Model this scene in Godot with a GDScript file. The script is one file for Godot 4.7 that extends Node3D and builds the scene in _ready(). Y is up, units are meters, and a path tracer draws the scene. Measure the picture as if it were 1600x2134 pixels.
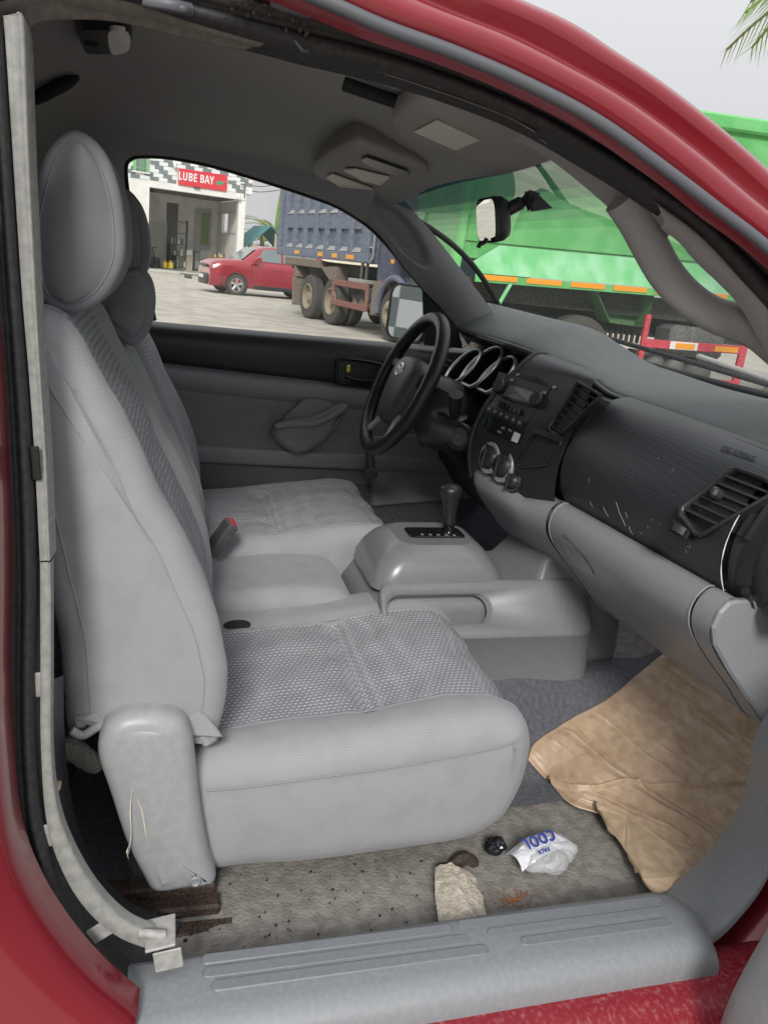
extends Node3D
# A red pickup truck's cab seen through its open passenger door, and the yard beyond.
# x runs to the front of the truck, y up, z to its passenger side; metres.

var M := {}
var taken := {}
var rng := RandomNumberGenerator.new()
const UP := Vector3.UP

# ---------------------------------------------------------------- shapes
func mb() -> SurfaceTool:
	var st := SurfaceTool.new()
	st.begin(Mesh.PRIMITIVE_TRIANGLES)
	st.set_smooth_group(-1)
	return st

func tri(st: SurfaceTool, a: Vector3, b: Vector3, c: Vector3) -> void:
	st.add_vertex(a); st.add_vertex(b); st.add_vertex(c)

func quad(st: SurfaceTool, a: Vector3, b: Vector3, c: Vector3, d: Vector3) -> void:
	tri(st, a, b, c); tri(st, a, c, d)

func fan(st: SurfaceTool, pts: PackedVector3Array) -> void:
	var m := Vector3.ZERO
	for p in pts: m += p
	m /= pts.size()
	for i in pts.size(): tri(st, m, pts[i], pts[(i + 1) % pts.size()])

# rows of points: a smooth sheet; close_u joins the ends of each row, close_v the first and last row
func grid(st: SurfaceTool, rows: Array, close_u := false, close_v := false, smooth := 1, with_uv := false) -> void:
	st.set_smooth_group(smooth)
	var n := rows.size()
	var m: int = rows[0].size()
	for j in (n if close_v else n - 1):
		var r: PackedVector3Array = rows[j]
		var q: PackedVector3Array = rows[(j + 1) % n]
		for i in (m if close_u else m - 1):
			var k := (i + 1) % m
			if with_uv:
				var u0 := float(i) / (m - 1)
				var u1 := float(i + 1) / (m - 1)
				var v0 := float(j) / (n - 1)
				var v1 := float(j + 1) / (n - 1)
				for e in [[r[i], u0, v0], [r[k], u1, v0], [q[k], u1, v1], [r[i], u0, v0], [q[k], u1, v1], [q[i], u0, v1]]:
					st.set_uv(Vector2(e[1], e[2])); st.add_vertex(e[0])
			else:
				tri(st, r[i], r[k], q[k]); tri(st, r[i], q[k], q[i])
	st.set_smooth_group(-1)

func bx(st: SurfaceTool, at: Vector3, size: Vector3, bevel := 0.0, turn := Basis.IDENTITY) -> void:
	var h := size * 0.5
	var b: float = minf(bevel, minf(h.x, minf(h.y, h.z)) * 0.95)
	var P := func(x, y, z): return at + turn * Vector3(x, y, z)
	if b <= 0.0:
		for s in [-1, 1]:
			quad(st, P.call(-h.x, -h.y, s * h.z), P.call(-h.x, h.y, s * h.z), P.call(h.x, h.y, s * h.z), P.call(h.x, -h.y, s * h.z))
			quad(st, P.call(s * h.x, -h.y, -h.z), P.call(s * h.x, h.y, -h.z), P.call(s * h.x, h.y, h.z), P.call(s * h.x, -h.y, h.z))
			quad(st, P.call(-h.x, s * h.y, -h.z), P.call(h.x, s * h.y, -h.z), P.call(h.x, s * h.y, h.z), P.call(-h.x, s * h.y, h.z))
		return
	var i := h - Vector3(b, b, b)
	for s in [-1, 1]:
		quad(st, P.call(-i.x, -i.y, s * h.z), P.call(-i.x, i.y, s * h.z), P.call(i.x, i.y, s * h.z), P.call(i.x, -i.y, s * h.z))
		quad(st, P.call(s * h.x, -i.y, -i.z), P.call(s * h.x, i.y, -i.z), P.call(s * h.x, i.y, i.z), P.call(s * h.x, -i.y, i.z))
		quad(st, P.call(-i.x, s * h.y, -i.z), P.call(i.x, s * h.y, -i.z), P.call(i.x, s * h.y, i.z), P.call(-i.x, s * h.y, i.z))
		for t in [-1, 1]:
			quad(st, P.call(-i.x, s * h.y, t * i.z), P.call(i.x, s * h.y, t * i.z), P.call(i.x, s * i.y, t * h.z), P.call(-i.x, s * i.y, t * h.z))
			quad(st, P.call(s * h.x, -i.y, t * i.z), P.call(s * h.x, i.y, t * i.z), P.call(s * i.x, i.y, t * h.z), P.call(s * i.x, -i.y, t * h.z))
			quad(st, P.call(s * h.x, t * i.y, -i.z), P.call(s * h.x, t * i.y, i.z), P.call(s * i.x, t * h.y, i.z), P.call(s * i.x, t * h.y, -i.z))
			for w in [-1, 1]:
				tri(st, P.call(s * h.x, t * i.y, w * i.z), P.call(s * i.x, t * h.y, w * i.z), P.call(s * i.x, t * i.y, w * h.z))

# a smooth curve through points
func smooth(pts: PackedVector3Array, n: int, closed := false) -> PackedVector3Array:
	var out := PackedVector3Array()
	var k := pts.size()
	var segs := k if closed else k - 1
	var tot := n if closed else n - 1
	for s in n:
		var t := float(s) / tot * segs
		var i := mini(int(t), segs - 1)
		var f := t - i
		var a: Vector3; var b: Vector3; var c: Vector3; var d: Vector3
		if closed:
			a = pts[(i - 1 + k) % k]; b = pts[i % k]; c = pts[(i + 1) % k]; d = pts[(i + 2) % k]
		else:
			b = pts[i]; c = pts[i + 1]
			a = pts[i - 1] if i > 0 else b * 2 - c
			d = pts[i + 2] if i + 2 < k else c * 2 - b
		out.append(0.5 * ((2 * b) + (c - a) * f + (2 * a - 5 * b + 4 * c - d) * f * f + (3 * b - a - 3 * c + d) * f * f * f))
	return out

func smooth2(pts: PackedVector2Array, n: int, closed := true) -> PackedVector2Array:
	var v := PackedVector3Array()
	for p in pts: v.append(Vector3(p.x, p.y, 0))
	var out := PackedVector2Array()
	for p in smooth(v, n, closed): out.append(Vector2(p.x, p.y))
	return out

# a tube of an elliptical section along a path; r may be a float or an array per point
func tube(st: SurfaceTool, path: PackedVector3Array, r, seg := 10, closed := false, squash := 1.0, side := Vector3.ZERO, caps := true) -> void:
	var n := path.size()
	var rows := []
	var prev := Vector3.ZERO
	for i in n:
		var a := path[(i - 1 + n) % n] if closed else path[maxi(i - 1, 0)]
		var b := path[(i + 1) % n] if closed else path[mini(i + 1, n - 1)]
		var t := (b - a).normalized()
		var u := side
		if side == Vector3.ZERO:
			u = prev if prev != Vector3.ZERO else (Vector3.UP if absf(t.y) < 0.9 else Vector3.RIGHT)
		u = (u - t * u.dot(t)).normalized()
		prev = u
		var w := t.cross(u)
		var rr: float = r[i] if r is Array else r
		var row := PackedVector3Array()
		for k in seg:
			var an := TAU * k / seg
			row.append(path[i] + u * cos(an) * rr + w * sin(an) * rr * squash)
		rows.append(row)
	grid(st, rows, true, closed)
	if caps and not closed:
		fan(st, rows[0]); fan(st, rows[n - 1])

# profile of (radius, height) pairs spun about an axis
func lathe(st: SurfaceTool, at: Vector3, axis: Vector3, prof: Array, seg := 24, crease := true) -> void:
	var y := axis.normalized()
	var x := y.cross(Vector3(0.3, 0.5, 0.8)).normalized()
	var z := x.cross(y)
	var prev := PackedVector3Array()
	for j in prof.size():
		var row := PackedVector3Array()
		for k in seg:
			var an := TAU * k / seg
			row.append(at + y * prof[j][1] + (x * cos(an) + z * sin(an)) * prof[j][0])
		if j > 0: grid(st, [prev, row], true, false, (10 + j) if crease else 1)
		prev = row

func area2(p: PackedVector2Array) -> float:
	var a := 0.0
	for i in p.size(): a += p[i].cross(p[(i + 1) % p.size()])
	return a * 0.5

# a flat outline given thickness: outline in 2D, put in place by a transform; chamfered front edge
func plate(st: SurfaceTool, poly: PackedVector2Array, thick: float, place: Transform3D, bevel := 0.0) -> void:
	var p := poly.duplicate()
	if area2(p) < 0: p.reverse()
	var n := p.size()
	var front := p
	if bevel > 0.0:
		front = PackedVector2Array()
		for i in n:
			var a := (p[i] - p[(i - 1 + n) % n]).normalized()
			var b := (p[(i + 1) % n] - p[i]).normalized()
			var nn := (Vector2(-a.y, a.x) + Vector2(-b.y, b.x)).normalized()
			front.append(p[i] + nn * bevel)
	var T := func(q: Vector2, z: float): return place * Vector3(q.x, q.y, z)
	var ix := Geometry2D.triangulate_polygon(front)
	for i in range(0, ix.size(), 3):
		tri(st, T.call(front[ix[i]], thick), T.call(front[ix[i + 1]], thick), T.call(front[ix[i + 2]], thick))
	var ib := Geometry2D.triangulate_polygon(p)
	for i in range(0, ib.size(), 3):
		tri(st, T.call(p[ib[i]], 0), T.call(p[ib[i + 1]], 0), T.call(p[ib[i + 2]], 0))
	for i in n:
		var k := (i + 1) % n
		quad(st, T.call(p[i], 0), T.call(p[i], thick - bevel), T.call(p[k], thick - bevel), T.call(p[k], 0))
		if bevel > 0.0:
			quad(st, T.call(p[i], thick - bevel), T.call(front[i], thick), T.call(front[k], thick), T.call(p[k], thick - bevel))

# outline in the xy plane, from z0 to z1 (z1 faces the passenger side)
func slab(st: SurfaceTool, poly: PackedVector2Array, z0: float, z1: float, bevel := 0.0) -> void:
	plate(st, poly, z1 - z0, Transform3D(Basis.IDENTITY, Vector3(0, 0, z0)), bevel)

# a soft cushion: a closed outline in the xy plane from z0 to z1 with rounded, slightly swollen ends
func pillow_rows(poly: PackedVector2Array, z0: float, z1: float, r: float, swell: float, mid: int, dent = null) -> Array:
	var p := poly.duplicate()
	if area2(p) < 0: p.reverse()
	var n := p.size()
	var nor := PackedVector2Array()
	var c := Vector2.ZERO
	for i in n:
		var a := (p[(i + 2) % n] - p[(i - 2 + n) % n]).normalized()
		nor.append(Vector2(-a.y, a.x))
		c += p[i] / n
	var st := []
	for k in 6: st.append([1, k / 6.0 * PI / 2, 0])
	for k in mid + 1: st.append([2, float(k) / mid, 0])
	for k in 6: st.append([3, (5 - k) / 6.0 * PI / 2, 0])
	var rows := []
	for s in st:
		var row := PackedVector3Array()
		for i in n:
			var q := p[i]
			var z := 0.0
			match s[0]:
				1: q = p[i] + nor[i] * r * (1 - sin(s[1])); z = z0 + r * (1 - cos(s[1]))
				2: z = lerpf(z0 + r, z1 - r, s[1])
				3: q = p[i] + nor[i] * r * (1 - sin(s[1])); z = z1 - r * (1 - cos(s[1]))
			var v := Vector3(q.x, q.y, z)
			if dent != null and s[0] in [1, 2, 3]: v += dent.call(v, i, n)
			row.append(v)
		rows.append(row)
	return rows

# close an end of a cushion: rungs across the outline from the point numbered start, swollen in the middle
func rung_cap(st: SurfaceTool, row: PackedVector3Array, start: int, swell: float) -> void:
	var n := row.size()
	var h := n / 2
	var rows := []
	for k in h + 1:
		var a := row[(start + k) % n]
		var b := row[(start - k + n) % n]
		if swell >= 0.0:
			var sw := a
			a = b; b = sw
		var r := PackedVector3Array()
		var e := sin(PI * clampf(float(k) / h, 0.0, 1.0))
		for i in 13:
			var t := i / 12.0
			r.append(a.lerp(b, t) + Vector3(0, 0, swell * sin(PI * t) * sqrt(maxf(e, 0.0))))
		rows.append(r)
	grid(st, rows)

func pillow(st: SurfaceTool, poly: PackedVector2Array, z0: float, z1: float, r: float, swell := 0.01, mid := 4, start := 0) -> void:
	var rows := pillow_rows(poly, z0, z1, r, swell, mid)
	grid(st, rows, true)
	rung_cap(st, rows[0], start, -swell); rung_cap(st, rows[rows.size() - 1], start, swell)

func rrect(w: float, h: float, r: float, seg := 4) -> PackedVector2Array:
	var out := PackedVector2Array()
	for q in 4:
		var c := Vector2((w / 2 - r) * [1, -1, -1, 1][q], (h / 2 - r) * [1, 1, -1, -1][q])
		for k in seg + 1:
			var a := PI / 2 * q + PI / 2 * k / seg
			out.append(c + Vector2(cos(a), sin(a)) * r)
	return out

func ring2(rx: float, ry: float, n := 28) -> PackedVector2Array:
	var out := PackedVector2Array()
	for k in n: out.append(Vector2(cos(TAU * k / n) * rx, sin(TAU * k / n) * ry))
	return out

# a frame at a point: x and y along the face, z out of it
func face(at: Vector3, xdir: Vector3, ydir: Vector3) -> Transform3D:
	var x := xdir.normalized()
	var z := x.cross(ydir).normalized()
	return Transform3D(Basis(x, z.cross(x), z), at)

# ---------------------------------------------------------------- objects
func numbered(n: String) -> String:
	if not taken.has(n):
		taken[n] = 0
		return n
	taken[n] += 1
	return "%s_%03d" % [n, taken[n]]

func tag(o: Node, label := "", category := "", group := "", kind := "") -> void:
	if label: o.set_meta("label", label)
	if category: o.set_meta("category", category)
	if group: o.set_meta("group", group)
	if kind: o.set_meta("kind", kind)

func obj(called: String, st: SurfaceTool, m: Material, parent: Node = self, label := "") -> MeshInstance3D:
	st.index()
	st.generate_normals()
	var o := MeshInstance3D.new()
	o.mesh = st.commit()
	o.material_override = m
	o.name = numbered(called) if parent == self else called
	parent.add_child(o, true)
	if label: o.set_meta("label", label)
	return o

func inst(called: String, mesh: Mesh, m: Material, parent: Node, at: Transform3D) -> MeshInstance3D:
	var o := MeshInstance3D.new()
	o.mesh = mesh; o.material_override = m; o.name = called
	parent.add_child(o, true)
	o.transform = at
	return o

func holder(called: String, parent: Node, label := "") -> Node3D:
	var o := Node3D.new()
	o.name = called
	parent.add_child(o, true)
	if label: o.set_meta("label", label)
	return o

func thing(called: String, label: String, category: String, at := Vector3.ZERO, turn := 0.0, group := "") -> Node3D:
	var o := Node3D.new()
	o.name = numbered(called)
	add_child(o)
	o.position = at
	o.rotation.y = turn
	tag(o, label, category, group)
	return o

func done(st: SurfaceTool) -> Mesh:
	st.index(); st.generate_normals()
	return st.commit()

# flat lettering as thin raised shapes
func words(text: String, size: float, depth: float, m: Material, parent: Node, at: Transform3D, called := "lettering", bold := true) -> MeshInstance3D:
	var t := TextMesh.new()
	var f := SystemFont.new()
	f.font_names = PackedStringArray(["Droid Sans"])
	if bold: f.font_weight = 700
	t.font = f
	t.text = text
	t.font_size = 64
	t.pixel_size = size / 64.0
	t.depth = depth
	t.curve_step = 2.0
	return inst(called, t, m, parent, at)

# ---------------------------------------------------------------- materials
func lin(r: float, g: float, b: float, a := 1.0) -> Color:
	var c := Color(r, g, b).linear_to_srgb()
	c.a = a
	return c

func mat(c: Color, rough := 0.6, metal := 0.0, spec := 0.5) -> StandardMaterial3D:
	var m := StandardMaterial3D.new()
	m.albedo_color = c
	m.roughness = rough
	m.metallic = metal
	m.metallic_specular = spec
	m.cull_mode = BaseMaterial3D.CULL_DISABLED
	return m

# mottled colour: noise between two colours, mapped in the world
func mottled(a: Color, b: Color, freq: float, scale: float, rough: float, seed_ := 1, octaves := 4, bump := 0.0, lo := 0.3, hi := 0.7) -> StandardMaterial3D:
	var m := mat(Color.WHITE, rough)
	var n := FastNoiseLite.new()
	n.seed = seed_; n.frequency = freq; n.fractal_octaves = octaves
	var g := Gradient.new()
	g.set_color(0, a); g.set_color(1, b)
	g.set_offset(0, lo); g.set_offset(1, hi)
	var t := NoiseTexture2D.new()
	t.width = 512; t.height = 512; t.seamless = true; t.noise = n; t.color_ramp = g
	m.albedo_texture = t
	m.uv1_triplanar = true
	m.uv1_world_triplanar = true
	m.uv1_scale = Vector3.ONE * scale
	if bump > 0.0:
		m.heightmap_enabled = true
		m.heightmap_scale = bump
		var h := NoiseTexture2D.new()
		h.width = 512; h.height = 512; h.seamless = true
		var n2 := FastNoiseLite.new()
		n2.seed = seed_ + 7; n2.frequency = 0.08; n2.fractal_octaves = 3
		h.noise = n2
		m.heightmap_texture = h
	return m

# a small computed tile of pattern, mapped in the world
func tiled(px: int, scale: float, rough: float, colour: Callable, height = null, relief := 0.0) -> StandardMaterial3D:
	var m := mat(Color.WHITE, rough)
	var im := Image.create(px, px, true, Image.FORMAT_RGB8)
	for y in px:
		for x in px: im.set_pixel(x, y, colour.call(x, y))
	im.generate_mipmaps()
	m.albedo_texture = ImageTexture.create_from_image(im)
	if height != null:
		var ih := Image.create(px, px, true, Image.FORMAT_RGB8)
		for y in px:
			for x in px:
				var v: float = height.call(x, y)
				ih.set_pixel(x, y, Color(v, v, v))
		ih.generate_mipmaps()
		m.heightmap_enabled = true
		m.heightmap_texture = ImageTexture.create_from_image(ih)
		m.heightmap_scale = relief
	m.uv1_triplanar = true
	m.uv1_world_triplanar = true
	m.uv1_scale = Vector3.ONE * scale
	return m
# ---------------------------------------------------------------- the scene
func _ready() -> void:
	rng.seed = 20
	var cam := Camera3D.new()
	cam.name = "camera"
	add_child(cam)
	cam.fov = 64.841
	cam.near = 0.05
	cam.far = 400.0
	cam.transform = Transform3D(Basis(Vector3(0.96405, 0.10843, 0.24260), Vector3(-0.03012, 0.95167, -0.30566), Vector3(-0.26401, 0.28736, 0.92072)), Vector3(0, 1.37, 1.56))
	cam.current = true

	var env := Environment.new()
	var sm := ProceduralSkyMaterial.new()
	sm.sky_top_color = Color(0.98, 0.99, 1.0)
	sm.sky_horizon_color = Color(0.6, 0.602, 0.61)
	sm.sky_curve = 1.2
	sm.ground_bottom_color = Color(0.5, 0.48, 0.44)
	sm.ground_horizon_color = Color(0.6, 0.6, 0.6)
	sm.sun_angle_max = 1.0
	sm.energy_multiplier = 1.0
	var sky := Sky.new()
	sky.sky_material = sm
	env.background_mode = Environment.BG_SKY
	env.sky = sky
	env.background_energy_multiplier = 1.0
	env.tonemap_mode = Environment.TONE_MAPPER_LINEAR
	env.tonemap_exposure = 1.88
	env.ssao_enabled = true
	env.ssil_enabled = true
	env.sdfgi_enabled = true
	var we := WorldEnvironment.new()
	we.name = "world_environment"
	we.environment = env
	add_child(we)

	var sun := DirectionalLight3D.new()
	sun.name = "sun"
	sun.light_energy = 0.5
	sun.light_color = Color(1.0, 0.985, 0.96)
	sun.light_angular_distance = 14.0
	sun.shadow_enabled = true
	add_child(sun)
	sun.look_at_from_position(Vector3.ZERO, Vector3(0.25, -0.62, -0.85), UP)

	materials()
	yard()
	var truck := thing("pickup_truck", "red pickup truck with its passenger door open onto a grey bench seat cab", "pickup truck")
	cab_shell(truck)
	seats(truck)
	dashboard(truck)
	console(truck)
	overhead(truck)
	far_door(truck)
	floor_things(truck)

func weave(x: int, y: int, s: int) -> float:
	return 0.5 + 0.5 * sin(TAU * x / s) * sin(TAU * y / s)

func materials() -> void:
	# seat cloth: a fine twill, and the coarse woven inserts with pale dots
	M.cloth = tiled(64, 40.0, 0.9, func(x, y):
		var t := 0.9 + 0.1 * sin(TAU * (x + y) / 8.0) + 0.05 * sin(TAU * y / 8.0)
		return lin(0.33 * t, 0.338 * t, 0.358 * t))
	M.cloth.rim_enabled = true
	M.cloth.rim = 0.3
	M.woven = tiled(64, 14.0, 0.92, func(x, y):
		var row := int(y / 8)
		var u := fposmod(x + (4 if row % 2 else 0), 8.0) - 4.0
		var v := fposmod(y, 8.0) - 4.0
		var d := u * u / 6.0 + v * v / 4.5
		if d < 1.0: return lin(0.5, 0.51, 0.53)
		return lin(0.235, 0.245, 0.268), func(x, y):
		var row := int(y / 8)
		var u := fposmod(x + (4 if row % 2 else 0), 8.0) - 4.0
		var v := fposmod(y, 8.0) - 4.0
		return clampf(1.0 - (u * u / 9.0 + v * v / 7.0), 0, 1), 0.12)
	M.cloth_dark = tiled(64, 40.0, 0.9, func(x, y):
		var t := 0.93 + 0.07 * sin(TAU * (x + y) / 8.0)
		return lin(0.23 * t, 0.235 * t, 0.26 * t))
	M.plastic_dark = mottled(lin(0.07, 0.072, 0.076), lin(0.09, 0.092, 0.096), 0.03, 4.0, 0.5, 24, 4)
	M.leather_grey = mottled(lin(0.075, 0.078, 0.078), lin(0.095, 0.097, 0.096), 0.06, 8.0, 0.45, 25, 3, 0.03)
	M.slat = mat(lin(0.035, 0.036, 0.038), 0.45)
	M.plastic_dark2 = mottled(lin(0.175, 0.182, 0.192), lin(0.188, 0.195, 0.205), 0.03, 4.0, 0.42, 26, 4)
	M.plastic_sheen = mottled(lin(0.175, 0.182, 0.192), lin(0.185, 0.192, 0.202), 0.03, 4.0, 0.28, 27, 4)
	M.plastic_arm = mottled(lin(0.2, 0.21, 0.215), lin(0.215, 0.225, 0.23), 0.03, 4.0, 0.42, 28, 4)
	M.cloth_door = mottled(lin(0.205, 0.206, 0.202), lin(0.23, 0.23, 0.225), 0.02, 3.0, 0.95, 29, 4)
	M.underlay = mottled(lin(0.36, 0.32, 0.26), lin(0.55, 0.5, 0.43), 0.03, 4.0, 0.95, 30, 4, 0.2)
	M.blue_print = mat(lin(0.03, 0.05, 0.3), 0.5)
	M.film = mat(Color(0.95, 0.96, 0.98, 0.3), 0.06)
	M.film.transparency = BaseMaterial3D.TRANSPARENCY_ALPHA
	M.film_white = mat(lin(0.62, 0.63, 0.68), 0.25)
	M.lamp_glass = mat(lin(0.6, 0.63, 0.65), 0.12, 0.3)
	M.tank = mottled(lin(0.11, 0.115, 0.11), lin(0.17, 0.17, 0.16), 0.03, 1.2, 0.7, 57, 4)
	M.green_dull = mottled(lin(0.09, 0.2, 0.09), lin(0.14, 0.25, 0.12), 0.03, 1.0, 0.7, 58, 4)
	M.plastic_door = mottled(lin(0.15, 0.157, 0.17), lin(0.165, 0.172, 0.185), 0.03, 4.0, 0.5, 31, 4)
	M.tread = mottled(lin(0.165, 0.178, 0.198), lin(0.185, 0.196, 0.214), 0.04, 4.0, 0.45, 33, 4)
	M.rust_dust = mat(lin(0.32, 0.14, 0.06), 0.95)
	M.seam = mat(lin(0.26, 0.265, 0.285), 0.9)
	M.plastic = mottled(lin(0.235, 0.245, 0.262), lin(0.25, 0.26, 0.277), 0.05, 6.0, 0.4, 3, 5, 0.015)
	M.plastic_worn = mottled(lin(0.225, 0.24, 0.26), lin(0.265, 0.275, 0.285), 0.04, 4.0, 0.45, 5, 6, 0.0, 0.35, 0.85)
	M.plastic_pale = mottled(lin(0.3, 0.305, 0.32), lin(0.33, 0.335, 0.345), 0.02, 5.0, 0.4, 6, 5)
	M.dash_top = mottled(lin(0.082, 0.09, 0.092), lin(0.095, 0.103, 0.103), 0.02, 3.0, 0.6, 8, 4, 0.02)
	M.black = mottled(lin(0.022, 0.024, 0.028), lin(0.028, 0.03, 0.034), 0.05, 6.0, 0.4, 60, 4, 0.015)
	M.black_matte = mat(lin(0.012, 0.012, 0.014), 0.8)
	M.black_gloss = mat(lin(0.012, 0.013, 0.015), 0.18)
	M.pad = tiled(64, 20.0, 0.4, func(x, y): return lin(0.026, 0.029, 0.034) if (fposmod(x, 8) - 4) ** 2 + (fposmod(y, 8) - 4) ** 2 > 4 else lin(0.055, 0.06, 0.066))
	M.leather = mottled(lin(0.014, 0.015, 0.016), lin(0.022, 0.023, 0.024), 0.1, 12.0, 0.36, 9, 3, 0.03)
	M.rubber = mottled(lin(0.016, 0.016, 0.018), lin(0.035, 0.035, 0.036), 0.03, 6.0, 0.6, 10, 4)
	M.rubber_grey = mat(lin(0.09, 0.095, 0.11), 0.5)
	M.silver = mat(lin(0.55, 0.56, 0.57), 0.28, 0.8)
	M.dial = mat(lin(0.4, 0.41, 0.42), 0.35, 0.1)
	M.chrome = mat(lin(0.8, 0.8, 0.8), 0.08, 1.0)
	M.mirror = mat(lin(0.85, 0.86, 0.87), 0.02, 1.0)
	M.headliner = mottled(lin(0.29, 0.292, 0.29), lin(0.315, 0.316, 0.312), 0.05, 8.0, 0.95, 11, 3)
	M.pillar = mottled(lin(0.27, 0.27, 0.272), lin(0.29, 0.288, 0.288), 0.03, 5.0, 0.62, 12, 3)
	M.visor = mottled(lin(0.27, 0.265, 0.25), lin(0.3, 0.295, 0.28), 0.05, 6.0, 0.9, 13, 3)
	M.strip = mottled(lin(0.21, 0.215, 0.205), lin(0.32, 0.32, 0.3), 0.02, 6.0, 0.6, 14, 6, 0.0, 0.2, 0.9)
	M.flange = mottled(lin(0.12, 0.11, 0.1), lin(0.17, 0.155, 0.14), 0.03, 5.0, 0.9, 15, 4)
	M.red = mat(lin(0.24, 0.01, 0.022), 0.35, 0.35)
	M.red.clearcoat_enabled = true
	M.red.clearcoat = 1.0
	M.red.clearcoat_roughness = 0.1
	M.red_dusty = mottled(lin(0.24, 0.012, 0.024), lin(0.4, 0.2, 0.18), 0.06, 3.0, 0.38, 16, 6, 0.0, 0.5, 1.05)
	M.carpet = mottled(lin(0.19, 0.18, 0.165), lin(0.265, 0.25, 0.23), 0.02, 3.0, 1.0, 17, 5, 0.15)
	M.carpet_blue = mottled(lin(0.085, 0.09, 0.105), lin(0.125, 0.13, 0.15), 0.04, 4.0, 1.0, 18, 5, 0.15)
	M.board = mottled(lin(0.4, 0.28, 0.185), lin(0.5, 0.37, 0.26), 0.02, 3.5, 0.42, 19, 5)
	M.board_pale = mottled(lin(0.42, 0.31, 0.2), lin(0.52, 0.4, 0.28), 0.02, 3.0, 0.85, 20, 5)
	M.rust = mottled(lin(0.025, 0.022, 0.02), lin(0.13, 0.07, 0.048), 0.04, 8.0, 0.75, 21, 6, 0.0, 0.35, 0.85)
	M.steel = mottled(lin(0.3, 0.3, 0.29), lin(0.38, 0.375, 0.36), 0.03, 5.0, 0.45, 22, 4)
	M.white = mat(lin(0.75, 0.75, 0.73), 0.5)
	M.label = mat(lin(0.62, 0.6, 0.52), 0.6)
	M.signal_red = mat(lin(0.6, 0.04, 0.05), 0.4)
	M.yellow = mat(lin(0.75, 0.6, 0.05), 0.5)
	M.felt = mottled(lin(0.3, 0.29, 0.26), lin(0.5, 0.48, 0.44), 0.08, 8.0, 1.0, 23, 4, 0.4)
	M.print = mat(lin(0.26, 0.27, 0.28), 0.6)
	M.display = mat(lin(0.11, 0.115, 0.1), 0.15)
	var sg := mat(Color(0.8, 0.86, 0.83, 0.1), 0.0)
	sg.transparency = BaseMaterial3D.TRANSPARENCY_ALPHA
	M.shield = sg
	for m in [M.cloth, M.cloth_dark, M.woven]:
		var nt := NoiseTexture2D.new()
		nt.width = 512; nt.height = 512; nt.seamless = true
		var fn := FastNoiseLite.new()
		fn.seed = 77; fn.frequency = 0.012; fn.fractal_octaves = 5
		nt.noise = fn
		var gr := Gradient.new()
		gr.set_color(0, Color(0.97, 0.97, 0.968)); gr.set_color(1, Color(1.0, 1.0, 1.0))
		gr.set_offset(0, 0.25); gr.set_offset(1, 0.55)
		nt.color_ramp = gr
		m.detail_enabled = true
		m.detail_albedo = nt
		m.detail_blend_mode = BaseMaterial3D.BLEND_MODE_MUL
		m.detail_uv_layer = BaseMaterial3D.DETAIL_UV_2
		m.uv2_triplanar = true
		m.uv2_world_triplanar = true
		m.uv2_scale = Vector3.ONE * 2.2
	var g := mat(Color(0.86, 0.93, 0.9, 0.06), 0.0)
	g.transparency = BaseMaterial3D.TRANSPARENCY_ALPHA
	M.glass = g
	for k in 5:
		var t := mat(lin(0.0, 0.11, 0.19, 0.22 + 0.16 * k), 0.0)
		t.transparency = BaseMaterial3D.TRANSPARENCY_ALPHA
		M["tint%d" % k] = t
	var w := mat(Color(0.25, 0.3, 0.3, 0.55), 0.0)
	w.transparency = BaseMaterial3D.TRANSPARENCY_ALPHA
	M.dark_glass = w
	yard_materials()

# ---------------------------------------------------------------- cab shell
func band(st: SurfaceTool, a: PackedVector3Array, b: PackedVector3Array, n: int, bump: Array, out := Vector3(0, 0.13, 1)) -> void:
	# a strip between two edges, its section lifted by the bump list of [share, lift]
	var pa := smooth(a, n)
	var pb := smooth(b, n)
	var rows := []
	for e in bump:
		var row := PackedVector3Array()
		for i in n: row.append(pa[i].lerp(pb[i], e[0]) + out.normalized() * e[1])
		rows.append(row)
	grid(st, rows)

func shield_base(z: float) -> Vector3: return Vector3(1.2 - 0.6 * z * z, 1.2 + 0.12 * z * z, z)
func shield_top(z: float) -> Vector3: return Vector3(0.62 - 0.32 * z * z, 1.575 - 0.12 * z * z, z)
func shield(z: float, t: float) -> Vector3:
	return shield_base(z * lerpf(1.0, 0.9, t)).lerp(shield_top(z * lerpf(1.0, 0.9, t)), t) + Vector3(0.03, 0.045, 0) * sin(PI * t)

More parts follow.
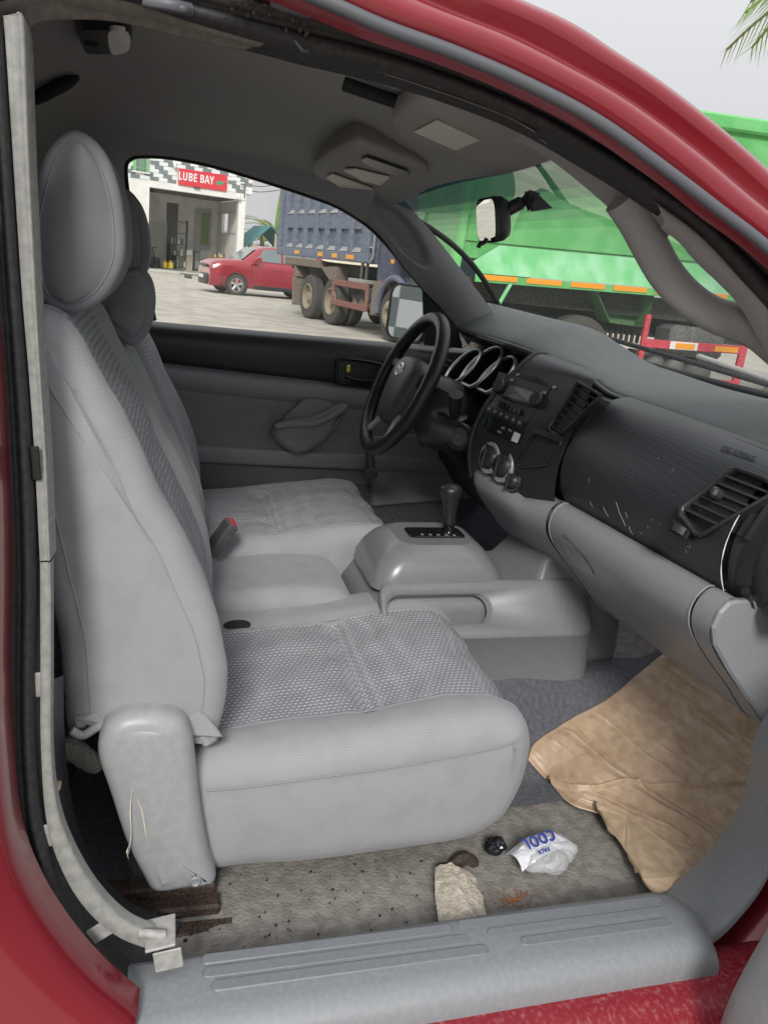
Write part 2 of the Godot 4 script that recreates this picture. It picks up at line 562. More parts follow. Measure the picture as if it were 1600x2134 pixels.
func cab_shell(truck: Node3D) -> void:
	# red outside: roof rail running down into the windscreen pillar
	var low := PackedVector3Array([Vector3(-0.032, 1.628, 0.688), Vector3(0.08, 1.618, 0.69), Vector3(0.144, 1.607, 0.691), Vector3(0.193, 1.598, 0.692), Vector3(0.268, 1.588, 0.694), Vector3(0.349, 1.572, 0.696), Vector3(0.435, 1.548, 0.699), Vector3(0.529, 1.51, 0.704), Vector3(0.596, 1.478, 0.708), Vector3(0.666, 1.447, 0.712), Vector3(0.759, 1.394, 0.719), Vector3(0.879, 1.313, 0.729)])
	var top := PackedVector3Array([Vector3(0.141, 1.709, 0.66), Vector3(0.222, 1.676, 0.66), Vector3(0.285, 1.661, 0.66), Vector3(0.34, 1.651, 0.66), Vector3(0.409, 1.638, 0.66), Vector3(0.465, 1.619, 0.66), Vector3(0.527, 1.598, 0.66), Vector3(0.608, 1.565, 0.66), Vector3(0.685, 1.529, 0.66), Vector3(0.76, 1.489, 0.66), Vector3(0.851, 1.436, 0.66), Vector3(0.961, 1.373, 0.66)])
	var st := mb()
	band(st, low, top, 60, [[-0.06, -0.03], [0.0, -0.006], [0.06, 0.004], [0.2, 0.014], [0.34, 0.012], [0.46, 0.0], [0.52, -0.008], [0.57, -0.006], [0.64, 0.008], [0.76, 0.016], [0.9, 0.012], [1.0, 0.0], [1.12, -0.03], [1.3, -0.09]], Vector3(0, 0.3, 1))
	obj("roof_rail", st, M.red, truck, "glossy red roof rail above the open door")
	# roof skin over the headliner
	st = mb()
	var rows := []
	for i in 14:
		var x := lerpf(-0.5, 0.56, i / 13.0)
		var r := PackedVector3Array()
		for k in 15:
			var z := lerpf(-0.62, 0.62, k / 14.0)
			r.append(Vector3(x, 1.745 - 0.12 * pow(absf(z) / 0.62, 4) - 0.09 * pow(maxf(0.0, (x - 0.1) / 0.46), 2) - 0.05 * pow(maxf(0.0, (-0.2 - x) / 0.3), 2), z))
		rows.append(r)
	grid(st, rows)
	obj("roof", st, M.red, truck)
	# grey lip and black door seal under the rail
	st = mb()
	tube(st, smooth(PackedVector3Array([Vector3(-0.032, 1.625, 0.689), Vector3(0.08, 1.615, 0.69), Vector3(0.145, 1.604, 0.692), Vector3(0.193, 1.594, 0.693), Vector3(0.269, 1.583, 0.694), Vector3(0.349, 1.567, 0.696), Vector3(0.435, 1.543, 0.699), Vector3(0.529, 1.504, 0.704), Vector3(0.597, 1.473, 0.709), Vector3(0.667, 1.441, 0.713), Vector3(0.76, 1.388, 0.72), Vector3(0.88, 1.306, 0.73)]), 60), 0.007, 8)
	obj("seal_lip", st, M.rubber_grey, truck)
	var upper := PackedVector3Array([Vector3(-0.191, 1.596, 0.602), Vector3(-0.123, 1.609, 0.601), Vector3(-0.034, 1.617, 0.6), Vector3(0.022, 1.619, 0.6), Vector3(0.09, 1.618, 0.6), Vector3(0.151, 1.617, 0.6), Vector3(0.214, 1.613, 0.6), Vector3(0.298, 1.6, 0.602), Vector3(0.387, 1.582, 0.604), Vector3(0.483, 1.555, 0.608), Vector3(0.587, 1.513, 0.613), Vector3(0.662, 1.477, 0.618), Vector3(0.74, 1.443, 0.622), Vector3(0.843, 1.384, 0.63)])
	var under := PackedVector3Array([Vector3(-0.179, 1.57, 0.606), Vector3(-0.123, 1.594, 0.603), Vector3(-0.048, 1.597, 0.602), Vector3(0.004, 1.59, 0.603), Vector3(0.062, 1.584, 0.604), Vector3(0.133, 1.578, 0.605), Vector3(0.217, 1.574, 0.605), Vector3(0.302, 1.564, 0.607), Vector3(0.391, 1.547, 0.609), Vector3(0.475, 1.52, 0.612), Vector3(0.572, 1.484, 0.617), Vector3(0.642, 1.453, 0.621), Vector3(0.719, 1.401, 0.628), Vector3(0.806, 1.337, 0.636)])
	st = mb()
	band(st, upper, under, 60, [[-0.05, -0.03], [0.0, 0.0], [0.12, 0.012], [0.3, 0.016], [0.42, 0.009], [0.5, 0.0], [0.58, 0.006], [0.75, 0.01], [0.9, 0.006], [1.0, -0.004], [1.05, -0.03]])
	obj("door_seal", st, M.rubber, truck, "black rubber door seal under the roof rail")
	st = mb()
	band(st, PackedVector3Array([Vector3(-0.192, 1.555, 0.608), Vector3(-0.186, 1.443, 0.622), Vector3(-0.178, 1.308, 0.64), Vector3(-0.171, 1.163, 0.659), Vector3(-0.167, 1.025, 0.677), Vector3(-0.167, 0.873, 0.696), Vector3(-0.164, 0.765, 0.711), Vector3(-0.155, 0.681, 0.721), Vector3(-0.132, 0.608, 0.731), Vector3(-0.097, 0.54, 0.74), Vector3(-0.06, 0.485, 0.747), Vector3(-0.012, 0.43, 0.754)]), PackedVector3Array([Vector3(-0.163, 1.551, 0.608), Vector3(-0.156, 1.448, 0.622), Vector3(-0.147, 1.311, 0.64), Vector3(-0.136, 1.165, 0.659), Vector3(-0.13, 1.026, 0.677), Vector3(-0.131, 0.9, 0.693), Vector3(-0.13, 0.815, 0.704), Vector3(-0.123, 0.727, 0.716), Vector3(-0.106, 0.646, 0.726), Vector3(-0.078, 0.581, 0.734), Vector3(-0.047, 0.525, 0.742), Vector3(-0.011, 0.478, 0.748)]), 60, [[-0.05, -0.03], [0.0, 0.0], [0.1, 0.012], [0.25, 0.019], [0.4, 0.017], [0.48, 0.007], [0.56, 0.004], [0.64, 0.01], [0.8, 0.014], [0.94, 0.006], [1.0, -0.006], [1.06, -0.04]])
	obj("door_seal", st, M.rubber, truck, "black rubber door seal down the rear edge of the opening")
	# torn seal and rust at the top edge
	for e in [[Vector3(-0.034, 1.596, 0.602), Vector3(0.013, 1.596, 0.603), 0.006], [Vector3(0.013, 1.595, 0.603), Vector3(-0.01, 1.593, 0.603), 0.004], [Vector3(0.09, 1.615, 0.6), Vector3(0.141, 1.613, 0.6), 0.005], [Vector3(0.117, 1.585, 0.604), Vector3(0.132, 1.578, 0.605), 0.002], [Vector3(0.109, 1.623, 0.599), Vector3(0.155, 1.622, 0.599), 0.004]]:
		var m: Vector3 = (e[0] + e[1]) * 0.5 + Vector3(rng.randf_range(-0.004, 0.004), rng.randf_range(-0.006, 0.004), 0.02)
		st = mb()
		tube(st, smooth(PackedVector3Array([e[0] + Vector3(0, 0, 0.012), m, e[1] + Vector3(0, 0, 0.012)]), 8), e[2], 6, false, 0.4)
		obj("torn_strip", st, M.rubber_grey, truck, "torn end of the seal above the opening")
	st = mb()
	for k in 26:
		var s := k / 25.0
		var a := Vector3(0.056, 1.607, 0.601).lerp(Vector3(0.134, 1.597, 0.602), s) + Vector3(rng.randf_range(-0.01, 0.01), rng.randf_range(-0.009, 0.009), 0.0175)
		var w := rng.randf_range(0.0006, 0.0026)
		var poly := PackedVector2Array()
		for q in 7: poly.append(Vector2(cos(TAU * q / 7), sin(TAU * q / 7)) * w * rng.randf_range(0.5, 1.3))
		plate(st, poly, 0.0006, face(a, Vector3(1, rng.randf_range(-0.6, 0.2), 0), UP))
	obj("rust_flakes", st, M.rust, truck).set_meta("kind", "stuff")
	# flange between seal and headliner
	st = mb()
	band(st, PackedVector3Array([Vector3(-0.179, 1.57, 0.606), Vector3(-0.123, 1.594, 0.603), Vector3(-0.048, 1.597, 0.602), Vector3(0.004, 1.59, 0.603), Vector3(0.062, 1.584, 0.604), Vector3(0.133, 1.578, 0.605), Vector3(0.217, 1.574, 0.605), Vector3(0.302, 1.563, 0.607), Vector3(0.367, 1.552, 0.608), Vector3(0.404, 1.541, 0.61)]), PackedVector3Array([Vector3(-0.152, 1.554, 0.575), Vector3(-0.137, 1.57, 0.575), Vector3(-0.104, 1.578, 0.575), Vector3(-0.058, 1.583, 0.575), Vector3(0.014, 1.579, 0.575), Vector3(0.116, 1.576, 0.575), Vector3(0.225, 1.571, 0.575), Vector3(0.313, 1.561, 0.575), Vector3(0.381, 1.547, 0.575), Vector3(0.424, 1.538, 0.575)]), 40, [[-0.1, -0.01], [0.0, -0.004], [0.3, -0.006], [0.8, -0.01], [1.0, -0.004], [1.1, 0.0]])
	obj("roof_flange", st, M.flange, truck, "dusty brown flange along the edge of the headliner")

	# red bodywork behind and below the opening
	st = mb()
	band(st, PackedVector3Array([Vector3(-0.181, 1.535, 0.7), Vector3(-0.174, 1.435, 0.713), Vector3(-0.164, 1.313, 0.729), Vector3(-0.156, 1.183, 0.746), Vector3(-0.152, 1.059, 0.762), Vector3(-0.153, 0.922, 0.78), Vector3(-0.149, 0.824, 0.793), Vector3(-0.141, 0.748, 0.803), Vector3(-0.119, 0.68, 0.812), Vector3(-0.087, 0.619, 0.82), Vector3(-0.053, 0.569, 0.826), Vector3(-0.011, 0.52, 0.832)]), PackedVector3Array([Vector3(-0.244, 1.486, 0.87), Vector3(-0.251, 1.408, 0.87), Vector3(-0.259, 1.311, 0.87), Vector3(-0.269, 1.204, 0.87), Vector3(-0.278, 1.098, 0.87), Vector3(-0.288, 0.978, 0.87), Vector3(-0.293, 0.835, 0.87), Vector3(-0.289, 0.701, 0.87), Vector3(-0.274, 0.58, 0.87), Vector3(-0.238, 0.475, 0.87), Vector3(-0.197, 0.395, 0.87), Vector3(-0.152, 0.309, 0.87)]), 50, [[-0.012, -0.06], [-0.006, -0.035], [0.0, -0.02], [0.02, -0.008], [0.06, 0.0], [0.3, 0.008], [0.6, 0.004], [1.0, 0.0]])
	obj("side_panel", st, M.red, truck, "red body side behind the door opening")
	st = mb()
	rows = []
	for x in [-0.45, -0.2, 0.0, 0.2, 0.4, 0.55, 0.7, 0.85, 1.0, 1.2]:
		var r := PackedVector3Array()
		for e in [[0.76, 0.44], [0.8, 0.462], [0.845, 0.468], [0.872, 0.462], [0.892, 0.452], [0.905, 0.44], [0.912, 0.42], [0.916, 0.38], [0.905, 0.3], [0.85, 0.24]]: r.append(Vector3(x, e[1] + 0.012 * x, e[0]))
		rows.append(r)
	grid(st, rows)
	obj("rocker_panel", st, M.red_dusty, truck, "dust-streaked red rocker panel under the sill")

	# rear corner of the cab and the panel behind it
	st = mb()
	rows = []
	for x in [-0.2, -0.3, -0.42, -0.52, -0.545, -0.55]:
		var r := PackedVector3Array()
		for e in [[0.28, 0.86], [0.5, 0.872], [0.9, 0.852], [1.2, 0.8], [1.45, 0.74], [1.6, 0.7], [1.67, 0.665], [1.72, 0.6], [1.735, 0.5]]:
			r.append(Vector3(x, e[0], e[1] - (0.02 if x < -0.53 else 0.0) - (0.02 if x > -0.25 else 0.0)))
		rows.append(r)
	grid(st, rows)
	obj("cab_corner", st, M.red, truck)
	st = mb()
	bx(st, Vector3(-0.54, 0.7, 0), Vector3(0.02, 0.84, 1.68), 0.004)
	bx(st, Vector3(-0.54, 1.62, 0), Vector3(0.02, 0.2, 1.32), 0.004)
	for s in [-1, 1]: bx(st, Vector3(-0.54, 1.32, s * 0.69), Vector3(0.02, 0.4, 0.24), 0.004)
	obj("rear_panel", st, M.red, truck)
	# pale trim strip down the rear edge of the opening, in two lengths, with its clips
	st = mb()
	band(st, PackedVector3Array([Vector3(-0.165, 1.561, 0.607), Vector3(-0.163, 1.551, 0.608), Vector3(-0.156, 1.448, 0.622), Vector3(-0.147, 1.311, 0.64), Vector3(-0.139, 1.215, 0.652), Vector3(-0.133, 1.125, 0.664), Vector3(-0.128, 1.027, 0.677)]), PackedVector3Array([Vector3(-0.147, 1.569, 0.606), Vector3(-0.144, 1.554, 0.608), Vector3(-0.14, 1.45, 0.622), Vector3(-0.133, 1.312, 0.639), Vector3(-0.127, 1.216, 0.652), Vector3(-0.121, 1.125, 0.664), Vector3(-0.117, 1.027, 0.677)]), 30, [[0.0, -0.02], [0.03, -0.002], [0.08, 0.003], [0.3, 0.001], [0.75, 0.0], [0.85, 0.003], [1.0, -0.002], [1.02, -0.05]])
	obj("pillar_strip", st, M.strip, truck, "scuffed pale trim strip on the rear pillar")
	st = mb()
	band(st, PackedVector3Array([Vector3(-0.128, 1.025, 0.677), Vector3(-0.127, 0.9, 0.693), Vector3(-0.126, 0.809, 0.705), Vector3(-0.119, 0.714, 0.717), Vector3(-0.099, 0.646, 0.726), Vector3(-0.071, 0.596, 0.733), Vector3(-0.035, 0.558, 0.737), Vector3(0.011, 0.534, 0.741)]), PackedVector3Array([Vector3(-0.116, 1.025, 0.677), Vector3(-0.115, 0.9, 0.693), Vector3(-0.114, 0.797, 0.706), Vector3(-0.105, 0.725, 0.716), Vector3(-0.083, 0.663, 0.724), Vector3(-0.055, 0.613, 0.73), Vector3(-0.024, 0.578, 0.735), Vector3(0.013, 0.556, 0.738)]), 40, [[0.0, -0.012], [0.04, -0.001], [0.12, 0.002], [0.5, 0.0], [0.9, 0.002], [1.0, -0.004], [1.02, -0.02]])
	obj("pillar_strip", st, M.strip, truck, "loose curved end of the pale trim strip")
	for e in [[Vector3(-0.129, 0.883, 0.695), 0.022, 0.03, 0.1], [Vector3(-0.122, 0.698, 0.719), 0.034, 0.03, 0.2], [Vector3(-0.06, 0.566, 0.736), 0.03, 0.022, 0.6]]:
		st = mb()
		bx(st, e[0] + Vector3(0, 0, -0.004), Vector3(e[1], e[2], 0.004), 0.001, Basis(Vector3(0, 0, 1), e[3]))
		bx(st, e[0] + Vector3(-e[1] * 0.4, -e[2] * 0.4, -0.01), Vector3(e[1] * 0.4, e[2] * 0.3, 0.012), 0.001, Basis(Vector3(0, 0, 1), e[3] + 0.3))
		obj("clip", st, M.steel, truck)
	st = mb()
	bx(st, Vector3(-0.131, 1.134, 0.663) + Vector3(0, 0, 0.006), Vector3(0.008, 0.036, 0.006), 0.001, Basis(Vector3(0, 0, 1), 0.05))
	obj("clip", st, M.black_matte, truck)
	st = mb()
	bx(st, Vector3(0.013, 0.552, 0.738) + Vector3(0.0, 0.004, -0.006), Vector3(0.036, 0.004, 0.05), 0.001, Basis(Vector3(0, 0, 1), 0.18))
	bx(st, Vector3(0.023, 0.535, 0.74) + Vector3(0.0, -0.004, 0.01), Vector3(0.034, 0.03, 0.003), 0.001, Basis(Vector3(0, 0, 1), 0.15))
	tube(st, PackedVector3Array([Vector3(-0.013, 0.56, 0.737) + Vector3(0, 0.004, 0), Vector3(0.019, 0.553, 0.738) + Vector3(0, 0.006, 0)]), 0.006, 6)
	obj("bracket", st, M.steel, truck, "bare metal bracket at the end of the trim strip")
	# ribbed grey step behind the loose strip
	st = mb()
	band(st, PackedVector3Array([Vector3(-0.134, 0.887, 0.69), Vector3(-0.135, 0.8, 0.69), Vector3(-0.128, 0.707, 0.69), Vector3(-0.111, 0.615, 0.69), Vector3(-0.082, 0.538, 0.69), Vector3(-0.047, 0.48, 0.69), Vector3(-0.006, 0.441, 0.69)]), PackedVector3Array([Vector3(-0.113, 0.847, 0.62), Vector3(-0.112, 0.752, 0.62), Vector3(-0.102, 0.651, 0.62), Vector3(-0.081, 0.574, 0.62), Vector3(-0.05, 0.515, 0.62), Vector3(-0.009, 0.473, 0.62), Vector3(0.044, 0.445, 0.62)]), 30, [[0.0, -0.01], [0.5, 0.0], [1.0, -0.02]])
	obj("pillar_base", st, M.black, truck)
	st = mb()
	for e in [Vector3(-0.134, 0.744, 0.69), Vector3(-0.134, 0.694, 0.69), Vector3(-0.123, 0.629, 0.69), Vector3(-0.109, 0.59, 0.69), Vector3(-0.089, 0.541, 0.69)]:
		bx(st, e + Vector3(0.012, 0, -0.005), Vector3(0.03, 0.004, 0.016), 0.001)
	obj("rib", st, M.board, truck, "small tan fibre tabs behind the loose strip")

	# headliner
	st = mb()
	rows = []
	for i in 26:
		var t := i / 25.0
		var r := PackedVector3Array()
		for k in 27:
			var z := lerpf(-0.6, 0.585, k / 26.0)
			var zz := absf(z) / 0.6
			var x := lerpf(-0.36, 0.63 - 0.3 * z * z, t)
			var mid := 1.668 - 0.095 * smoothstep(-0.15, 0.55, x)
			var edge := 1.587 - 0.3 * pow(maxf(0.0, x - 0.05), 2)
			var y := lerpf(mid, minf(edge, mid), pow(minf(zz / 0.975, 1.0), 3.5)) - 0.16 * pow(clampf((-0.1 - x) / 0.26, 0, 1), 2.2)
			r.append(Vector3(x, y, z))
		rows.append(r)
	grid(st, rows)
	obj("headliner", st, M.headliner, truck, "grey fabric headliner of the cab roof")
	st = mb()
	tube(st, smooth(PackedVector3Array([Vector3(-0.26, 1.591, -0.2), Vector3(-0.22, 1.619, -0.2), Vector3(-0.174, 1.647, -0.2)]), 10), [0.006, 0.01, 0.012, 0.013, 0.013, 0.013, 0.013, 0.012, 0.009, 0.004], 8)
	obj("coat_hook", st, M.black_matte, truck, "dark moulded lip in the headliner above the headrests")

	# floor pan with the tunnel and the toe board
	st = mb()
	rows = []
	for i in 40:
		var x := lerpf(-0.42, 1.42, i / 39.0)
		var r := PackedVector3Array()
		for k in 45:
			var z := lerpf(-0.7, 0.715, k / 44.0)
			var y := 0.43 + 0.15 * smoothstep(0.34, 0.17, absf(z)) + 0.36 * smoothstep(1.02, 1.5, x) + 0.006 * sin(x * 21.0 + z * 13.0) * sin(z * 17.0 - x * 5.0)
			if z > 0.66: y += (z - 0.66) * 0.9
			r.append(Vector3(x, y, z))
		rows.append(r)
	grid(st, rows)
	obj("floor_carpet", st, M.carpet, truck, "stained brown-grey floor of the cab")
	st = mb()
	rows = []
	for i in 20:
		var x := lerpf(0.6, 1.3, i / 19.0)
		var r := PackedVector3Array()
		for k in 24:
			var z := lerpf(0.12, 0.4, k / 23.0)
			r.append(Vector3(x, 0.443 + 0.15 * smoothstep(0.34, 0.17, absf(z)) + 0.36 * smoothstep(1.02, 1.5, x) + 0.004 * sin(x * 31.0 + z * 23.0), z))
		rows.append(r)
	grid(st, rows)
	obj("tunnel_carpet", st, M.carpet_blue, truck, "blue-grey carpet on the side of the tunnel")
	st = mb()
	rows = []
	for i in 20:
		var x := lerpf(0.5, 1.3, i / 19.0)
		var r := PackedVector3Array()
		for k in 16:
			var z := lerpf(-0.68, -0.2, k / 15.0)
			r.append(Vector3(x, 0.438 + 0.15 * smoothstep(0.34, 0.17, absf(z)) + 0.36 * smoothstep(1.02, 1.5, x), z))
		rows.append(r)
	grid(st, rows)
	obj("driver_mat", st, M.carpet_blue, truck, "blue-grey carpet in the driver footwell")

	# rear wall with its dark window, firewall, far lower body
	st = mb()
	bx(st, Vector3(-0.43, 0.78, 0), Vector3(0.02, 0.74, 1.42))
	bx(st, Vector3(-0.43, 1.6, 0), Vector3(0.02, 0.2, 1.3))
	for s in [-1, 1]: bx(st, Vector3(-0.43, 1.33, s * 0.62), Vector3(0.02, 0.36, 0.16))
	obj("rear_wall", st, M.carpet_blue, truck, "carpeted back wall of the cab")
	st = mb()
	bx(st, Vector3(-0.3, 0.9, 0.67), Vector3(0.26, 0.98, 0.02), 0.005)
	obj("corner_trim", st, M.plastic_dark, truck)
	st = mb()
	rows = []
	for i in 8:
		var r := PackedVector3Array()
		for k in 12: r.append(Vector3(lerpf(-0.42, 0.02, i / 7.0), 0.441 + 0.004 * sin(i * 2.0 + k), lerpf(-0.66, 0.655, k / 11.0)) + Vector3(0, 0.15 * smoothstep(0.34, 0.17, absf(lerpf(-0.66, 0.655, k / 11.0))), 0))
		rows.append(r)
	grid(st, rows)
	obj("rear_carpet", st, M.carpet_blue, truck, "carpet behind the seats")
	st = mb()
	bx(st, Vector3(-0.5, 1.33, 0), Vector3(0.005, 0.4, 1.14))
	obj("rear_window", st, M.dark_glass, truck)
	st = mb()
	bx(st, Vector3(1.44, 0.68, 0), Vector3(0.02, 0.75, 1.5))
	obj("firewall", st, M.black_matte, truck)
	st = mb()
	bx(st, Vector3(1.95, 0.93, 0), Vector3(1.0, 0.2, 1.5), 0.06)
	obj("hood", st, M.red, truck)
	st = mb()
	bx(st, Vector3(1.38, 1.0, 0), Vector3(0.2, 0.2, 1.4), 0.02)
	obj("cowl", st, M.black, truck)
	st = mb()
	bx(st, Vector3(0.5, 0.42, -0.79), Vector3(2.4, 0.3, 0.1), 0.03)
	bx(st, Vector3(0.35, 0.75, -0.82), Vector3(1.7, 0.78, 0.04), 0.015)
	obj("far_side_panel", st, M.red, truck)

	# wheels and cargo box, out of the picture, so that the truck stands on the ground
	for wx in [-0.9, 1.75]:
		for s in [-1, 1]:
			var w := holder("wheel", truck)
			st = mb()
			lathe(st, Vector3(wx, 0.36, s * 0.76), Vector3(0, 0, s), [[0.2, -0.1], [0.3, -0.11], [0.35, -0.09], [0.36, 0.0], [0.35, 0.09], [0.3, 0.11], [0.2, 0.1]], 32, false)
			obj("tyre", st, M.rubber, w)
			st = mb()
			lathe(st, Vector3(wx, 0.36, s * 0.76), Vector3(0, 0, s), [[0.2, 0.1], [0.17, 0.06], [0.05, 0.07], [0.0, 0.08]], 24)
			obj("rim", st, M.steel, w)
	st = mb()
	bx(st, Vector3(-1.55, 0.62, 0), Vector3(2.1, 0.04, 1.5))
	for s in [-1, 1]: bx(st, Vector3(-1.55, 0.85, s * 0.78), Vector3(2.1, 0.5, 0.08), 0.03)
	bx(st, Vector3(-0.55, 0.85, 0), Vector3(0.05, 0.5, 1.5), 0.02)
	bx(st, Vector3(-2.58, 0.85, 0), Vector3(0.05, 0.5, 1.5), 0.02)
	obj("cargo_box", st, M.red, truck)

	# red front pillar foot and wing ahead of the opening
	st = mb()
	bx(st, Vector3(1.25, 0.75, 0.82), Vector3(0.72, 0.9, 0.05), 0.02)
	obj("wing", st, M.red, truck)
	st = mb()
	band(st, PackedVector3Array([Vector3(0.823, 0.397, 0.72), Vector3(0.883, 0.469, 0.72), Vector3(0.93, 0.555, 0.72), Vector3(0.973, 0.675, 0.72)]), PackedVector3Array([Vector3(0.836, 0.391, 0.8), Vector3(0.914, 0.415, 0.8), Vector3(0.979, 0.488, 0.8), Vector3(1.052, 0.611, 0.8)]), 16, [[0.0, -0.02], [0.1, 0.0], [0.5, 0.01], [1.0, 0.0]], Vector3(-0.3, 0.3, 1))
	obj("pillar_foot", st, M.red, truck)
	windscreen(truck)
	sill(truck)
	near_pillar(truck)
	open_door(truck)

# a strip of the windscreen between two heights, with the normals of the whole curved sheet
func glass_sheet(t0: float, t1: float, nv: int) -> SurfaceTool:
	var st := SurfaceTool.new()
	st.begin(Mesh.PRIMITIVE_TRIANGLES)
	var P := []
	var N := []
	for j in nv + 1:
		var r := []
		var q := []
		for k in 61:
			var z := lerpf(-0.66, 0.74, k / 60.0)
			var t := lerpf(t0, t1, float(j) / nv)
			r.append(shield(z, t))
			q.append((shield(z + 0.01, t) - shield(z - 0.01, t)).cross(shield(z, t + 0.01) - shield(z, t - 0.01)).normalized())
		P.append(r); N.append(q)
	for j in nv:
		for k in 60:
			for e in [[0, 0], [0, 1], [1, 1], [0, 0], [1, 1], [1, 0]]:
				st.set_normal(-N[j + e[0]][k + e[1]])
				st.add_vertex(P[j + e[0]][k + e[1]])
	st.index()
	return st

func sheet_obj(called: String, st: SurfaceTool, m: Material, parent: Node) -> void:
	var o := MeshInstance3D.new()
	o.mesh = st.commit()
	o.material_override = m
	o.name = called
	parent.add_child(o, true)

func windscreen(truck: Node3D) -> void:
	var st := mb()
	var ws := holder("windscreen", truck, "windscreen with a blue-green shade band along its top")
	sheet_obj("glass", glass_sheet(0.0, 0.69, 16), M.shield, ws)
	for b in 5: sheet_obj("shade_band", glass_sheet(0.69 + 0.048 * b, 0.69 + 0.048 * (b + 1) + (0.1 if b == 4 else 0.0), 4), M["tint%d" % b], ws)
	st = mb()
	var side := PackedVector3Array()
	for j in 15: side.append(shield(-0.655, j / 14.0))
	tube(st, side, 0.008, 8)
	obj("edge_seal", st, M.black_matte, ws)
	st = mb()
	var base := PackedVector3Array()
	for k in 25: base.append(shield(lerpf(-0.66, 0.66, k / 24.0), 0.0) + Vector3(0.004, 0.0, 0))
	tube(st, base, 0.012, 8)
	obj("edge_seal", st, M.black_matte, ws)
	# wiper resting on the glass
	var wp := holder("wiper", truck, "windscreen wiper lying along the foot of the glass")
	st = mb()
	tube(st, PackedVector3Array([shield(-0.42, 0.06) + Vector3(0.02, 0.015, 0), shield(-0.15, 0.03) + Vector3(0.025, 0.02, 0), shield(0.18, 0.0) + Vector3(0.03, 0.02, 0)]), 0.006, 6)
	obj("blade", st, M.black_matte, wp)
	st = mb()
	tube(st, PackedVector3Array([shield(-0.12, 0.04) + Vector3(0.03, 0.03, 0), shield(0.1, 0.0) + Vector3(0.04, 0.03, 0), shield(0.35, -0.04) + Vector3(0.06, 0.02, 0)]), 0.008, 6)
	obj("arm", st, M.steel, wp)

func sill(truck: Node3D) -> void:
	var sp := holder("sill_plate", truck, "scuffed grey plastic sill plate with long treads")
	var st := mb()
	var rows := []
	for i in 31:
		var t := i / 30.0
		var x := lerpf(-0.025, 0.79, t)
		var r := PackedVector3Array()
		var e := 1.0 - 0.8 * pow(smoothstep(0.93, 1.0, t), 2)
		var zo := 0.9 * 0 + lerpf(0.0, -0.012, smoothstep(0.0, 1.0, t))
		for p in [[0.7, 0.44], [0.704, 0.478], [0.71, 0.49], [0.722, 0.496], [0.76, 0.502], [0.8, 0.505], [0.818, 0.503], [0.832, 0.495], [0.838, 0.484], [0.842, 0.455], [0.838, 0.425]]:
			r.append(Vector3(x - (1.0 - e) * 0.02 * absf(p[0] - 0.75) / 0.08, 0.44 + (p[1] - 0.44) * lerpf(1.0, e, 0.35) + 0.014 * t, p[0] + zo))
		rows.append(r)
	grid(st, rows)
	fan(st, rows[0]); fan(st, rows[30])
	obj("plate", st, M.plastic_worn, sp)
	for e in [[0.065, 0.405, 0.726], [0.065, 0.42, 0.75], [0.075, 0.44, 0.774], [0.415, 0.74, 0.722], [0.45, 0.735, 0.745], [0.49, 0.725, 0.769]]:
		st = mb()
		var c := Vector3((e[0] + e[1]) / 2, 0, e[2])
		c.y = 0.4965 + 0.016 * c.x + (e[2] - 0.722) * 0.14
		plate(st, rrect(e[1] - e[0], 0.016, 0.0075), 0.0035, face(c, Vector3(1, 0.017, 0), Vector3(0, 0.08, -1)), 0.0015)
		obj("tread", st, M.tread, sp)
	# curved kick trim at the front foot of the opening
	st = mb()
	band(st, PackedVector3Array([Vector3(0.895, 0.815, 0.7), Vector3(0.881, 0.751, 0.7), Vector3(0.889, 0.683, 0.7), Vector3(0.882, 0.606, 0.7), Vector3(0.852, 0.542, 0.7), Vector3(0.809, 0.489, 0.7), Vector3(0.77, 0.455, 0.7)]), PackedVector3Array([Vector3(0.915, 0.74, 0.78), Vector3(0.89, 0.661, 0.78), Vector3(0.876, 0.604, 0.78), Vector3(0.858, 0.546, 0.78), Vector3(0.836, 0.505, 0.78), Vector3(0.817, 0.479, 0.78), Vector3(0.791, 0.458, 0.78)]), 30, [[0.0, -0.05], [0.02, -0.01], [0.12, 0.01], [0.35, 0.016], [0.65, 0.012], [0.88, 0.004], [1.0, -0.012], [1.02, -0.05]], Vector3(-0.3, 0.3, 1))
	obj("kick_trim", st, M.plastic_worn, truck, "grey curved kick trim at the front of the sill")

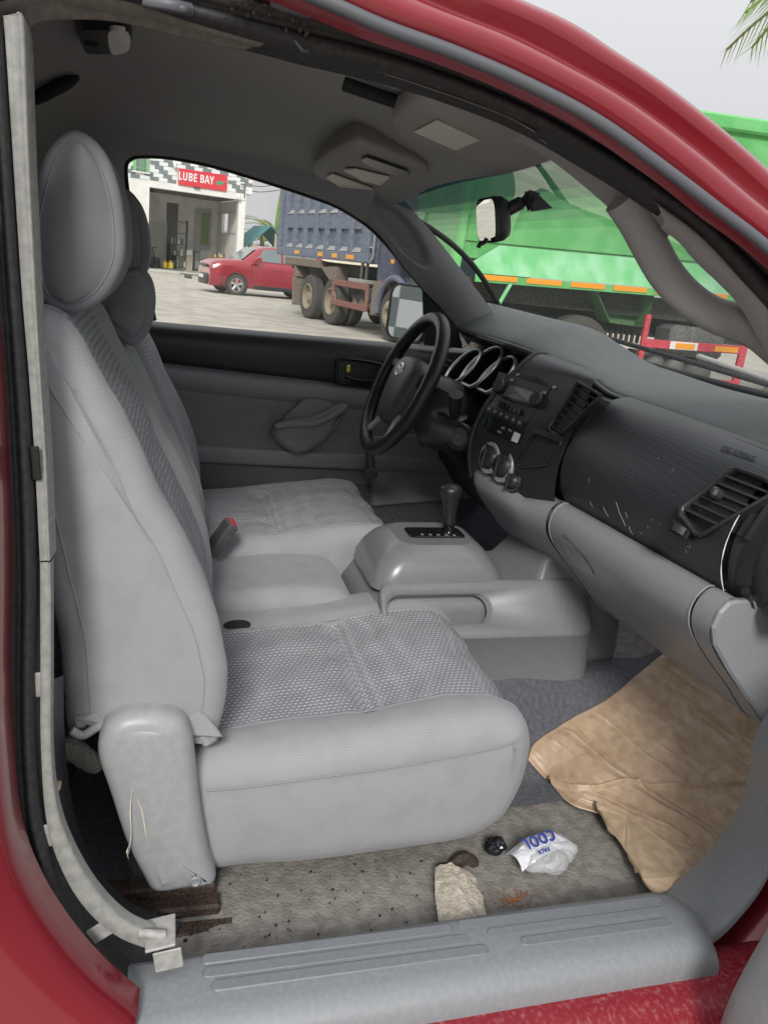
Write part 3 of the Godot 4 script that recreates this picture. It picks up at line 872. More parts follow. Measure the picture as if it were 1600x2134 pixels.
func near_pillar(truck: Node3D) -> void:
	var np := holder("pillar_trim", truck, "grey windscreen pillar trim with a grab handle")
	var st := mb()
	band(st, PackedVector3Array([Vector3(0.331, 1.561, 0.607), Vector3(0.391, 1.548, 0.609), Vector3(0.455, 1.528, 0.611), Vector3(0.522, 1.504, 0.614), Vector3(0.571, 1.485, 0.617), Vector3(0.611, 1.468, 0.619)]), PackedVector3Array([Vector3(0.415, 1.548, 0.54), Vector3(0.449, 1.539, 0.54), Vector3(0.485, 1.525, 0.54), Vector3(0.54, 1.498, 0.54), Vector3(0.581, 1.474, 0.54), Vector3(0.626, 1.434, 0.54)]), 40, [[-0.12, -0.03], [0.0, -0.004], [0.15, 0.003], [0.6, 0.003], [0.9, -0.002], [1.0, -0.01], [1.02, -0.03]])
	obj("pillar_cover", st, M.pillar, np)
	st = mb()
	band(st, PackedVector3Array([Vector3(0.564, 1.488, 0.617), Vector3(0.63, 1.459, 0.62), Vector3(0.669, 1.436, 0.623), Vector3(0.71, 1.407, 0.627), Vector3(0.752, 1.378, 0.631), Vector3(0.832, 1.32, 0.638)]), PackedVector3Array([Vector3(0.592, 1.459, 0.61), Vector3(0.623, 1.445, 0.61), Vector3(0.645, 1.43, 0.61), Vector3(0.666, 1.417, 0.61), Vector3(0.698, 1.399, 0.61), Vector3(0.742, 1.369, 0.61), Vector3(0.828, 1.285, 0.61)]), 40, [[-0.12, -0.03], [0.0, -0.004], [0.3, 0.003], [0.85, 0.002], [1.0, -0.004], [1.02, -0.012]])
	obj("pillar_cover", st, M.pillar, np)
	st = mb()
	var hp := smooth(PackedVector3Array([Vector3(0.552, 1.489, 0.565), Vector3(0.578, 1.465, 0.565), Vector3(0.607, 1.433, 0.565), Vector3(0.637, 1.403, 0.565), Vector3(0.676, 1.377, 0.565), Vector3(0.722, 1.359, 0.565), Vector3(0.766, 1.352, 0.565), Vector3(0.807, 1.345, 0.565), Vector3(0.864, 1.322, 0.565)]), 40)
	var hr := []
	for k in 40: hr.append(0.0235 + 0.002 * pow(1.0 - k / 39.0, 3) + 0.014 * pow(maxf(0.0, k / 39.0 - 0.6) / 0.4, 1.5))
	tube(st, hp, hr, 14, false, 0.8)
	obj("grab_handle", st, M.pillar, np, "looped grab handle moulded on the pillar trim")

func open_door(truck: Node3D) -> void:
	var d := holder("passenger_door", truck, "open passenger door, its grey lower trim at the edge of view")
	var st := mb()
	var rows := []
	# lower trim and pocket bulging towards the cab; plan runs from the hinge outwards
	for i in 20:
		var y := lerpf(0.36, 1.0, i / 19.0)
		var b := 0.075 * smoothstep(0.36, 0.46, y) * (1.0 - smoothstep(0.5, 0.86, y))
		var r := PackedVector3Array()
		for e in [[0.885, 0.875, 0.0], [0.835, 0.885, 0.2], [0.8, 0.9, 0.7], [0.775, 0.92, 1.0], [0.755, 0.95, 1.0], [0.735, 1.0, 0.95], [0.71, 1.08, 0.85], [0.66, 1.25, 0.75], [0.6, 1.45, 0.65], [0.53, 1.7, 0.4], [0.5, 1.8, 0.0]]:
			r.append(Vector3(e[0] - b * e[2], y, e[1]))
		rows.append(r)
	grid(st, rows)
	obj("door_trim", st, M.plastic_pale, d)
	st = mb()
	var poly := PackedVector2Array([Vector2(0.9, 0.88), Vector2(0.51, 1.82), Vector2(0.6, 1.86), Vector2(1.0, 0.92)])
	plate(st, poly, 0.9, Transform3D(Basis(Vector3(1, 0, 0), Vector3(0, 0, 1), Vector3(0, 1, 0)), Vector3(0, 0.3, 0)))
	obj("door_skin", st, M.red, d)

# ---------------------------------------------------------------- seats
# part of a cushion's skin, lifted a little: rows j0..j1, points i0..i1
func patch(st: SurfaceTool, rows: Array, j0: int, j1: int, i0: int, i1: int, lift: float) -> void:
	var out := []
	for j in range(j0, j1 + 1):
		var r := PackedVector3Array()
		for i in range(i0, i1 + 1):
			var R: PackedVector3Array = rows[j]
			var m := R.size()
			var du := R[(i + 1) % m] - R[(i - 1 + m) % m]
			var dv: Vector3 = rows[mini(j + 1, rows.size() - 1)][i % m] - rows[maxi(j - 1, 0)][i % m]
			var nn := du.cross(dv).normalized()
			var edge := 1.0 if (j > j0 and j < j1 and i > i0 and i < i1) else -0.6
			r.append(R[i % m] + nn * lift * edge)
		out.append(r)
	grid(st, out)

func shifted(p: PackedVector2Array, d: Vector2, s := Vector2.ONE) -> PackedVector2Array:
	var o := PackedVector2Array()
	for q in p: o.append(q * s + d)
	return o

func cushion_poly() -> PackedVector2Array:
	return PackedVector2Array([Vector2(0.05, 0.485), Vector2(0.2, 0.478), Vector2(0.36, 0.482), Vector2(0.48, 0.495), Vector2(0.545, 0.525), Vector2(0.575, 0.58), Vector2(0.584, 0.64), Vector2(0.578, 0.69), Vector2(0.55, 0.725), Vector2(0.48, 0.732), Vector2(0.38, 0.718), Vector2(0.27, 0.702), Vector2(0.16, 0.69), Vector2(0.06, 0.682), Vector2(0.0, 0.66), Vector2(0.0, 0.56)])

func back_poly() -> PackedVector2Array:
	return PackedVector2Array([Vector2(-0.112, 0.725), Vector2(-0.06, 0.74), Vector2(-0.01, 0.757), Vector2(0.035, 0.74), Vector2(0.075, 0.69), Vector2(0.092, 0.738), Vector2(0.094, 0.8), Vector2(0.087, 0.842), Vector2(0.075, 0.893), Vector2(0.056, 0.942), Vector2(0.027, 1.008), Vector2(-0.003, 1.062), Vector2(-0.026, 1.114), Vector2(-0.048, 1.157), Vector2(-0.068, 1.192), Vector2(-0.087, 1.227), Vector2(-0.103, 1.256), Vector2(-0.122, 1.275), Vector2(-0.155, 1.28), Vector2(-0.19, 1.262), Vector2(-0.19, 1.2), Vector2(-0.172, 1.1), Vector2(-0.148, 0.98), Vector2(-0.128, 0.88), Vector2(-0.12, 0.79)])

func head_poly() -> PackedVector2Array:
	return PackedVector2Array([Vector2(-0.122, 1.272), Vector2(-0.084, 1.29), Vector2(-0.06, 1.33), Vector2(-0.055, 1.369), Vector2(-0.063, 1.426), Vector2(-0.083, 1.471), Vector2(-0.116, 1.489), Vector2(-0.143, 1.467), Vector2(-0.161, 1.419), Vector2(-0.17, 1.36), Vector2(-0.16, 1.29)])

func seat_cushion(parent: Node3D, poly: PackedVector2Array, z0: float, z1: float, zi0: float, zi1: float, xc: float) -> void:
	var p := smooth2(poly, 128)
	var nz := FastNoiseLite.new()
	nz.seed = 31; nz.frequency = 6.0; nz.fractal_octaves = 3
	var dent := func(v: Vector3, i: int, n: int):
		var k := float(i) / n * 16.0
		var sag := Vector3(0.6, 1.0, 0.0) * 0.006 * nz.get_noise_3d(v.x, v.y * 0.7, v.z * 1.6)
		if k < 6.5 or k > 14.0: return sag
		var e := smoothstep(zi0 - 0.03, zi0 + 0.015, v.z) * (1.0 - smoothstep(zi1 - 0.015, zi1 + 0.03, v.z))
		var d := -0.016 * e * smoothstep(6.5, 8.0, k)
		d -= 0.011 * e * exp(-pow((v.x - xc) / 0.013, 2))
		d += 0.006 * e * absf(sin((v.x - xc) * 13.0))
		return Vector3(d * 0.25 if k < 8.5 else 0.0, d, 0) + sag
	var mid := 30
	var rows := pillow_rows(p, z0, z1, 0.045, 0.012, mid, dent)
	var st := mb()
	grid(st, rows, true)
	rung_cap(st, rows[0], 120, -0.003); rung_cap(st, rows[rows.size() - 1], 120, 0.003)
	var c := obj("seat_cushion", st, M.cloth, parent)
	var j0 := 0
	var j1 := 0
	for j in range(6, 6 + mid):
		if rows[j][0].z < zi0: j0 = j
		if rows[j][0].z < zi1: j1 = j
	st = mb()
	patch(st, rows, j0, j1 + 1, 57, 111, 0.0025)
	obj("woven_insert", st, M.woven, parent)
	for j in [j0, j1 + 1]:
		st = mb()
		var path := PackedVector3Array()
		for i in range(57, 112, 2): path.append(rows[j][i] + Vector3(0, 0.001, 0))
		tube(st, path, 0.0013, 5)
		obj("seam", st, M.seam, parent)

func backrest(parent: Node3D, poly: PackedVector2Array, z0: float, z1: float, zi0: float, zi1: float, insert: bool) -> void:
	var p := smooth2(poly, 150)
	var nz := FastNoiseLite.new()
	nz.seed = 32; nz.frequency = 6.0; nz.fractal_octaves = 3
	var dent := func(v: Vector3, i: int, n: int):
		var k := float(i) / n * 25.0
		var sag := Vector3(1.0, 0.3, 0.0) * 0.005 * nz.get_noise_3d(v.x, v.y * 0.7, v.z * 1.6)
		if k < 4.5 or k > 19.0: return sag
		var e := smoothstep(zi0 - 0.05, zi0 + 0.01, v.z) * (1.0 - smoothstep(zi1 - 0.01, zi1 + 0.05, v.z))
		var d := -0.013 * e * smoothstep(4.5, 6.5, k) * (1.0 - smoothstep(16.0, 19.0, k))
		return Vector3(d, d * 0.3, 0) + sag
	var mid := 30
	var rows := pillow_rows(p, z0, z1, 0.034, 0.008, mid, dent if insert else null)
	var st := mb()
	grid(st, rows, true)
	rung_cap(st, rows[0], 12, -0.012); rung_cap(st, rows[rows.size() - 1], 12, 0.012)
	obj("backrest", st, M.cloth, parent)
	st = mb()
	tube(st, rows[mid + 12], 0.0012, 5, true)
	obj("seam", st, M.seam, parent)
	if insert:
		var j0 := 0
		var j1 := 0
		for j in range(6, 6 + mid):
			if rows[j][0].z < zi0: j0 = j
			if rows[j][0].z < zi1: j1 = j
		st = mb()
		patch(st, rows, j0, j1 + 1, 30, 108, 0.0025)
		obj("woven_insert", st, M.woven, parent)

func headrest(parent: Node3D, poly: PackedVector2Array, z0: float, z1: float, m: Material) -> void:
	var h := holder("headrest", parent)
	var rows := pillow_rows(smooth2(poly, 60), z0, z1, 0.014, 0.012, 8)
	var st := mb()
	grid(st, rows, true)
	rung_cap(st, rows[0], 0, -0.016); rung_cap(st, rows[rows.size() - 1], 0, 0.016)
	obj("pad", st, m, h)
	st = mb()
	tube(st, rows[8 + 12], 0.0015, 6, true)
	obj("piping", st, m, h)
	st = mb()
	tube(st, rows[0], 0.0022, 6, true)
	obj("piping", st, m, h)

func seats(truck: Node3D) -> void:
	# passenger seat
	var ps := holder("passenger_seat", truck, "light grey cloth passenger seat with a woven insert")
	seat_cushion(ps, cushion_poly(), 0.02, 0.565, 0.145, 0.47, 0.325)
	backrest(ps, back_poly(), 0.09, 0.56, 0.19, 0.465, true)
	headrest(ps, head_poly(), 0.235, 0.45, M.cloth_dark)
	var st := mb()
	tube(st, smooth(PackedVector3Array([Vector3(0.072, 0.639, 0.569), Vector3(0.131, 0.641, 0.569), Vector3(0.221, 0.649, 0.569), Vector3(0.329, 0.659, 0.569), Vector3(0.442, 0.675, 0.569), Vector3(0.511, 0.687, 0.569), Vector3(0.547, 0.699, 0.568)]), 40), 0.0013, 5)
	obj("seam", st, M.seam, ps)
	# rolled hem along the foot of the backrest
	st = mb()
	tube(st, smooth(PackedVector3Array([Vector3(-0.108, 0.743, 0.565), Vector3(-0.094, 0.735, 0.565), Vector3(-0.078, 0.745, 0.565), Vector3(-0.053, 0.758, 0.565)]), 14), 0.006, 7)
	obj("hem", st, M.cloth, ps)
	st = mb()
	tube(st, smooth(PackedVector3Array([Vector3(0.044, 0.737, 0.555), Vector3(0.061, 0.723, 0.555), Vector3(0.07, 0.708, 0.555)]), 8), 0.007, 7)
	obj("hem", st, M.cloth, ps)
	# recliner cover with its screw hole and scratches
	var rc := holder("recliner_cover", ps, "scratched grey plastic recliner cover beside the cushion")
	st = mb()
	pillow(st, smooth2(PackedVector2Array([Vector2(-0.073, 0.722), Vector2(-0.067, 0.759), Vector2(-0.049, 0.778), Vector2(-0.022, 0.784), Vector2(0.011, 0.781), Vector2(0.036, 0.767), Vector2(0.048, 0.737), Vector2(0.055, 0.685), Vector2(0.064, 0.622), Vector2(0.078, 0.548), Vector2(0.089, 0.501), Vector2(0.049, 0.495), Vector2(0.005, 0.494), Vector2(-0.013, 0.525), Vector2(-0.036, 0.584), Vector2(-0.057, 0.662)]), 72), 0.535, 0.605, 0.022, 0.004, 2, 52)
	obj("cover", st, M.plastic_pale, rc)
	st = mb()
	lathe(st, Vector3(0.06, 0.517, 0.606), Vector3(0, 0, 1), [[0.0085, 0.001], [0.0065, 0.003], [0.005, 0.0015], [0.0, -0.001]], 18)
	obj("screw_hole", st, M.plastic_worn, rc)
	st = mb()
	for e in [PackedVector3Array([Vector3(-0.028, 0.681, 0.608), Vector3(-0.03, 0.643, 0.608), Vector3(-0.028, 0.609, 0.608), Vector3(-0.031, 0.574, 0.608)]), PackedVector3Array([Vector3(-0.022, 0.662, 0.608), Vector3(-0.015, 0.642, 0.608), Vector3(-0.01, 0.611, 0.608), Vector3(-0.004, 0.581, 0.608)]), PackedVector3Array([Vector3(-0.03, 0.59, 0.608), Vector3(-0.033, 0.578, 0.608), Vector3(-0.031, 0.566, 0.608)])]:
		var w := []
		var q := smooth(e, 10)
		for k in 10: w.append(0.0002 + 0.0016 * pow(sin(PI * (k + 0.5) / 10.0), 2) * rng.randf_range(0.3, 1.0))
		tube(st, q, w, 5, false, 0.05, Vector3(1, 0, 0))
	obj("scratch", st, M.label, rc)
	# seat rails, rusty where they meet the floor
	st = mb()
	for e in [[0.435, 0.565, 0.0], [0.42, 0.6, 0.02], [0.448, 0.535, -0.005]]:
		bx(st, Vector3(0.02 + e[2], e[0], e[1]), Vector3(0.16, 0.022, 0.03), 0.004)
	bx(st, Vector3(0.28, 0.455, 0.47), Vector3(0.5, 0.02, 0.03), 0.004, Basis(Vector3(0, 0, 1), 0.02))
	obj("seat_rail", st, M.rust, ps, "rusty seat rail end bolted to the floor")
	st = mb()
	bx(st, Vector3(0.28, 0.452, 0.16), Vector3(0.5, 0.03, 0.04), 0.004)
	obj("seat_rail", st, M.rust, ps)
	st = mb()
	tube(st, PackedVector3Array([Vector3(-0.151, 0.57, 0.5), Vector3(-0.121, 0.613, 0.5), Vector3(-0.097, 0.648, 0.5)]), 0.007, 4)
	obj("adjuster_bar", st, M.black, ps)
	# front foot of the rail
	st = mb()
	lathe(st, Vector3(0.504, 0.422, 0.53), Vector3(0.2, 0.2, 1), [[0.03, -0.01], [0.032, 0.0], [0.026, 0.008], [0.014, 0.008], [0.012, 0.0]], 16)
	bx(st, Vector3(0.471, 0.432, 0.535), Vector3(0.03, 0.018, 0.02), 0.003)
	obj("front_foot", st, M.rust, ps, "rusty front foot of the seat")

	# driver seat with the middle place
	var ds := holder("driver_seat", truck, "grey cloth driver seat across the cab")
	seat_cushion(ds, shifted(cushion_poly(), Vector2(-0.045, 0.068)), -0.6, -0.135, -0.53, -0.2, 0.25)
	backrest(ds, back_poly(), -0.6, -0.14, -0.5, -0.24, true)
	headrest(ds, shifted(head_poly(), Vector2(0.012, -0.018)), -0.47, -0.26, M.cloth_dark)
	var ms := holder("middle_seat", truck, "plain grey middle seat pad with a low headrest")
	st = mb()
	pillow(st, smooth2(PackedVector2Array([Vector2(0.0, 0.56), Vector2(0.15, 0.555), Vector2(0.3, 0.56), Vector2(0.375, 0.59), Vector2(0.397, 0.645), Vector2(0.39, 0.7), Vector2(0.35, 0.731), Vector2(0.25, 0.735), Vector2(0.12, 0.722), Vector2(0.0, 0.71)]), 80), -0.17, 0.075, 0.035, 0.0, 6)
	obj("seat_cushion", st, M.cloth, ms)
	backrest(ms, shifted(back_poly(), Vector2(-0.004, -0.006)), -0.13, 0.085, 0, 0, false)
	headrest(ms, PackedVector2Array([Vector2(-0.115, 1.235), Vector2(-0.085, 1.205), Vector2(-0.06, 1.192), Vector2(-0.042, 1.205), Vector2(-0.028, 1.235), Vector2(-0.026, 1.275), Vector2(-0.036, 1.308), Vector2(-0.058, 1.324), Vector2(-0.09, 1.31), Vector2(-0.115, 1.275)]), -0.115, 0.07, M.cloth_dark)
	st = mb()
	plate(st, ring2(0.026, 0.011), 0.004, face(Vector3(0.144, 0.685, 0.13), Vector3(1, 0.1, 0.1), Vector3(0, 0.6, -0.8)))
	obj("belt_slot", st, M.black_matte, ms, "dark belt slot between the seats")
	# buckle
	var bk := holder("belt_buckle", truck, "grey belt buckle with a red release button")
	var base := Vector3(0.1, 0.752, -0.09)
	var tip := Vector3(0.143, 0.822, -0.09)
	var ax := (tip - base).normalized()
	st = mb()
	bx(st, (base + tip) * 0.5, Vector3((tip - base).length(), 0.024, 0.045), 0.005, Basis(ax, ax.cross(Vector3(0.3, 0, 1)).normalized() * -1.0, Vector3(0.3, 0, 1).normalized()).orthonormalized())
	obj("body", st, M.plastic_dark, bk)
	st = mb()
	bx(st, tip + ax * 0.001, Vector3(0.004, 0.012, 0.034), 0.001, Basis(ax, ax.cross(Vector3(0.3, 0, 1)).normalized() * -1.0, Vector3(0.3, 0, 1).normalized()).orthonormalized())
	obj("button", st, M.signal_red, bk)

# ---------------------------------------------------------------- dashboard
# sections of the dash at a place across the cab: points front to back, lerped between stations
func dash_at(z: float, stations: Array) -> PackedVector2Array:
	for i in stations.size() - 1:
		if z <= stations[i + 1][0] or i == stations.size() - 2:
			var t: float = clampf((z - stations[i][0]) / (stations[i + 1][0] - stations[i][0]), 0, 1)
			var o := PackedVector2Array()
			for k in stations[i][1].size(): o.append(stations[i][1][k].lerp(stations[i + 1][1][k], t))
			return o
	return PackedVector2Array()

func dash_loft(st: SurfaceTool, stations: Array, z0: float, z1: float, n: int, fine := 5) -> Array:
	var rows := []
	for j in n + 1:
		var z := lerpf(z0, z1, float(j) / n)
		var p := dash_at(z, stations)
		var r := PackedVector3Array()
		for q in smooth2(p, (p.size() - 1) * fine + 1, false): r.append(Vector3(q.x, q.y, z))
		rows.append(r)
	grid(st, rows)
	return rows

func pv(a: Array) -> PackedVector2Array:
	var o := PackedVector2Array()
	for i in range(0, a.size(), 2): o.append(Vector2(a[i], a[i + 1]))
	return o

# the black pad's face: where it lies at a height and a place across
const PAD := [0.885, 1.182, 0.862, 1.178, 0.83, 1.165, 0.798, 1.135, 0.772, 1.09, 0.76, 1.04, 0.765, 0.995, 0.782, 0.962]
func pad_at(y: float, z: float) -> Vector3:
	var p := smooth2(pv(PAD), 71, false)
	var best := p[0]
	for q in p:
		if absf(q.y - y) < absf(best.y - y): best = q
	return Vector3(best.x + 0.03 * clampf((z - 0.14) / 0.5, 0, 1), y, z)

func dashboard(truck: Node3D) -> void:
	var db := holder("dashboard", truck, "dashboard in grey and black plastic")
	var st := mb()
	# top of the dash, from the windscreen back to the rear edge
	var rows := []
	for k in 61:
		var z := lerpf(-0.67, 0.675, k / 60.0)
		var b := shield_base(z)
		# hump over the instruments
		var h := smoothstep(-0.76, -0.64, z) * (1.0 - smoothstep(-0.26, -0.1, z))
		var hump := 0.055 * h
		var back := Vector2(lerpf(0.885, 0.785, h), lerpf(1.186 + 0.03 * (1.0 - smoothstep(-0.1, 0.1, z)), 1.222, h))
		if z > 0.0: back.y -= 0.012 * z
		var r := PackedVector3Array()
		for t in 13:
			var s := t / 12.0
			var x := lerpf(b.x, back.x, s)
			var y := lerpf(b.y - 0.004, back.y, s) + 0.022 * sin(PI * s) + hump * pow(sin(PI * clampf(s * 0.62 + 0.18, 0, 1)), 2) * smoothstep(0.0, 0.5, s)
			r.append(Vector3(x, y, z))
		# rolled rear lip
		var e := r[12]
		r.append(e + Vector3(-0.006, -0.006, 0)); r.append(e + Vector3(-0.004, -0.014, 0)); r.append(e + Vector3(0.02, -0.022, 0)); r.append(e + Vector3(0.06, -0.03, 0))
		rows.append(r)
	grid(st, rows)
	obj("dash_top", st, M.dash_top, db, "dusty grey dashboard top under the windscreen")
	st = mb()
	var gp := PackedVector3Array()
	for k in 50:
		var r: PackedVector3Array = rows[10 + k]
		gp.append(r[13] + Vector3(-0.005, -0.006, 0))
	tube(st, gp, 0.0075, 8)
	obj("dash_seam", st, M.black, db)
	# black recess under the hump, round the instruments
	st = mb()
	rows = []
	for k in 25:
		var z := lerpf(-0.67, -0.14, k / 24.0)
		var h := smoothstep(-0.76, -0.64, z) * (1.0 - smoothstep(-0.26, -0.1, z))
		var r := PackedVector3Array()
		for e in [[lerpf(0.9, 0.792, h), lerpf(1.212, 1.221, h)], [lerpf(0.9, 0.8, h), lerpf(1.2, 1.208, h)], [0.86, 1.19], [0.87, 1.15], [0.83, 1.09], [0.79, 1.04], [0.765, 1.0], [0.76, 0.94], [0.78, 0.86], [0.84, 0.78], [0.95, 0.73]]: r.append(Vector3(e[0], e[1], z))
		rows.append(r)
	grid(st, rows)
	obj("instrument_surround", st, M.black, db)
	st = mb()
	slab(st, pv([1.2, 1.15, 0.9, 1.17, 0.86, 1.14, 0.835, 1.07, 0.83, 1.0, 0.84, 0.972, 1.2, 0.972]), 0.65, 0.668, 0.004)
	obj("end_cap", st, M.black, db)

	# black pad in front of the passenger
	st = mb()
	var a := pv(PAD)
	var b := shifted(a, Vector2(0.03, 0.0))
	rows = dash_loft(st, [[0.14, a], [0.64, b]], 0.1415, 0.615, 20, 6)
	obj("pad", st, M.pad, db, "dimpled black dashboard pad with pale scratches")
	st = mb()
	dash_loft(st, [[0.6, shifted(b, Vector2(0.006, 0))], [0.68, shifted(b, Vector2(0.035, -0.002))]], 0.615, 0.685, 6, 6)
	obj("pad_end", st, M.black, db)
	st = mb()
	dash_loft(st, [[-0.1, shifted(a, Vector2(0.03, -0.004))], [0.14, shifted(a, Vector2(0.02, -0.004))], [0.7, shifted(a, Vector2(0.05, -0.004))]], -0.1, 0.66, 16, 5)
	bx(st, Vector3(0.86, 0.955, 0.1), Vector3(0.12, 0.05, 0.4))
	obj("pad_backing", st, M.black, db)
	st = mb()
	var pe := PackedVector3Array()
	var pw := []
	for y in [1.09, 1.075, 1.06, 1.045, 1.03, 1.015, 1.0, 0.985, 0.97]:
		pe.append(pad_at(y, 0.617) + Vector3(-0.001, 0, 0)); pw.append(rng.randf_range(0.0003, 0.0012))
	tube(st, pe, pw, 5)
	obj("chipped_edge", st, M.white, db, "worn white edge at the end of the pad")
	# pale scratches on the pad
	st = mb()
	for k in 20:
		var y := rng.randf_range(0.97, 1.12)
		var z := rng.randf_range(0.2, 0.55)
		if k > 12: y = rng.randf_range(0.965, 1.03)
		var l := rng.randf_range(0.002, 0.014)
		var an := rng.randf_range(0, PI)
		var p := PackedVector3Array()
		for q in 4: p.append(pad_at(y + sin(an) * l * q / 3.0 + rng.randf_range(-0.001, 0.001), z + cos(an) * l * q / 3.0) + Vector3(-0.0006, 0, 0))
		tube(st, p, rng.randf_range(0.0002, 0.0005), 4)
	for e in [[1.085, 0.52, 1.07, 0.545], [1.02, 0.34, 0.985, 0.37], [1.0, 0.30, 0.985, 0.315], [0.99, 0.38, 0.975, 0.385]]:
		var p := PackedVector3Array()
		for q in 6: p.append(pad_at(lerpf(e[0], e[2], q / 5.0) + rng.randf_range(-0.0012, 0.0012), lerpf(e[1], e[3], q / 5.0)) + Vector3(-0.0006, 0, 0))
		tube(st, p, 0.0006, 4)
	obj("scratch", st, M.print, db).set_meta("kind", "stuff")

	# grey lower dash: centre, glovebox, end
	var gl := pv([0.775, 0.964, 0.762, 0.962, 0.747, 0.945, 0.742, 0.92, 0.752, 0.89, 0.785, 0.85, 0.835, 0.80, 0.9, 0.735, 0.98, 0.715])
	var gr := shifted(gl, Vector2(0.03, 0.006))
	st = mb()
	var cl := pv([0.7, 0.965, 0.69, 0.955, 0.685, 0.94, 0.69, 0.915, 0.71, 0.885, 0.74, 0.85, 0.79, 0.80, 0.87, 0.75, 0.97, 0.73])
	var tip := pv([0.738, 0.94, 0.732, 0.936, 0.724, 0.925, 0.722, 0.91, 0.735, 0.88, 0.765, 0.845, 0.815, 0.80, 0.885, 0.742, 0.97, 0.72])
	dash_loft(st, [[-0.2, shifted(cl, Vector2(0.03, 0.0))], [-0.12, cl], [0.05, tip], [0.15, gl]], -0.2, 0.152, 24, 5)
	obj("centre_panel", st, M.plastic, db)
	st = mb()
	dash_loft(st, [[-0.2, shifted(gl, Vector2(-0.01, -0.01))], [0.2, shifted(gl, Vector2(0.02, -0.006))]], -0.2, 0.2, 8, 5)
	obj("panel_backing", st, M.plastic, db)
	var gb := holder("glovebox", truck, "grey plastic glovebox lid with a recessed latch")
	st = mb()
	dash_loft(st, [[0.14, gl], [0.64, gr]], 0.165, 0.598, 24, 6)
	obj("lid", st, M.plastic, gb)
	st = mb()
	dash_loft(st, [[0.14, shifted(gl, Vector2(0.012, -0.002))], [0.64, shifted(gr, Vector2(0.012, -0.002))]], 0.14, 0.61, 8, 5)
	obj("gap", st, M.plastic, gb)
	# latch: a recessed lens shape
	st = mb()
	var latch := PackedVector3Array()
	for q in smooth(PackedVector3Array([Vector3(0.748, 0.916, 0.221), Vector3(0.753, 0.91, 0.26), Vector3(0.76, 0.895, 0.301), Vector3(0.781, 0.867, 0.306), Vector3(0.791, 0.852, 0.26), Vector3(0.788, 0.852, 0.221), Vector3(0.763, 0.882, 0.221)]), 36, true): latch.append(q + Vector3(-0.003, 0.001, 0))
	fan(st, latch)
	obj("latch", st, M.plastic, gb)
	st = mb()
	dash_loft(st, [[0.14, gl], [0.64, gr]], 0.604, 0.645, 3, 6)
	slab(st, pv([0.806, 0.969, 0.79, 0.966, 0.778, 0.95, 0.773, 0.925, 0.784, 0.896, 0.818, 0.855, 0.868, 0.803, 0.932, 0.742, 0.96, 0.66, 1.15, 0.6, 1.3, 0.8, 1.2, 0.97]), 0.64, 0.652, 0.004)
	obj("dash_end", st, M.plastic, db, "grey end of the lower dashboard")
	# pale lines where lid and panels part
	for zz in [0.1655, 0.5975]:
		st = mb()
		var p := dash_at(zz, [[0.14, gl], [0.64, gr]])
		var path := PackedVector3Array()
		for q in smooth2(p, 40, false): path.append(Vector3(q.x, q.y, zz))
		tube(st, path, 0.0018, 5)
		obj("lid_edge", st, M.plastic, gb)
	# black end pod at the door side
	st = mb()
	pillow(st, smooth2(pv([0.83, 0.965, 0.845, 0.955, 0.9, 0.96, 0.93, 1.0, 0.92, 1.05, 0.88, 1.06, 0.85, 1.03]), 40), 0.66, 0.73, 0.02, 0.01, 2)
	obj("end_pod", st, M.black, db)
	st = mb()
	lathe(st, pad_at(0.985, 0.65) + Vector3(0.012, 0, 0.004), Vector3(-1, 0, 0.3), [[0.006, 0.0], [0.006, 0.006], [0.0, 0.007]], 14)
	obj("screw", st, M.black_matte, db)
	words("SRS AIRBAG", 0.013, 0.0006, M.pad, db, face(pad_at(1.158, 0.53) + Vector3(-0.001, 0.002, 0), Vector3(0.06, 0, 1), Vector3(0.6, 0.8, 0)), "lettering")

	side_vent(truck)
	centre_stack(truck)
	instruments(truck)
	steering(truck)

func vent(truck: Node3D, at: Transform3D, poly: PackedVector2Array, w: float, h: float, slats: int, label: String, tilt: float) -> Node3D:
	var v := holder("air_vent", truck, label)
	var n := poly.size()
	# frame: outer rim to inner edge, then walls going in
	var c := Vector2.ZERO
	for q in poly: c += q / n
	var st := mb()
	var rows := []
	for e in [[1.06, -0.002], [1.05, 0.003], [1.0, 0.004], [0.95, 0.002], [0.93, -0.004], [0.92, -0.035]]:
		var r := PackedVector3Array()
		for q in poly:
			var s: Vector2 = c + (q - c) * e[0]
			r.append(at * Vector3(s.x, s.y, e[1]))
		rows.append(r)
	grid(st, rows, true)
	obj("frame", st, M.black, v)
	st = mb()
	fan(st, rows[5])
	obj("duct", st, M.black_matte, v)
	for k in slats:
		st = mb()
		var y := lerpf(-h / 2, h / 2, (k + 0.7) / (slats + 0.4))
		# trim the slat to the outline
		var x0 := 9.0
		var x1 := -9.0
		for i in n:
			var a := poly[i]
			var b := poly[(i + 1) % n]
			if (a.y - y) * (b.y - y) <= 0.0 and absf(a.y - b.y) > 1e-6:
				var x := lerpf(a.x, b.x, (y - a.y) / (b.y - a.y))
				x0 = minf(x0, x); x1 = maxf(x1, x)
		if x1 - x0 < 0.004: continue
		x0 = c.x + (x0 - c.x) * 0.93; x1 = c.x + (x1 - c.x) * 0.93
		bx(st, at * Vector3((x0 + x1) / 2, y, -0.006), Vector3(x1 - x0, 0.0032, 0.013), 0.0012, at.basis * Basis(Vector3(1, 0, 0), tilt))
		obj("slat", st, M.slat, v)
	for k in 6:
		st = mb()
		var x := lerpf(-w / 2, w / 2, (k + 0.7) / 6.4)
		bx(st, at * Vector3(x, 0, -0.022), Vector3(0.002, h * 0.8, 0.012), 0.0, at.basis)
		obj("vane", st, M.black, v)
	return v

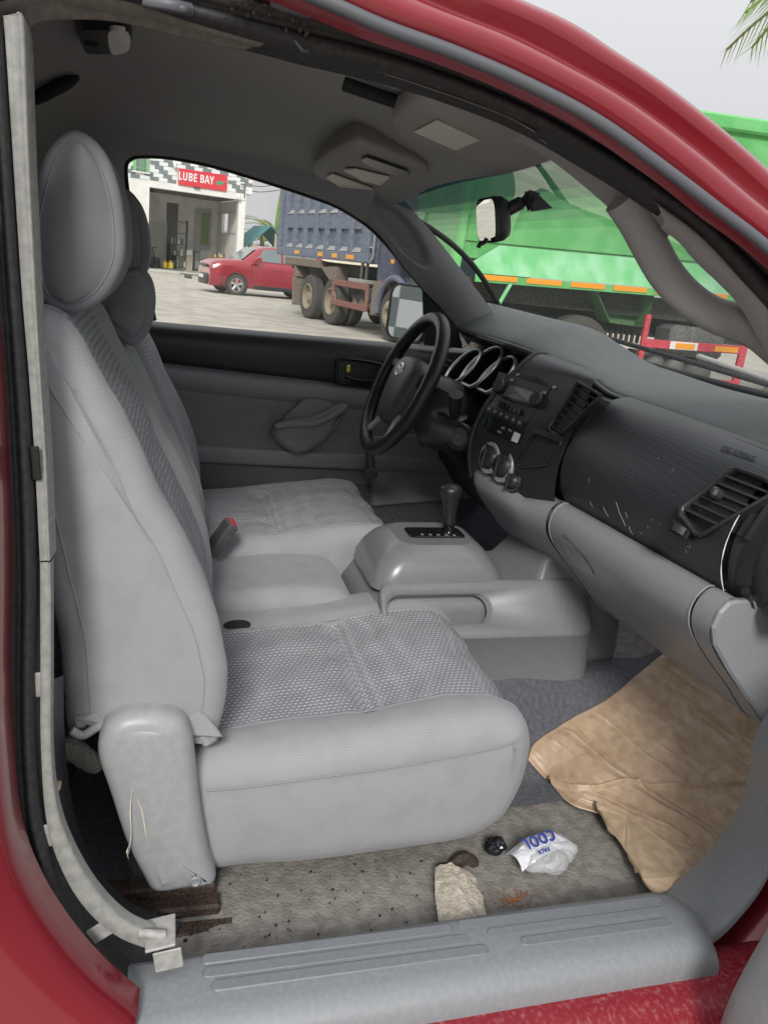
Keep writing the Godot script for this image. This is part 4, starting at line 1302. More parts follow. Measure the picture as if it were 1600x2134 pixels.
func side_vent(truck: Node3D) -> void:
	var o := pad_at(1.1, 0.6) + Vector3(-0.008, 0, 0)
	var yd := (pad_at(1.15, 0.6) - pad_at(1.04, 0.6)).normalized()
	var xd := Vector3(0.06, 0, 1)
	var t := face(o, xd, yd)
	var poly := PackedVector2Array()
	for p in PackedVector3Array([Vector3(0.748, 1.099, 0.605), Vector3(0.765, 1.128, 0.605), Vector3(0.787, 1.166, 0.605), Vector3(0.804, 1.176, 0.605), Vector3(0.834, 1.173, 0.605), Vector3(0.869, 1.165, 0.605), Vector3(0.866, 1.133, 0.605), Vector3(0.84, 1.095, 0.605), Vector3(0.819, 1.075, 0.605), Vector3(0.804, 1.073, 0.605), Vector3(0.768, 1.087, 0.605)]):
		var q := t.affine_inverse() * p
		poly.append(Vector2(q.x, q.y))
	# the outline is laid out on the pad's own face
	poly = PackedVector2Array([Vector2(-0.078, -0.048), Vector2(-0.03, -0.062), Vector2(-0.018, -0.06), Vector2(0.012, -0.02), Vector2(0.05, 0.03), Vector2(0.048, 0.045), Vector2(0.03, 0.05), Vector2(-0.028, 0.05), Vector2(-0.04, 0.044), Vector2(-0.062, 0.0), Vector2(-0.084, -0.036)])
	vent(truck, t, poly, 0.1, 0.09, 6, "slanted side air vent at the end of the black pad", 0.35)
	var k := holder("vent_wheel", truck, "ribbed thumb wheel under the side vent")
	var st := mb()
	lathe(st, t * Vector3(-0.062, -0.068, -0.006), t.basis.y, [[0.0, -0.006], [0.016, -0.006], [0.016, 0.006], [0.0, 0.006]], 20)
	obj("wheel", st, M.slat, k)
	st = mb()
	bx(st, t * Vector3(-0.062, -0.068, 0.0), Vector3(0.044, 0.018, 0.004), 0.001, t.basis)
	obj("slot", st, M.black_matte, k)
	st = mb()
	bx(st, t * Vector3(-0.03, 0.004, 0.006), Vector3(0.014, 0.016, 0.02), 0.004, t.basis)
	obj("tab", st, M.slat, k)

# a flat piece lying on a face: its corners in space, given thickness towards the driver's side of the dash
func chip(st: SurfaceTool, pts: PackedVector3Array, thick: float, sink := 0.0, toward := Vector3(-1, 0.3, 0.2)) -> void:
	var n := Vector3.ZERO
	var c := Vector3.ZERO
	for p in pts: c += p / pts.size()
	for i in pts.size(): n += (pts[i] - c).cross(pts[(i + 1) % pts.size()] - c)
	n = n.normalized()
	if n.dot(toward) < 0: n = -n
	var top := PackedVector3Array()
	var bot := PackedVector3Array()
	for p in pts:
		top.append(p + n * thick); bot.append(p - n * sink)
	fan(st, top)
	for i in pts.size():
		var k := (i + 1) % pts.size()
		quad(st, bot[i], top[i], top[k], bot[k])

func quad_at(q: PackedVector3Array, u: float, v: float) -> Vector3:
	return q[0].lerp(q[1], u).lerp(q[3].lerp(q[2], u), v)

func sub_quad(q: PackedVector3Array, u0: float, u1: float, v0: float, v1: float) -> PackedVector3Array:
	return PackedVector3Array([quad_at(q, u0, v0), quad_at(q, u1, v0), quad_at(q, u1, v1), quad_at(q, u0, v1)])

func centre_stack(truck: Node3D) -> void:
	var cs := holder("centre_stack", truck, "black centre stack of the dashboard")
	var left := pv([0.83, 1.226, 0.793, 1.219, 0.743, 1.163, 0.71, 1.117, 0.688, 1.072, 0.677, 1.026, 0.678, 0.981, 0.69, 0.93])
	var right := pv([0.84, 1.214, 0.801, 1.207, 0.79, 1.161, 0.775, 1.115, 0.762, 1.065, 0.755, 1.03, 0.757, 0.975, 0.768, 0.93])
	var st := mb()
	dash_loft(st, [[-0.145, left], [0.14, right]], -0.145, 0.14, 16, 6)
	obj("panel", st, M.black, cs)
	st = mb()
	var path := PackedVector3Array()
	for q in smooth2(left, 40, false): path.append(Vector3(q.x, q.y, -0.146))
	tube(st, path, 0.006, 6)
	obj("panel_edge", st, M.black, cs)
	st = mb()
	for p in [[-0.145, left]]:
		var r0 := PackedVector3Array()
		var r1 := PackedVector3Array()
		for q in smooth2(p[1], 40, false):
			r0.append(Vector3(q.x, q.y, p[0])); r1.append(Vector3(q.x + 0.1, q.y - 0.05, p[0]))
		grid(st, [r0, r1])
	obj("side", st, M.black, cs)

	# radio
	var rd := holder("radio", truck, "car radio with a grey display and two knobs")
	var body := PackedVector3Array([Vector3(0.741, 1.17, -0.194), Vector3(0.775, 1.173, 0.014), Vector3(0.732, 1.081, 0.007), Vector3(0.696, 1.085, -0.132)])
	st = mb()
	chip(st, body, 0.003, 0.02)
	obj("faceplate", st, M.black, rd)
	st = mb()
	chip(st, PackedVector3Array([Vector3(0.762, 1.178, -0.101), Vector3(0.767, 1.178, -0.066), Vector3(0.771, 1.182, -0.057), Vector3(0.771, 1.179, -0.037), Vector3(0.774, 1.173, 0.003), Vector3(0.771, 1.169, 0.003), Vector3(0.766, 1.17, -0.037), Vector3(0.762, 1.17, -0.062), Vector3(0.757, 1.172, -0.097)]), 0.0045, 0.0)
	obj("card_slot", st, M.black_matte, rd)
	st = mb()
	chip(st, PackedVector3Array([Vector3(0.738, 1.153, -0.128), Vector3(0.763, 1.154, -0.003), Vector3(0.748, 1.124, 0.001), Vector3(0.721, 1.124, -0.113)]), 0.0045, 0.0)
	obj("bezel", st, M.black_gloss, rd)
	st = mb()
	chip(st, PackedVector3Array([Vector3(0.739, 1.151, -0.114), Vector3(0.759, 1.152, -0.015), Vector3(0.748, 1.128, -0.009), Vector3(0.725, 1.128, -0.105)]), 0.0058, 0.0)
	obj("display", st, M.display, rd)
	var nrm := Vector3(-0.83, 0.5, 0.25).normalized()
	for p in [Vector3(0.728, 1.142, -0.14), Vector3(0.756, 1.139, 0.002)]:
		st = mb()
		lathe(st, p + nrm * 0.003, nrm, [[0.0165, 0.0], [0.0165, 0.009], [0.0145, 0.012], [0.0, 0.012]], 24)
		obj("knob", st, M.black, rd)
	var row1 := PackedVector3Array([Vector3(0.717, 1.117, -0.109), Vector3(0.736, 1.113, -0.023), Vector3(0.733, 1.102, -0.021), Vector3(0.713, 1.106, -0.106)])
	var row2 := PackedVector3Array([Vector3(0.704, 1.1, -0.133), Vector3(0.735, 1.093, 0.003), Vector3(0.73, 1.079, 0.004), Vector3(0.698, 1.087, -0.131)])
	for k in 6:
		st = mb()
		chip(st, sub_quad(row1, (k + 0.12) / 6.0, (k + 0.88) / 6.0, 0.0, 1.0), 0.006, 0.0)
		obj("button", st, M.black_gloss, rd)
	for k in 6:
		st = mb()
		chip(st, sub_quad(row2, (k + 0.06) / 6.0, (k + 0.94) / 6.0, 0.0, 1.0), 0.0065, 0.0)
		obj("button", st, M.black, rd)
		st = mb()
		chip(st, sub_quad(row2, (k + 0.3) / 6.0, (k + 0.7) / 6.0, 0.3, 0.62), 0.0072, 0.0)
		obj("button_mark", st, M.print, rd)
	st = mb()
	for e in [Vector3(0.757, 1.175, -0.122), Vector3(0.777, 1.172, 0.025), Vector3(0.766, 1.157, 0.007), Vector3(0.745, 1.162, -0.122)]:
		var t := face(e + nrm * 0.0035, Vector3(0.25, 0.05, 1), Vector3(0.5, 0.85, 0))
		plate(st, rrect(0.012, 0.006, 0.002), 0.001, t)
	obj("print", st, M.print, rd)
	# clock panel and climate dials
	var cp := holder("climate_panel", truck, "climate controls with two silver-ringed dials")
	var cq := PackedVector3Array([Vector3(0.7, 1.081, -0.11), Vector3(0.731, 1.075, 0.01), Vector3(0.723, 1.044, 0.01), Vector3(0.692, 1.048, -0.105)])
	st = mb()
	chip(st, cq, 0.003, 0.0)
	obj("clock_panel", st, M.black_gloss, cp)
	st = mb()
	chip(st, sub_quad(cq, 0.8, 0.97, 0.28, 0.9), 0.0042, 0.0)
	obj("label", st, M.white, cp, "small white label on the clock panel")
	st = mb()
	for e in [[0.42, 0.3], [0.36, 0.62], [0.62, 0.25]]: chip(st, sub_quad(cq, e[0], e[0] + 0.1, e[1], e[1] + 0.14), 0.0036, 0.0)
	obj("print", st, M.print, cp)
	st = mb()
	chip(st, PackedVector3Array([Vector3(0.69, 1.075, -0.136), Vector3(0.696, 1.074, -0.114), Vector3(0.69, 1.053, -0.115), Vector3(0.686, 1.055, -0.134)]), 0.003, 0.0)
	obj("hazard_button", st, M.black_gloss, cp)
	var dn := Vector3(-0.97, 0.14, 0.2).normalized()
	for e in [[Vector3(0.698, 0.995, -0.07), 0.036], [Vector3(0.712, 0.989, -0.025), 0.037], [Vector3(0.725, 0.966, 0.014), 0.024]]:
		var r: float = e[1]
		st = mb()
		lathe(st, e[0], dn, [[r, -0.004], [r, 0.004], [r * 0.96, 0.006], [r * 0.74, 0.005], [r * 0.72, 0.002]], 36)
		obj("dial_ring", st, M.dial if r > 0.03 else M.black, cp)
		st = mb()
		lathe(st, e[0], dn, [[r * 0.72, 0.003], [r * 0.7, 0.004], [r * 0.6, 0.014], [r * 0.2, 0.017], [0.0, 0.017]], 28, false)
		bx(st, e[0] + dn * 0.018, Vector3(0.008, r * 1.3, 0.007), 0.002, Basis(dn, UP, dn.cross(UP)).orthonormalized())
		obj("dial_knob", st, M.black, cp)
		st = mb()
		for k in 11:
			var an := lerpf(-2.2, 2.2, k / 10.0)
			var x := dn.cross(UP).normalized()
			bx(st, e[0] + (x * sin(an) + x.cross(dn) * -cos(an)) * r * 0.85 + dn * 0.006, Vector3(0.001, 0.002, 0.002))
		obj("dial_mark", st, M.black_matte if r > 0.03 else M.print, cp)
	# open pocket and vent at the passenger side of the stack
	var pk := holder("storage_pocket", truck, "open black pocket beside the radio")
	var pq := PackedVector3Array([Vector3(0.744, 1.081, 0.051), Vector3(0.762, 1.082, 0.12), Vector3(0.752, 1.037, 0.116), Vector3(0.748, 1.023, 0.103), Vector3(0.727, 1, 0.028), Vector3(0.729, 1.037, 0.034)])
	st = mb()
	var ring := PackedVector3Array()
	for p in pq: ring.append(p + Vector3(-0.003, 0.001, 0))
	tube(st, smooth(ring, 48, true), 0.003, 6, true)
	obj("rim", st, M.black_gloss, pk)
	st = mb()
	chip(st, pq, 0.001, 0.0)
	obj("recess", st, M.black, pk)
	st = mb()
	chip(st, PackedVector3Array([Vector3(0.746, 1.087, 0.05), Vector3(0.765, 1.089, 0.125), Vector3(0.762, 1.077, 0.123), Vector3(0.742, 1.077, 0.051)]), 0.02, 0.0)
	obj("lid", st, M.black, pk)
	var vq := PackedVector3Array([Vector3(0.795, 1.194, 0.098), Vector3(0.802, 1.183, 0.178), Vector3(0.763, 1.087, 0.117), Vector3(0.755, 1.094, 0.078)])
	var vc := (vq[0] + vq[1] + vq[2] + vq[3]) / 4.0
	var vy := ((vq[0] + vq[1]) - (vq[2] + vq[3])).normalized()
	var vx := ((vq[1] + vq[2]) - (vq[0] + vq[3])).normalized()
	var t := face(vc, vx, vy)
	t.origin += t.basis.z * 0.008
	var poly := PackedVector2Array()
	for p in vq:
		var q := t.affine_inverse() * p
		poly.append(Vector2(q.x, q.y))
	if t.basis.z.x > 0: t = face(vc, -vx, vy)
	var w := 0.0
	var h := 0.0
	for p in poly:
		w = maxf(w, absf(p.x) * 2); h = maxf(h, absf(p.y) * 2)
	var dense := PackedVector2Array()
	for i in 4:
		for k in 4: dense.append(poly[i].lerp(poly[(i + 1) % 4], k / 4.0))
	vent(truck, t, dense, w * 0.8, h, 7, "slanted air vent beside the radio", 0.3)

func instruments(truck: Node3D) -> void:
	var ic := holder("instrument_cluster", truck, "three silver-ringed instrument pods under a black hood")
	var n := Vector3(-0.78, 0.62, 0.0).normalized()
	for e in [[Vector3(0.737, 1.15, -0.43), 0.06, 1.0], [Vector3(0.755, 1.16, -0.35), 0.07, 1.0], [Vector3(0.763, 1.154, -0.265), 0.06, 1.0]]:
		var r: float = e[1]
		var up := Vector3(0.62, 0.78, 0)
		var side := Vector3(0, 0, 1)
		var ring := PackedVector3Array()
		var deep := PackedVector3Array()
		for k in 48:
			var an := TAU * k / 48
			var p := Vector2(cos(an), maxf(sin(an), -0.82))
			ring.append(e[0] + (side * p.x + up * p.y) * r)
			deep.append(e[0] + (side * p.x * 0.86 + up * p.y * 0.86) * r - n * 0.06)
		var st := mb()
		tube(st, ring, 0.0052, 8, true)
		obj("ring", st, M.silver, ic)
		st = mb()
		grid(st, [ring, deep], true)
		fan(st, deep)
		obj("dial_well", st, M.black_gloss, ic)
	# small far vent at the side of the cluster
	var st := mb()
	for k in 4:
		bx(st, Vector3(0.738, 1.131, -0.56) + Vector3(-0.01 * k, -0.014 * k + 0.02, 0), Vector3(0.01, 0.004, 0.07), 0.001)
	obj("far_vent_slat", st, M.slat, ic)

func steering(truck: Node3D) -> void:
	var sw := holder("steering_wheel", truck, "worn black four-spoke steering wheel")
	var c := Vector3(0.561, 1.1045, -0.36)
	var up := Vector3(0.381, 0.924, 0).normalized()
	var n := Vector3(-up.y, up.x, 0)
	var side := Vector3(0, 0, 1)
	var st := mb()
	var ring := PackedVector3Array()
	var rr := []
	for k in 72:
		var an := TAU * k / 72
		ring.append(c + (side * cos(an) + up * sin(an)) * 0.176)
		rr.append(0.0165 + 0.0012 * maxf(0, cos(an * 2.0)) + (0.0008 if k % 3 == 0 and absf(cos(an)) > 0.8 else 0.0))
	tube(st, ring, rr, 14, true, 1.0, n)
	obj("rim", st, M.leather, sw)
	for s in [-1, 1]:
		st = mb()
		tube(st, smooth(PackedVector3Array([c + side * s * 0.05 + up * 0.015 + n * -0.012, c + side * s * 0.1 + up * 0.03 + n * -0.012, c + side * s * 0.172 + up * 0.04]), 8), [0.03, 0.027, 0.023, 0.02, 0.018, 0.018, 0.019, 0.022], 10, false, 0.45, up)
		obj("spoke", st, M.leather, sw)
		st = mb()
		tube(st, smooth(PackedVector3Array([c + side * s * 0.035 - up * 0.05 + n * -0.012, c + side * s * 0.06 - up * 0.1 + n * -0.01, c + side * s * 0.085 - up * 0.152]), 8), [0.022, 0.02, 0.018, 0.016, 0.015, 0.015, 0.016, 0.018], 10, false, 0.45, side)
		obj("spoke", st, M.dial, sw)
	# hub pad
	st = mb()
	var rows := []
	for e in [[1.0, -0.045], [1.02, -0.012], [1.0, 0.002], [0.93, 0.014], [0.75, 0.021], [0.45, 0.024], [0.1, 0.025]]:
		var r := PackedVector3Array()
		for q in smooth2(pv([-0.08, 0.045, -0.045, 0.066, 0.0, 0.07, 0.045, 0.066, 0.08, 0.045, 0.086, 0.01, 0.072, -0.045, 0.045, -0.095, 0.0, -0.105, -0.045, -0.095, -0.072, -0.045, -0.086, 0.01]), 48): r.append(c + (side * q.x + up * q.y) * e[0] + n * e[1])
		rows.append(r)
	grid(st, rows, true)
	fan(st, rows[6])
	obj("hub_pad", st, M.leather_grey, sw)
	# emblem: three ovals
	st = mb()
	var ec := c + up * 0.028 + n * 0.0245
	for o in [[0.024, 0.0165, 0.0], [0.0075, 0.0155, 0.0], [0.0165, 0.0062, 0.0085]]:
		var p := PackedVector3Array()
		for k in 32: p.append(ec + side * cos(TAU * k / 32) * o[0] + up * (sin(TAU * k / 32) * o[1] + o[2]))
		tube(st, p, 0.0018, 6, true)
	obj("emblem", st, M.chrome, sw, "silver emblem of overlapping ovals on the hub")
	# column, shroud, stalks, lock
	var co := holder("steering_column", truck, "black steering column shroud with a stalk and ignition lock")
	st = mb()
	tube(st, PackedVector3Array([c - n * 0.03, c - n * 0.09, c - n * 0.16 - up * 0.01, c - n * 0.26 - up * 0.03]), [0.05, 0.068, 0.08, 0.09], 20, false, 0.85, up)
	obj("shroud", st, M.black, co)
	st = mb()
	var sb := Vector3(0.664, 1.052, -0.24)
	tube(st, PackedVector3Array([sb, sb + (Vector3(0.654, 1.076, -0.22) - sb), Vector3(0.645, 1.111, -0.2)]), [0.013, 0.014, 0.017], 12)
	lathe(st, sb - Vector3(0, 0.002, 0), Vector3(-0.2, 1, 0.3), [[0.03, -0.012], [0.03, 0.004], [0.014, 0.008]], 20)
	obj("stalk", st, M.black, co)
	st = mb()
	tube(st, smooth(PackedVector3Array([c - n * 0.12 + side * 0.06, Vector3(0.63, 1.016, -0.28), Vector3(0.677, 1.011, -0.235)]), 8), [0.07, 0.068, 0.064, 0.06, 0.055, 0.05, 0.045, 0.04], 14)
	obj("lower_shroud", st, M.black, co)
	var il := holder("ignition_lock", truck, "round ignition lock with a worn key slot")
	var ip := Vector3(0.667, 1.012, -0.2)
	var iv := Vector3(-0.75, 0.2, 0.65).normalized()
	st = mb()
	lathe(st, ip, iv, [[0.033, -0.03], [0.034, 0.0], [0.031, 0.005], [0.024, 0.005], [0.0235, 0.001]], 28)
	obj("collar", st, M.black, il)
	st = mb()
	lathe(st, ip, iv, [[0.0235, 0.002], [0.021, 0.005], [0.0, 0.005]], 24)
	obj("cylinder", st, M.plastic_dark, il)
	st = mb()
	bx(st, ip + iv * 0.0055, Vector3(0.003, 0.008, 0.003), 0.0006, Basis(iv, UP, iv.cross(UP)).orthonormalized())
	obj("key_slot", st, M.chrome, il)
	# exposed gap in the shroud
	st = mb()
	chip(st, PackedVector3Array([Vector3(0.579, 1.036, -0.27), Vector3(0.593, 1.063, -0.27), Vector3(0.617, 1.062, -0.27), Vector3(0.626, 1.035, -0.27), Vector3(0.609, 1.015, -0.27), Vector3(0.587, 1.013, -0.27)]), 0.002, 0.0, Vector3(-0.2, 0, 1))
	obj("broken_opening", st, M.rust, co)
	# pedals and the hood release lever below the wheel
	st = mb()
	tube(st, PackedVector3Array([Vector3(0.545, 0.904, -0.56), Vector3(0.556, 0.822, -0.56)]), 0.013, 8)
	lathe(st, Vector3(0.556, 0.822, -0.56), Vector3(0, 0, 1), [[0.017, -0.015], [0.018, 0.015], [0.014, 0.02], [0.0, 0.021]], 18)
	obj("window_winder", st, M.plastic_dark, truck, "grey window winder handle on the far door")

# ---------------------------------------------------------------- console and gear lever
func console(truck: Node3D) -> void:
	var cn := holder("centre_console", truck, "grey plastic centre console with an oval tray")
	var st := mb()
	var rows := []
	# sections along x: x, top, bottom, near z, far z
	for e in [[0.395, 0.66, 0.57, 0.135, -0.13], [0.4, 0.7, 0.56, 0.13, -0.14], [0.43, 0.74, 0.555, 0.13, -0.145], [0.55, 0.745, 0.555, 0.13, -0.15], [0.66, 0.748, 0.56, 0.13, -0.15], [0.71, 0.75, 0.565, 0.13, -0.15], [0.76, 0.76, 0.565, 0.14, -0.145], [0.79, 0.825, 0.57, 0.135, -0.14], [0.83, 0.875, 0.575, 0.135, -0.135], [0.9, 0.9, 0.58, 0.14, -0.13], [0.97, 0.9, 0.58, 0.14, -0.13], [0.985, 0.87, 0.6, 0.12, -0.11]]:
		var r := PackedVector3Array()
		var w: float = e[3] - e[4]
		var h: float = e[1] - e[2]
		var taper := 0.72 if e[0] > 0.78 else 1.0
		for q in rrect(w, h, minf(0.035, h * 0.4), 5):
			var f: float = lerpf(1.0, taper, clampf(q.y / h + 0.5, 0, 1))
			r.append(Vector3(e[0], (e[1] + e[2]) / 2 + q.y, (e[3] + e[4]) / 2 + q.x * f))
		rows.append(r)
	grid(st, rows, true)
	fan(st, rows[0]); fan(st, rows[rows.size() - 1])
	obj("base", st, M.plastic_dark2, cn)
	# near shoulder with an oval tray sunk in it
	var tc := Vector3(0.545, 0.728, 0.152)
	var tn := Vector3(0, 0.62, 0.78).normalized()
	var tx := Vector3(1, 0.02, 0).normalized()
	var ty := tx.cross(tn) * -1.0
	var outer := shifted(rrect(0.46, 0.125, 0.03, 8), Vector2(0.107, 0.0))
	var inner := rrect(0.225, 0.064, 0.03, 8)
	st = mb()
	rows = []
	for e in [[1.0, 1.0, -0.11], [1.0, 1.0, -0.012], [0.97, 1.0, -0.002], [0.9, 0.8, 0.0], [0.0, 0.0, 0.004], [-0.02, 0.0, 0.0], [-0.05, 0.0, -0.006]]:
		var r := PackedVector3Array()
		for k in outer.size():
			var q := inner[k].lerp(outer[k], e[0])
			var v: Vector3 = tc + tx * q.x + ty * q.y + tn * maxf(e[2], -0.012)
			if e[2] < -0.02: v += Vector3(0, e[2], 0.012 if q.y * ty.z > 0 else -0.02)
			r.append(v)
		rows.append(r)
	grid(st, rows, true)
	obj("shoulder", st, M.plastic_dark2, cn)
	st = mb()
	rows = []
	for e in [[1.0, -0.004], [0.97, -0.03], [0.9, -0.05]]:
		var r := PackedVector3Array()
		for q in inner: r.append(tc + tx * q.x * (0.4 + 0.6 * e[0]) + ty * q.y * e[0] + tn * e[1])
		rows.append(r)
	grid(st, rows, true)
	fan(st, rows[2])
	obj("tray", st, M.plastic_dark2, cn, "oval tray sunk in the console")
	# raised shifter housing
	st = mb()
	rows = []
	for e in [[0.745, 0.412, 0.7, 0.12], [0.768, 0.415, 0.696, 0.118], [0.792, 0.426, 0.68, 0.11], [0.812, 0.442, 0.662, 0.098], [0.824, 0.458, 0.648, 0.086], [0.829, 0.472, 0.636, 0.074]]:
		var r := PackedVector3Array()
		for q in rrect(e[2] - e[1], e[3] * 2, 0.045, 6): r.append(Vector3((e[1] + e[2]) / 2 + q.x, e[0] + (e[1] + q.x) * 0.02, q.y))
		rows.append(r)
	grid(st, rows, true)
	fan(st, rows[5])
	obj("shifter_housing", st, M.plastic_sheen, cn)
	var gs := holder("gear_lever", truck, "black gear lever on a chrome stem")
	st = mb()
	plate(st, rrect(0.125, 0.062, 0.012), 0.004, face(Vector3(0.565, 0.838, 0.0), Vector3(1, 0.02, 0), Vector3(0, 0, -1)), 0.001)
	obj("gate_plate", st, M.black_gloss, gs)
	st = mb()
	for k in 5: bx(st, Vector3(0.53 + k * 0.018, 0.843, 0.022), Vector3(0.006, 0.0008, 0.006))
	obj("gate_mark", st, M.print, gs)
	var b := Vector3(0.599, 0.823, 0)
	var t := Vector3(0.588, 0.947, 0)
	var ax := (t - b).normalized()
	var L := (t - b).length()
	st = mb()
	lathe(st, b, ax, [[0.012, -0.01], [0.009, 0.0], [0.0075, L * 0.12], [0.0085, L * 0.22], [0.013, L * 0.27]], 18, false)
	obj("stem", st, M.chrome, gs)
	st = mb()
	lathe(st, b, ax, [[0.0, L * 0.265], [0.0125, L * 0.27], [0.0135, L * 0.36], [0.0145, L * 0.55], [0.018, L * 0.72], [0.0225, L * 0.86], [0.0235, L * 0.93], [0.0205, L * 0.985], [0.012, L * 1.01], [0.0, L * 1.015]], 28, false)
	obj("knob", st, M.leather, gs)

# ---------------------------------------------------------------- things overhead
func overhead(truck: Node3D) -> void:
	# rear dome lamp
	var dl := holder("dome_lamp", truck, "unlit dome lamp with a white lens in the headliner")
	var st := mb()
	chip(st, smooth(PackedVector3Array([Vector3(-0.136, 1.648, 0.175), Vector3(-0.102, 1.648, 0.213), Vector3(-0.07, 1.648, 0.237), Vector3(-0.064, 1.648, 0.185), Vector3(-0.068, 1.648, 0.121), Vector3(-0.078, 1.648, 0.086), Vector3(-0.126, 1.648, 0.036), Vector3(-0.141, 1.648, 0.048)]), 40, true), 0.002, 0.02, Vector3.DOWN)
	obj("base", st, M.black, dl)
	st = mb()
	chip(st, smooth(PackedVector3Array([Vector3(-0.094, 1.646, 0.217), Vector3(-0.073, 1.646, 0.239), Vector3(-0.066, 1.646, 0.211), Vector3(-0.068, 1.646, 0.156), Vector3(-0.075, 1.646, 0.111), Vector3(-0.098, 1.646, 0.079)]), 30, true), 0.003, 0.004, Vector3.DOWN)
	obj("lens", st, M.white, dl)
	st = mb()
	bx(st, Vector3(-0.125, 1.645, 0.115), Vector3(0.02, 0.006, 0.014), 0.002)
	obj("switch", st, M.black_matte, dl)
	# map lamp console at the front
	var ml := holder("map_lamp", truck, "grey overhead lamp console with cream lenses")
	st = mb()
	var o := smooth(PackedVector3Array([Vector3(0.294, 1.562, -0.347), Vector3(0.279, 1.562, -0.151), Vector3(0.276, 1.562, 0.052), Vector3(0.291, 1.562, 0.137), Vector3(0.367, 1.562, 0.068), Vector3(0.458, 1.562, -0.032), Vector3(0.502, 1.562, -0.163), Vector3(0.539, 1.562, -0.382), Vector3(0.57, 1.562, -0.748), Vector3(0.533, 1.562, -0.839), Vector3(0.416, 1.562, -0.706), Vector3(0.334, 1.562, -0.523)]), 60, true)
	var rows := []
	var c := Vector3.ZERO
	for p in o: c += p / o.size()
	for e in [[0.9, 0.04], [0.97, 0.014], [0.99, 0.005], [0.94, -0.001], [0.8, -0.005], [0.4, -0.006]]:
		var r := PackedVector3Array()
		for p in o: r.append(c + (p - c) * e[0] + Vector3(0, e[1], 0))
		rows.append(r)
	grid(st, rows, true)
	fan(st, rows[5])
	obj("housing", st, M.visor, ml)
	for q in [PackedVector3Array([Vector3(0.331, 1.553, -0.373), Vector3(0.328, 1.553, -0.285), Vector3(0.463, 1.553, -0.48), Vector3(0.502, 1.553, -0.607), Vector3(0.501, 1.553, -0.697), Vector3(0.431, 1.553, -0.643)]), PackedVector3Array([Vector3(0.331, 1.553, -0.173), Vector3(0.344, 1.553, -0.13), Vector3(0.432, 1.553, -0.19), Vector3(0.457, 1.553, -0.373), Vector3(0.404, 1.553, -0.324)])]:
		st = mb()
		chip(st, q, 0.003, 0.0, Vector3.DOWN)
		obj("lens", st, M.label, ml)
	st = mb()
	chip(st, PackedVector3Array([Vector3(0.323, 1.553, 0.024), Vector3(0.324, 1.553, 0.068), Vector3(0.432, 1.553, -0.049), Vector3(0.456, 1.553, -0.123), Vector3(0.456, 1.553, -0.172), Vector3(0.349, 1.553, -0.039)]), 0.002, 0.0, Vector3.DOWN)
	obj("slot", st, M.black, ml)
	# recess behind it
	# sun visors
	for e in [[smooth(PackedVector3Array([Vector3(0.284, 1.563, 0.385), Vector3(0.278, 1.563, 0.449), Vector3(0.27, 1.563, 0.579), Vector3(0.304, 1.563, 0.566), Vector3(0.374, 1.563, 0.524), Vector3(0.496, 1.563, 0.447), Vector3(0.53, 1.563, 0.34), Vector3(0.551, 1.563, 0.238), Vector3(0.547, 1.563, 0.172), Vector3(0.532, 1.563, 0.085), Vector3(0.475, 1.563, 0.131), Vector3(0.405, 1.563, 0.188), Vector3(0.355, 1.563, 0.218), Vector3(0.315, 1.563, 0.299)]), 60, true), PackedVector3Array([Vector3(0.322, 1.549, 0.369), Vector3(0.32, 1.549, 0.482), Vector3(0.413, 1.549, 0.389), Vector3(0.42, 1.549, 0.266)]), "passenger sun visor with a pale warning label"]]:
		var v := holder("sun_visor", truck, e[2])
		st = mb()
		rows = []
		c = Vector3.ZERO
		for p in e[0]: c += p / e[0].size()
		for h in [[0.97, 0.024], [1.0, 0.016], [1.005, 0.008], [0.99, 0.0], [0.95, -0.006], [0.5, -0.009]]:
			var r := PackedVector3Array()
			for p in e[0]: r.append(c + (p - c) * h[0] + Vector3(0, h[1] + 0.004, 0))
			rows.append(r)
		grid(st, rows, true)
		fan(st, rows[5]); fan(st, rows[0])
		obj("panel", st, M.visor, v)
		st = mb()
		var q := PackedVector3Array()
		for p in e[1]: q.append(p + Vector3(0, 0.0085, 0))
		chip(st, q, 0.0015, 0.0, Vector3.DOWN)
		obj("label", st, M.label, v)
		st = mb()
		tube(st, PackedVector3Array([e[0][2] + Vector3(0, 0.02, 0), e[0][2] + Vector3(-0.07, 0.03, 0.0)]), 0.009, 8)
		obj("pivot", st, M.black_matte, v)
	# inside mirror
	var rm := holder("inside_mirror", truck, "black inside mirror on a jointed arm under the windscreen")
	var mc := Vector3(0.584, 1.48, 0)
	var w := Vector3(-0.06, 0.0, 0.99).normalized()
	var nn := Vector3(-0.98, -0.2, -0.06).normalized()
	var uu := nn.cross(w).normalized()
	if uu.y < 0: uu = -uu
	st = mb()
	rows = []
	for e in [[1.0, 0.0], [1.04, -0.004], [1.0, -0.02], [0.85, -0.032], [0.5, -0.038]]:
		var r := PackedVector3Array()
		for q in rrect(0.125, 0.08, 0.024, 6): r.append(mc + w * q.x * e[0] + uu * q.y * e[0] + nn * e[1])
		rows.append(r)
	grid(st, rows, true)
	fan(st, rows[4])
	obj("housing", st, M.black, rm)
	st = mb()
	var gl := PackedVector3Array()
	for q in rrect(0.119, 0.074, 0.022, 6): gl.append(mc + w * q.x + uu * q.y + nn * 0.0005)
	fan(st, gl)
	obj("mirror_glass", st, M.mirror, rm)
	st = mb()
	var a1 := Vector3(0.601, 1.494, 0.03)
	var a2 := Vector3(0.634, 1.518, 0.05)
	tube(st, PackedVector3Array([mc - nn * 0.03, a1]), 0.008, 8)
	tube(st, PackedVector3Array([a1, a1.lerp(a2, 0.1), a1.lerp(a2, 0.9), a2]), [0.01, 0.0125, 0.0125, 0.009], 12)
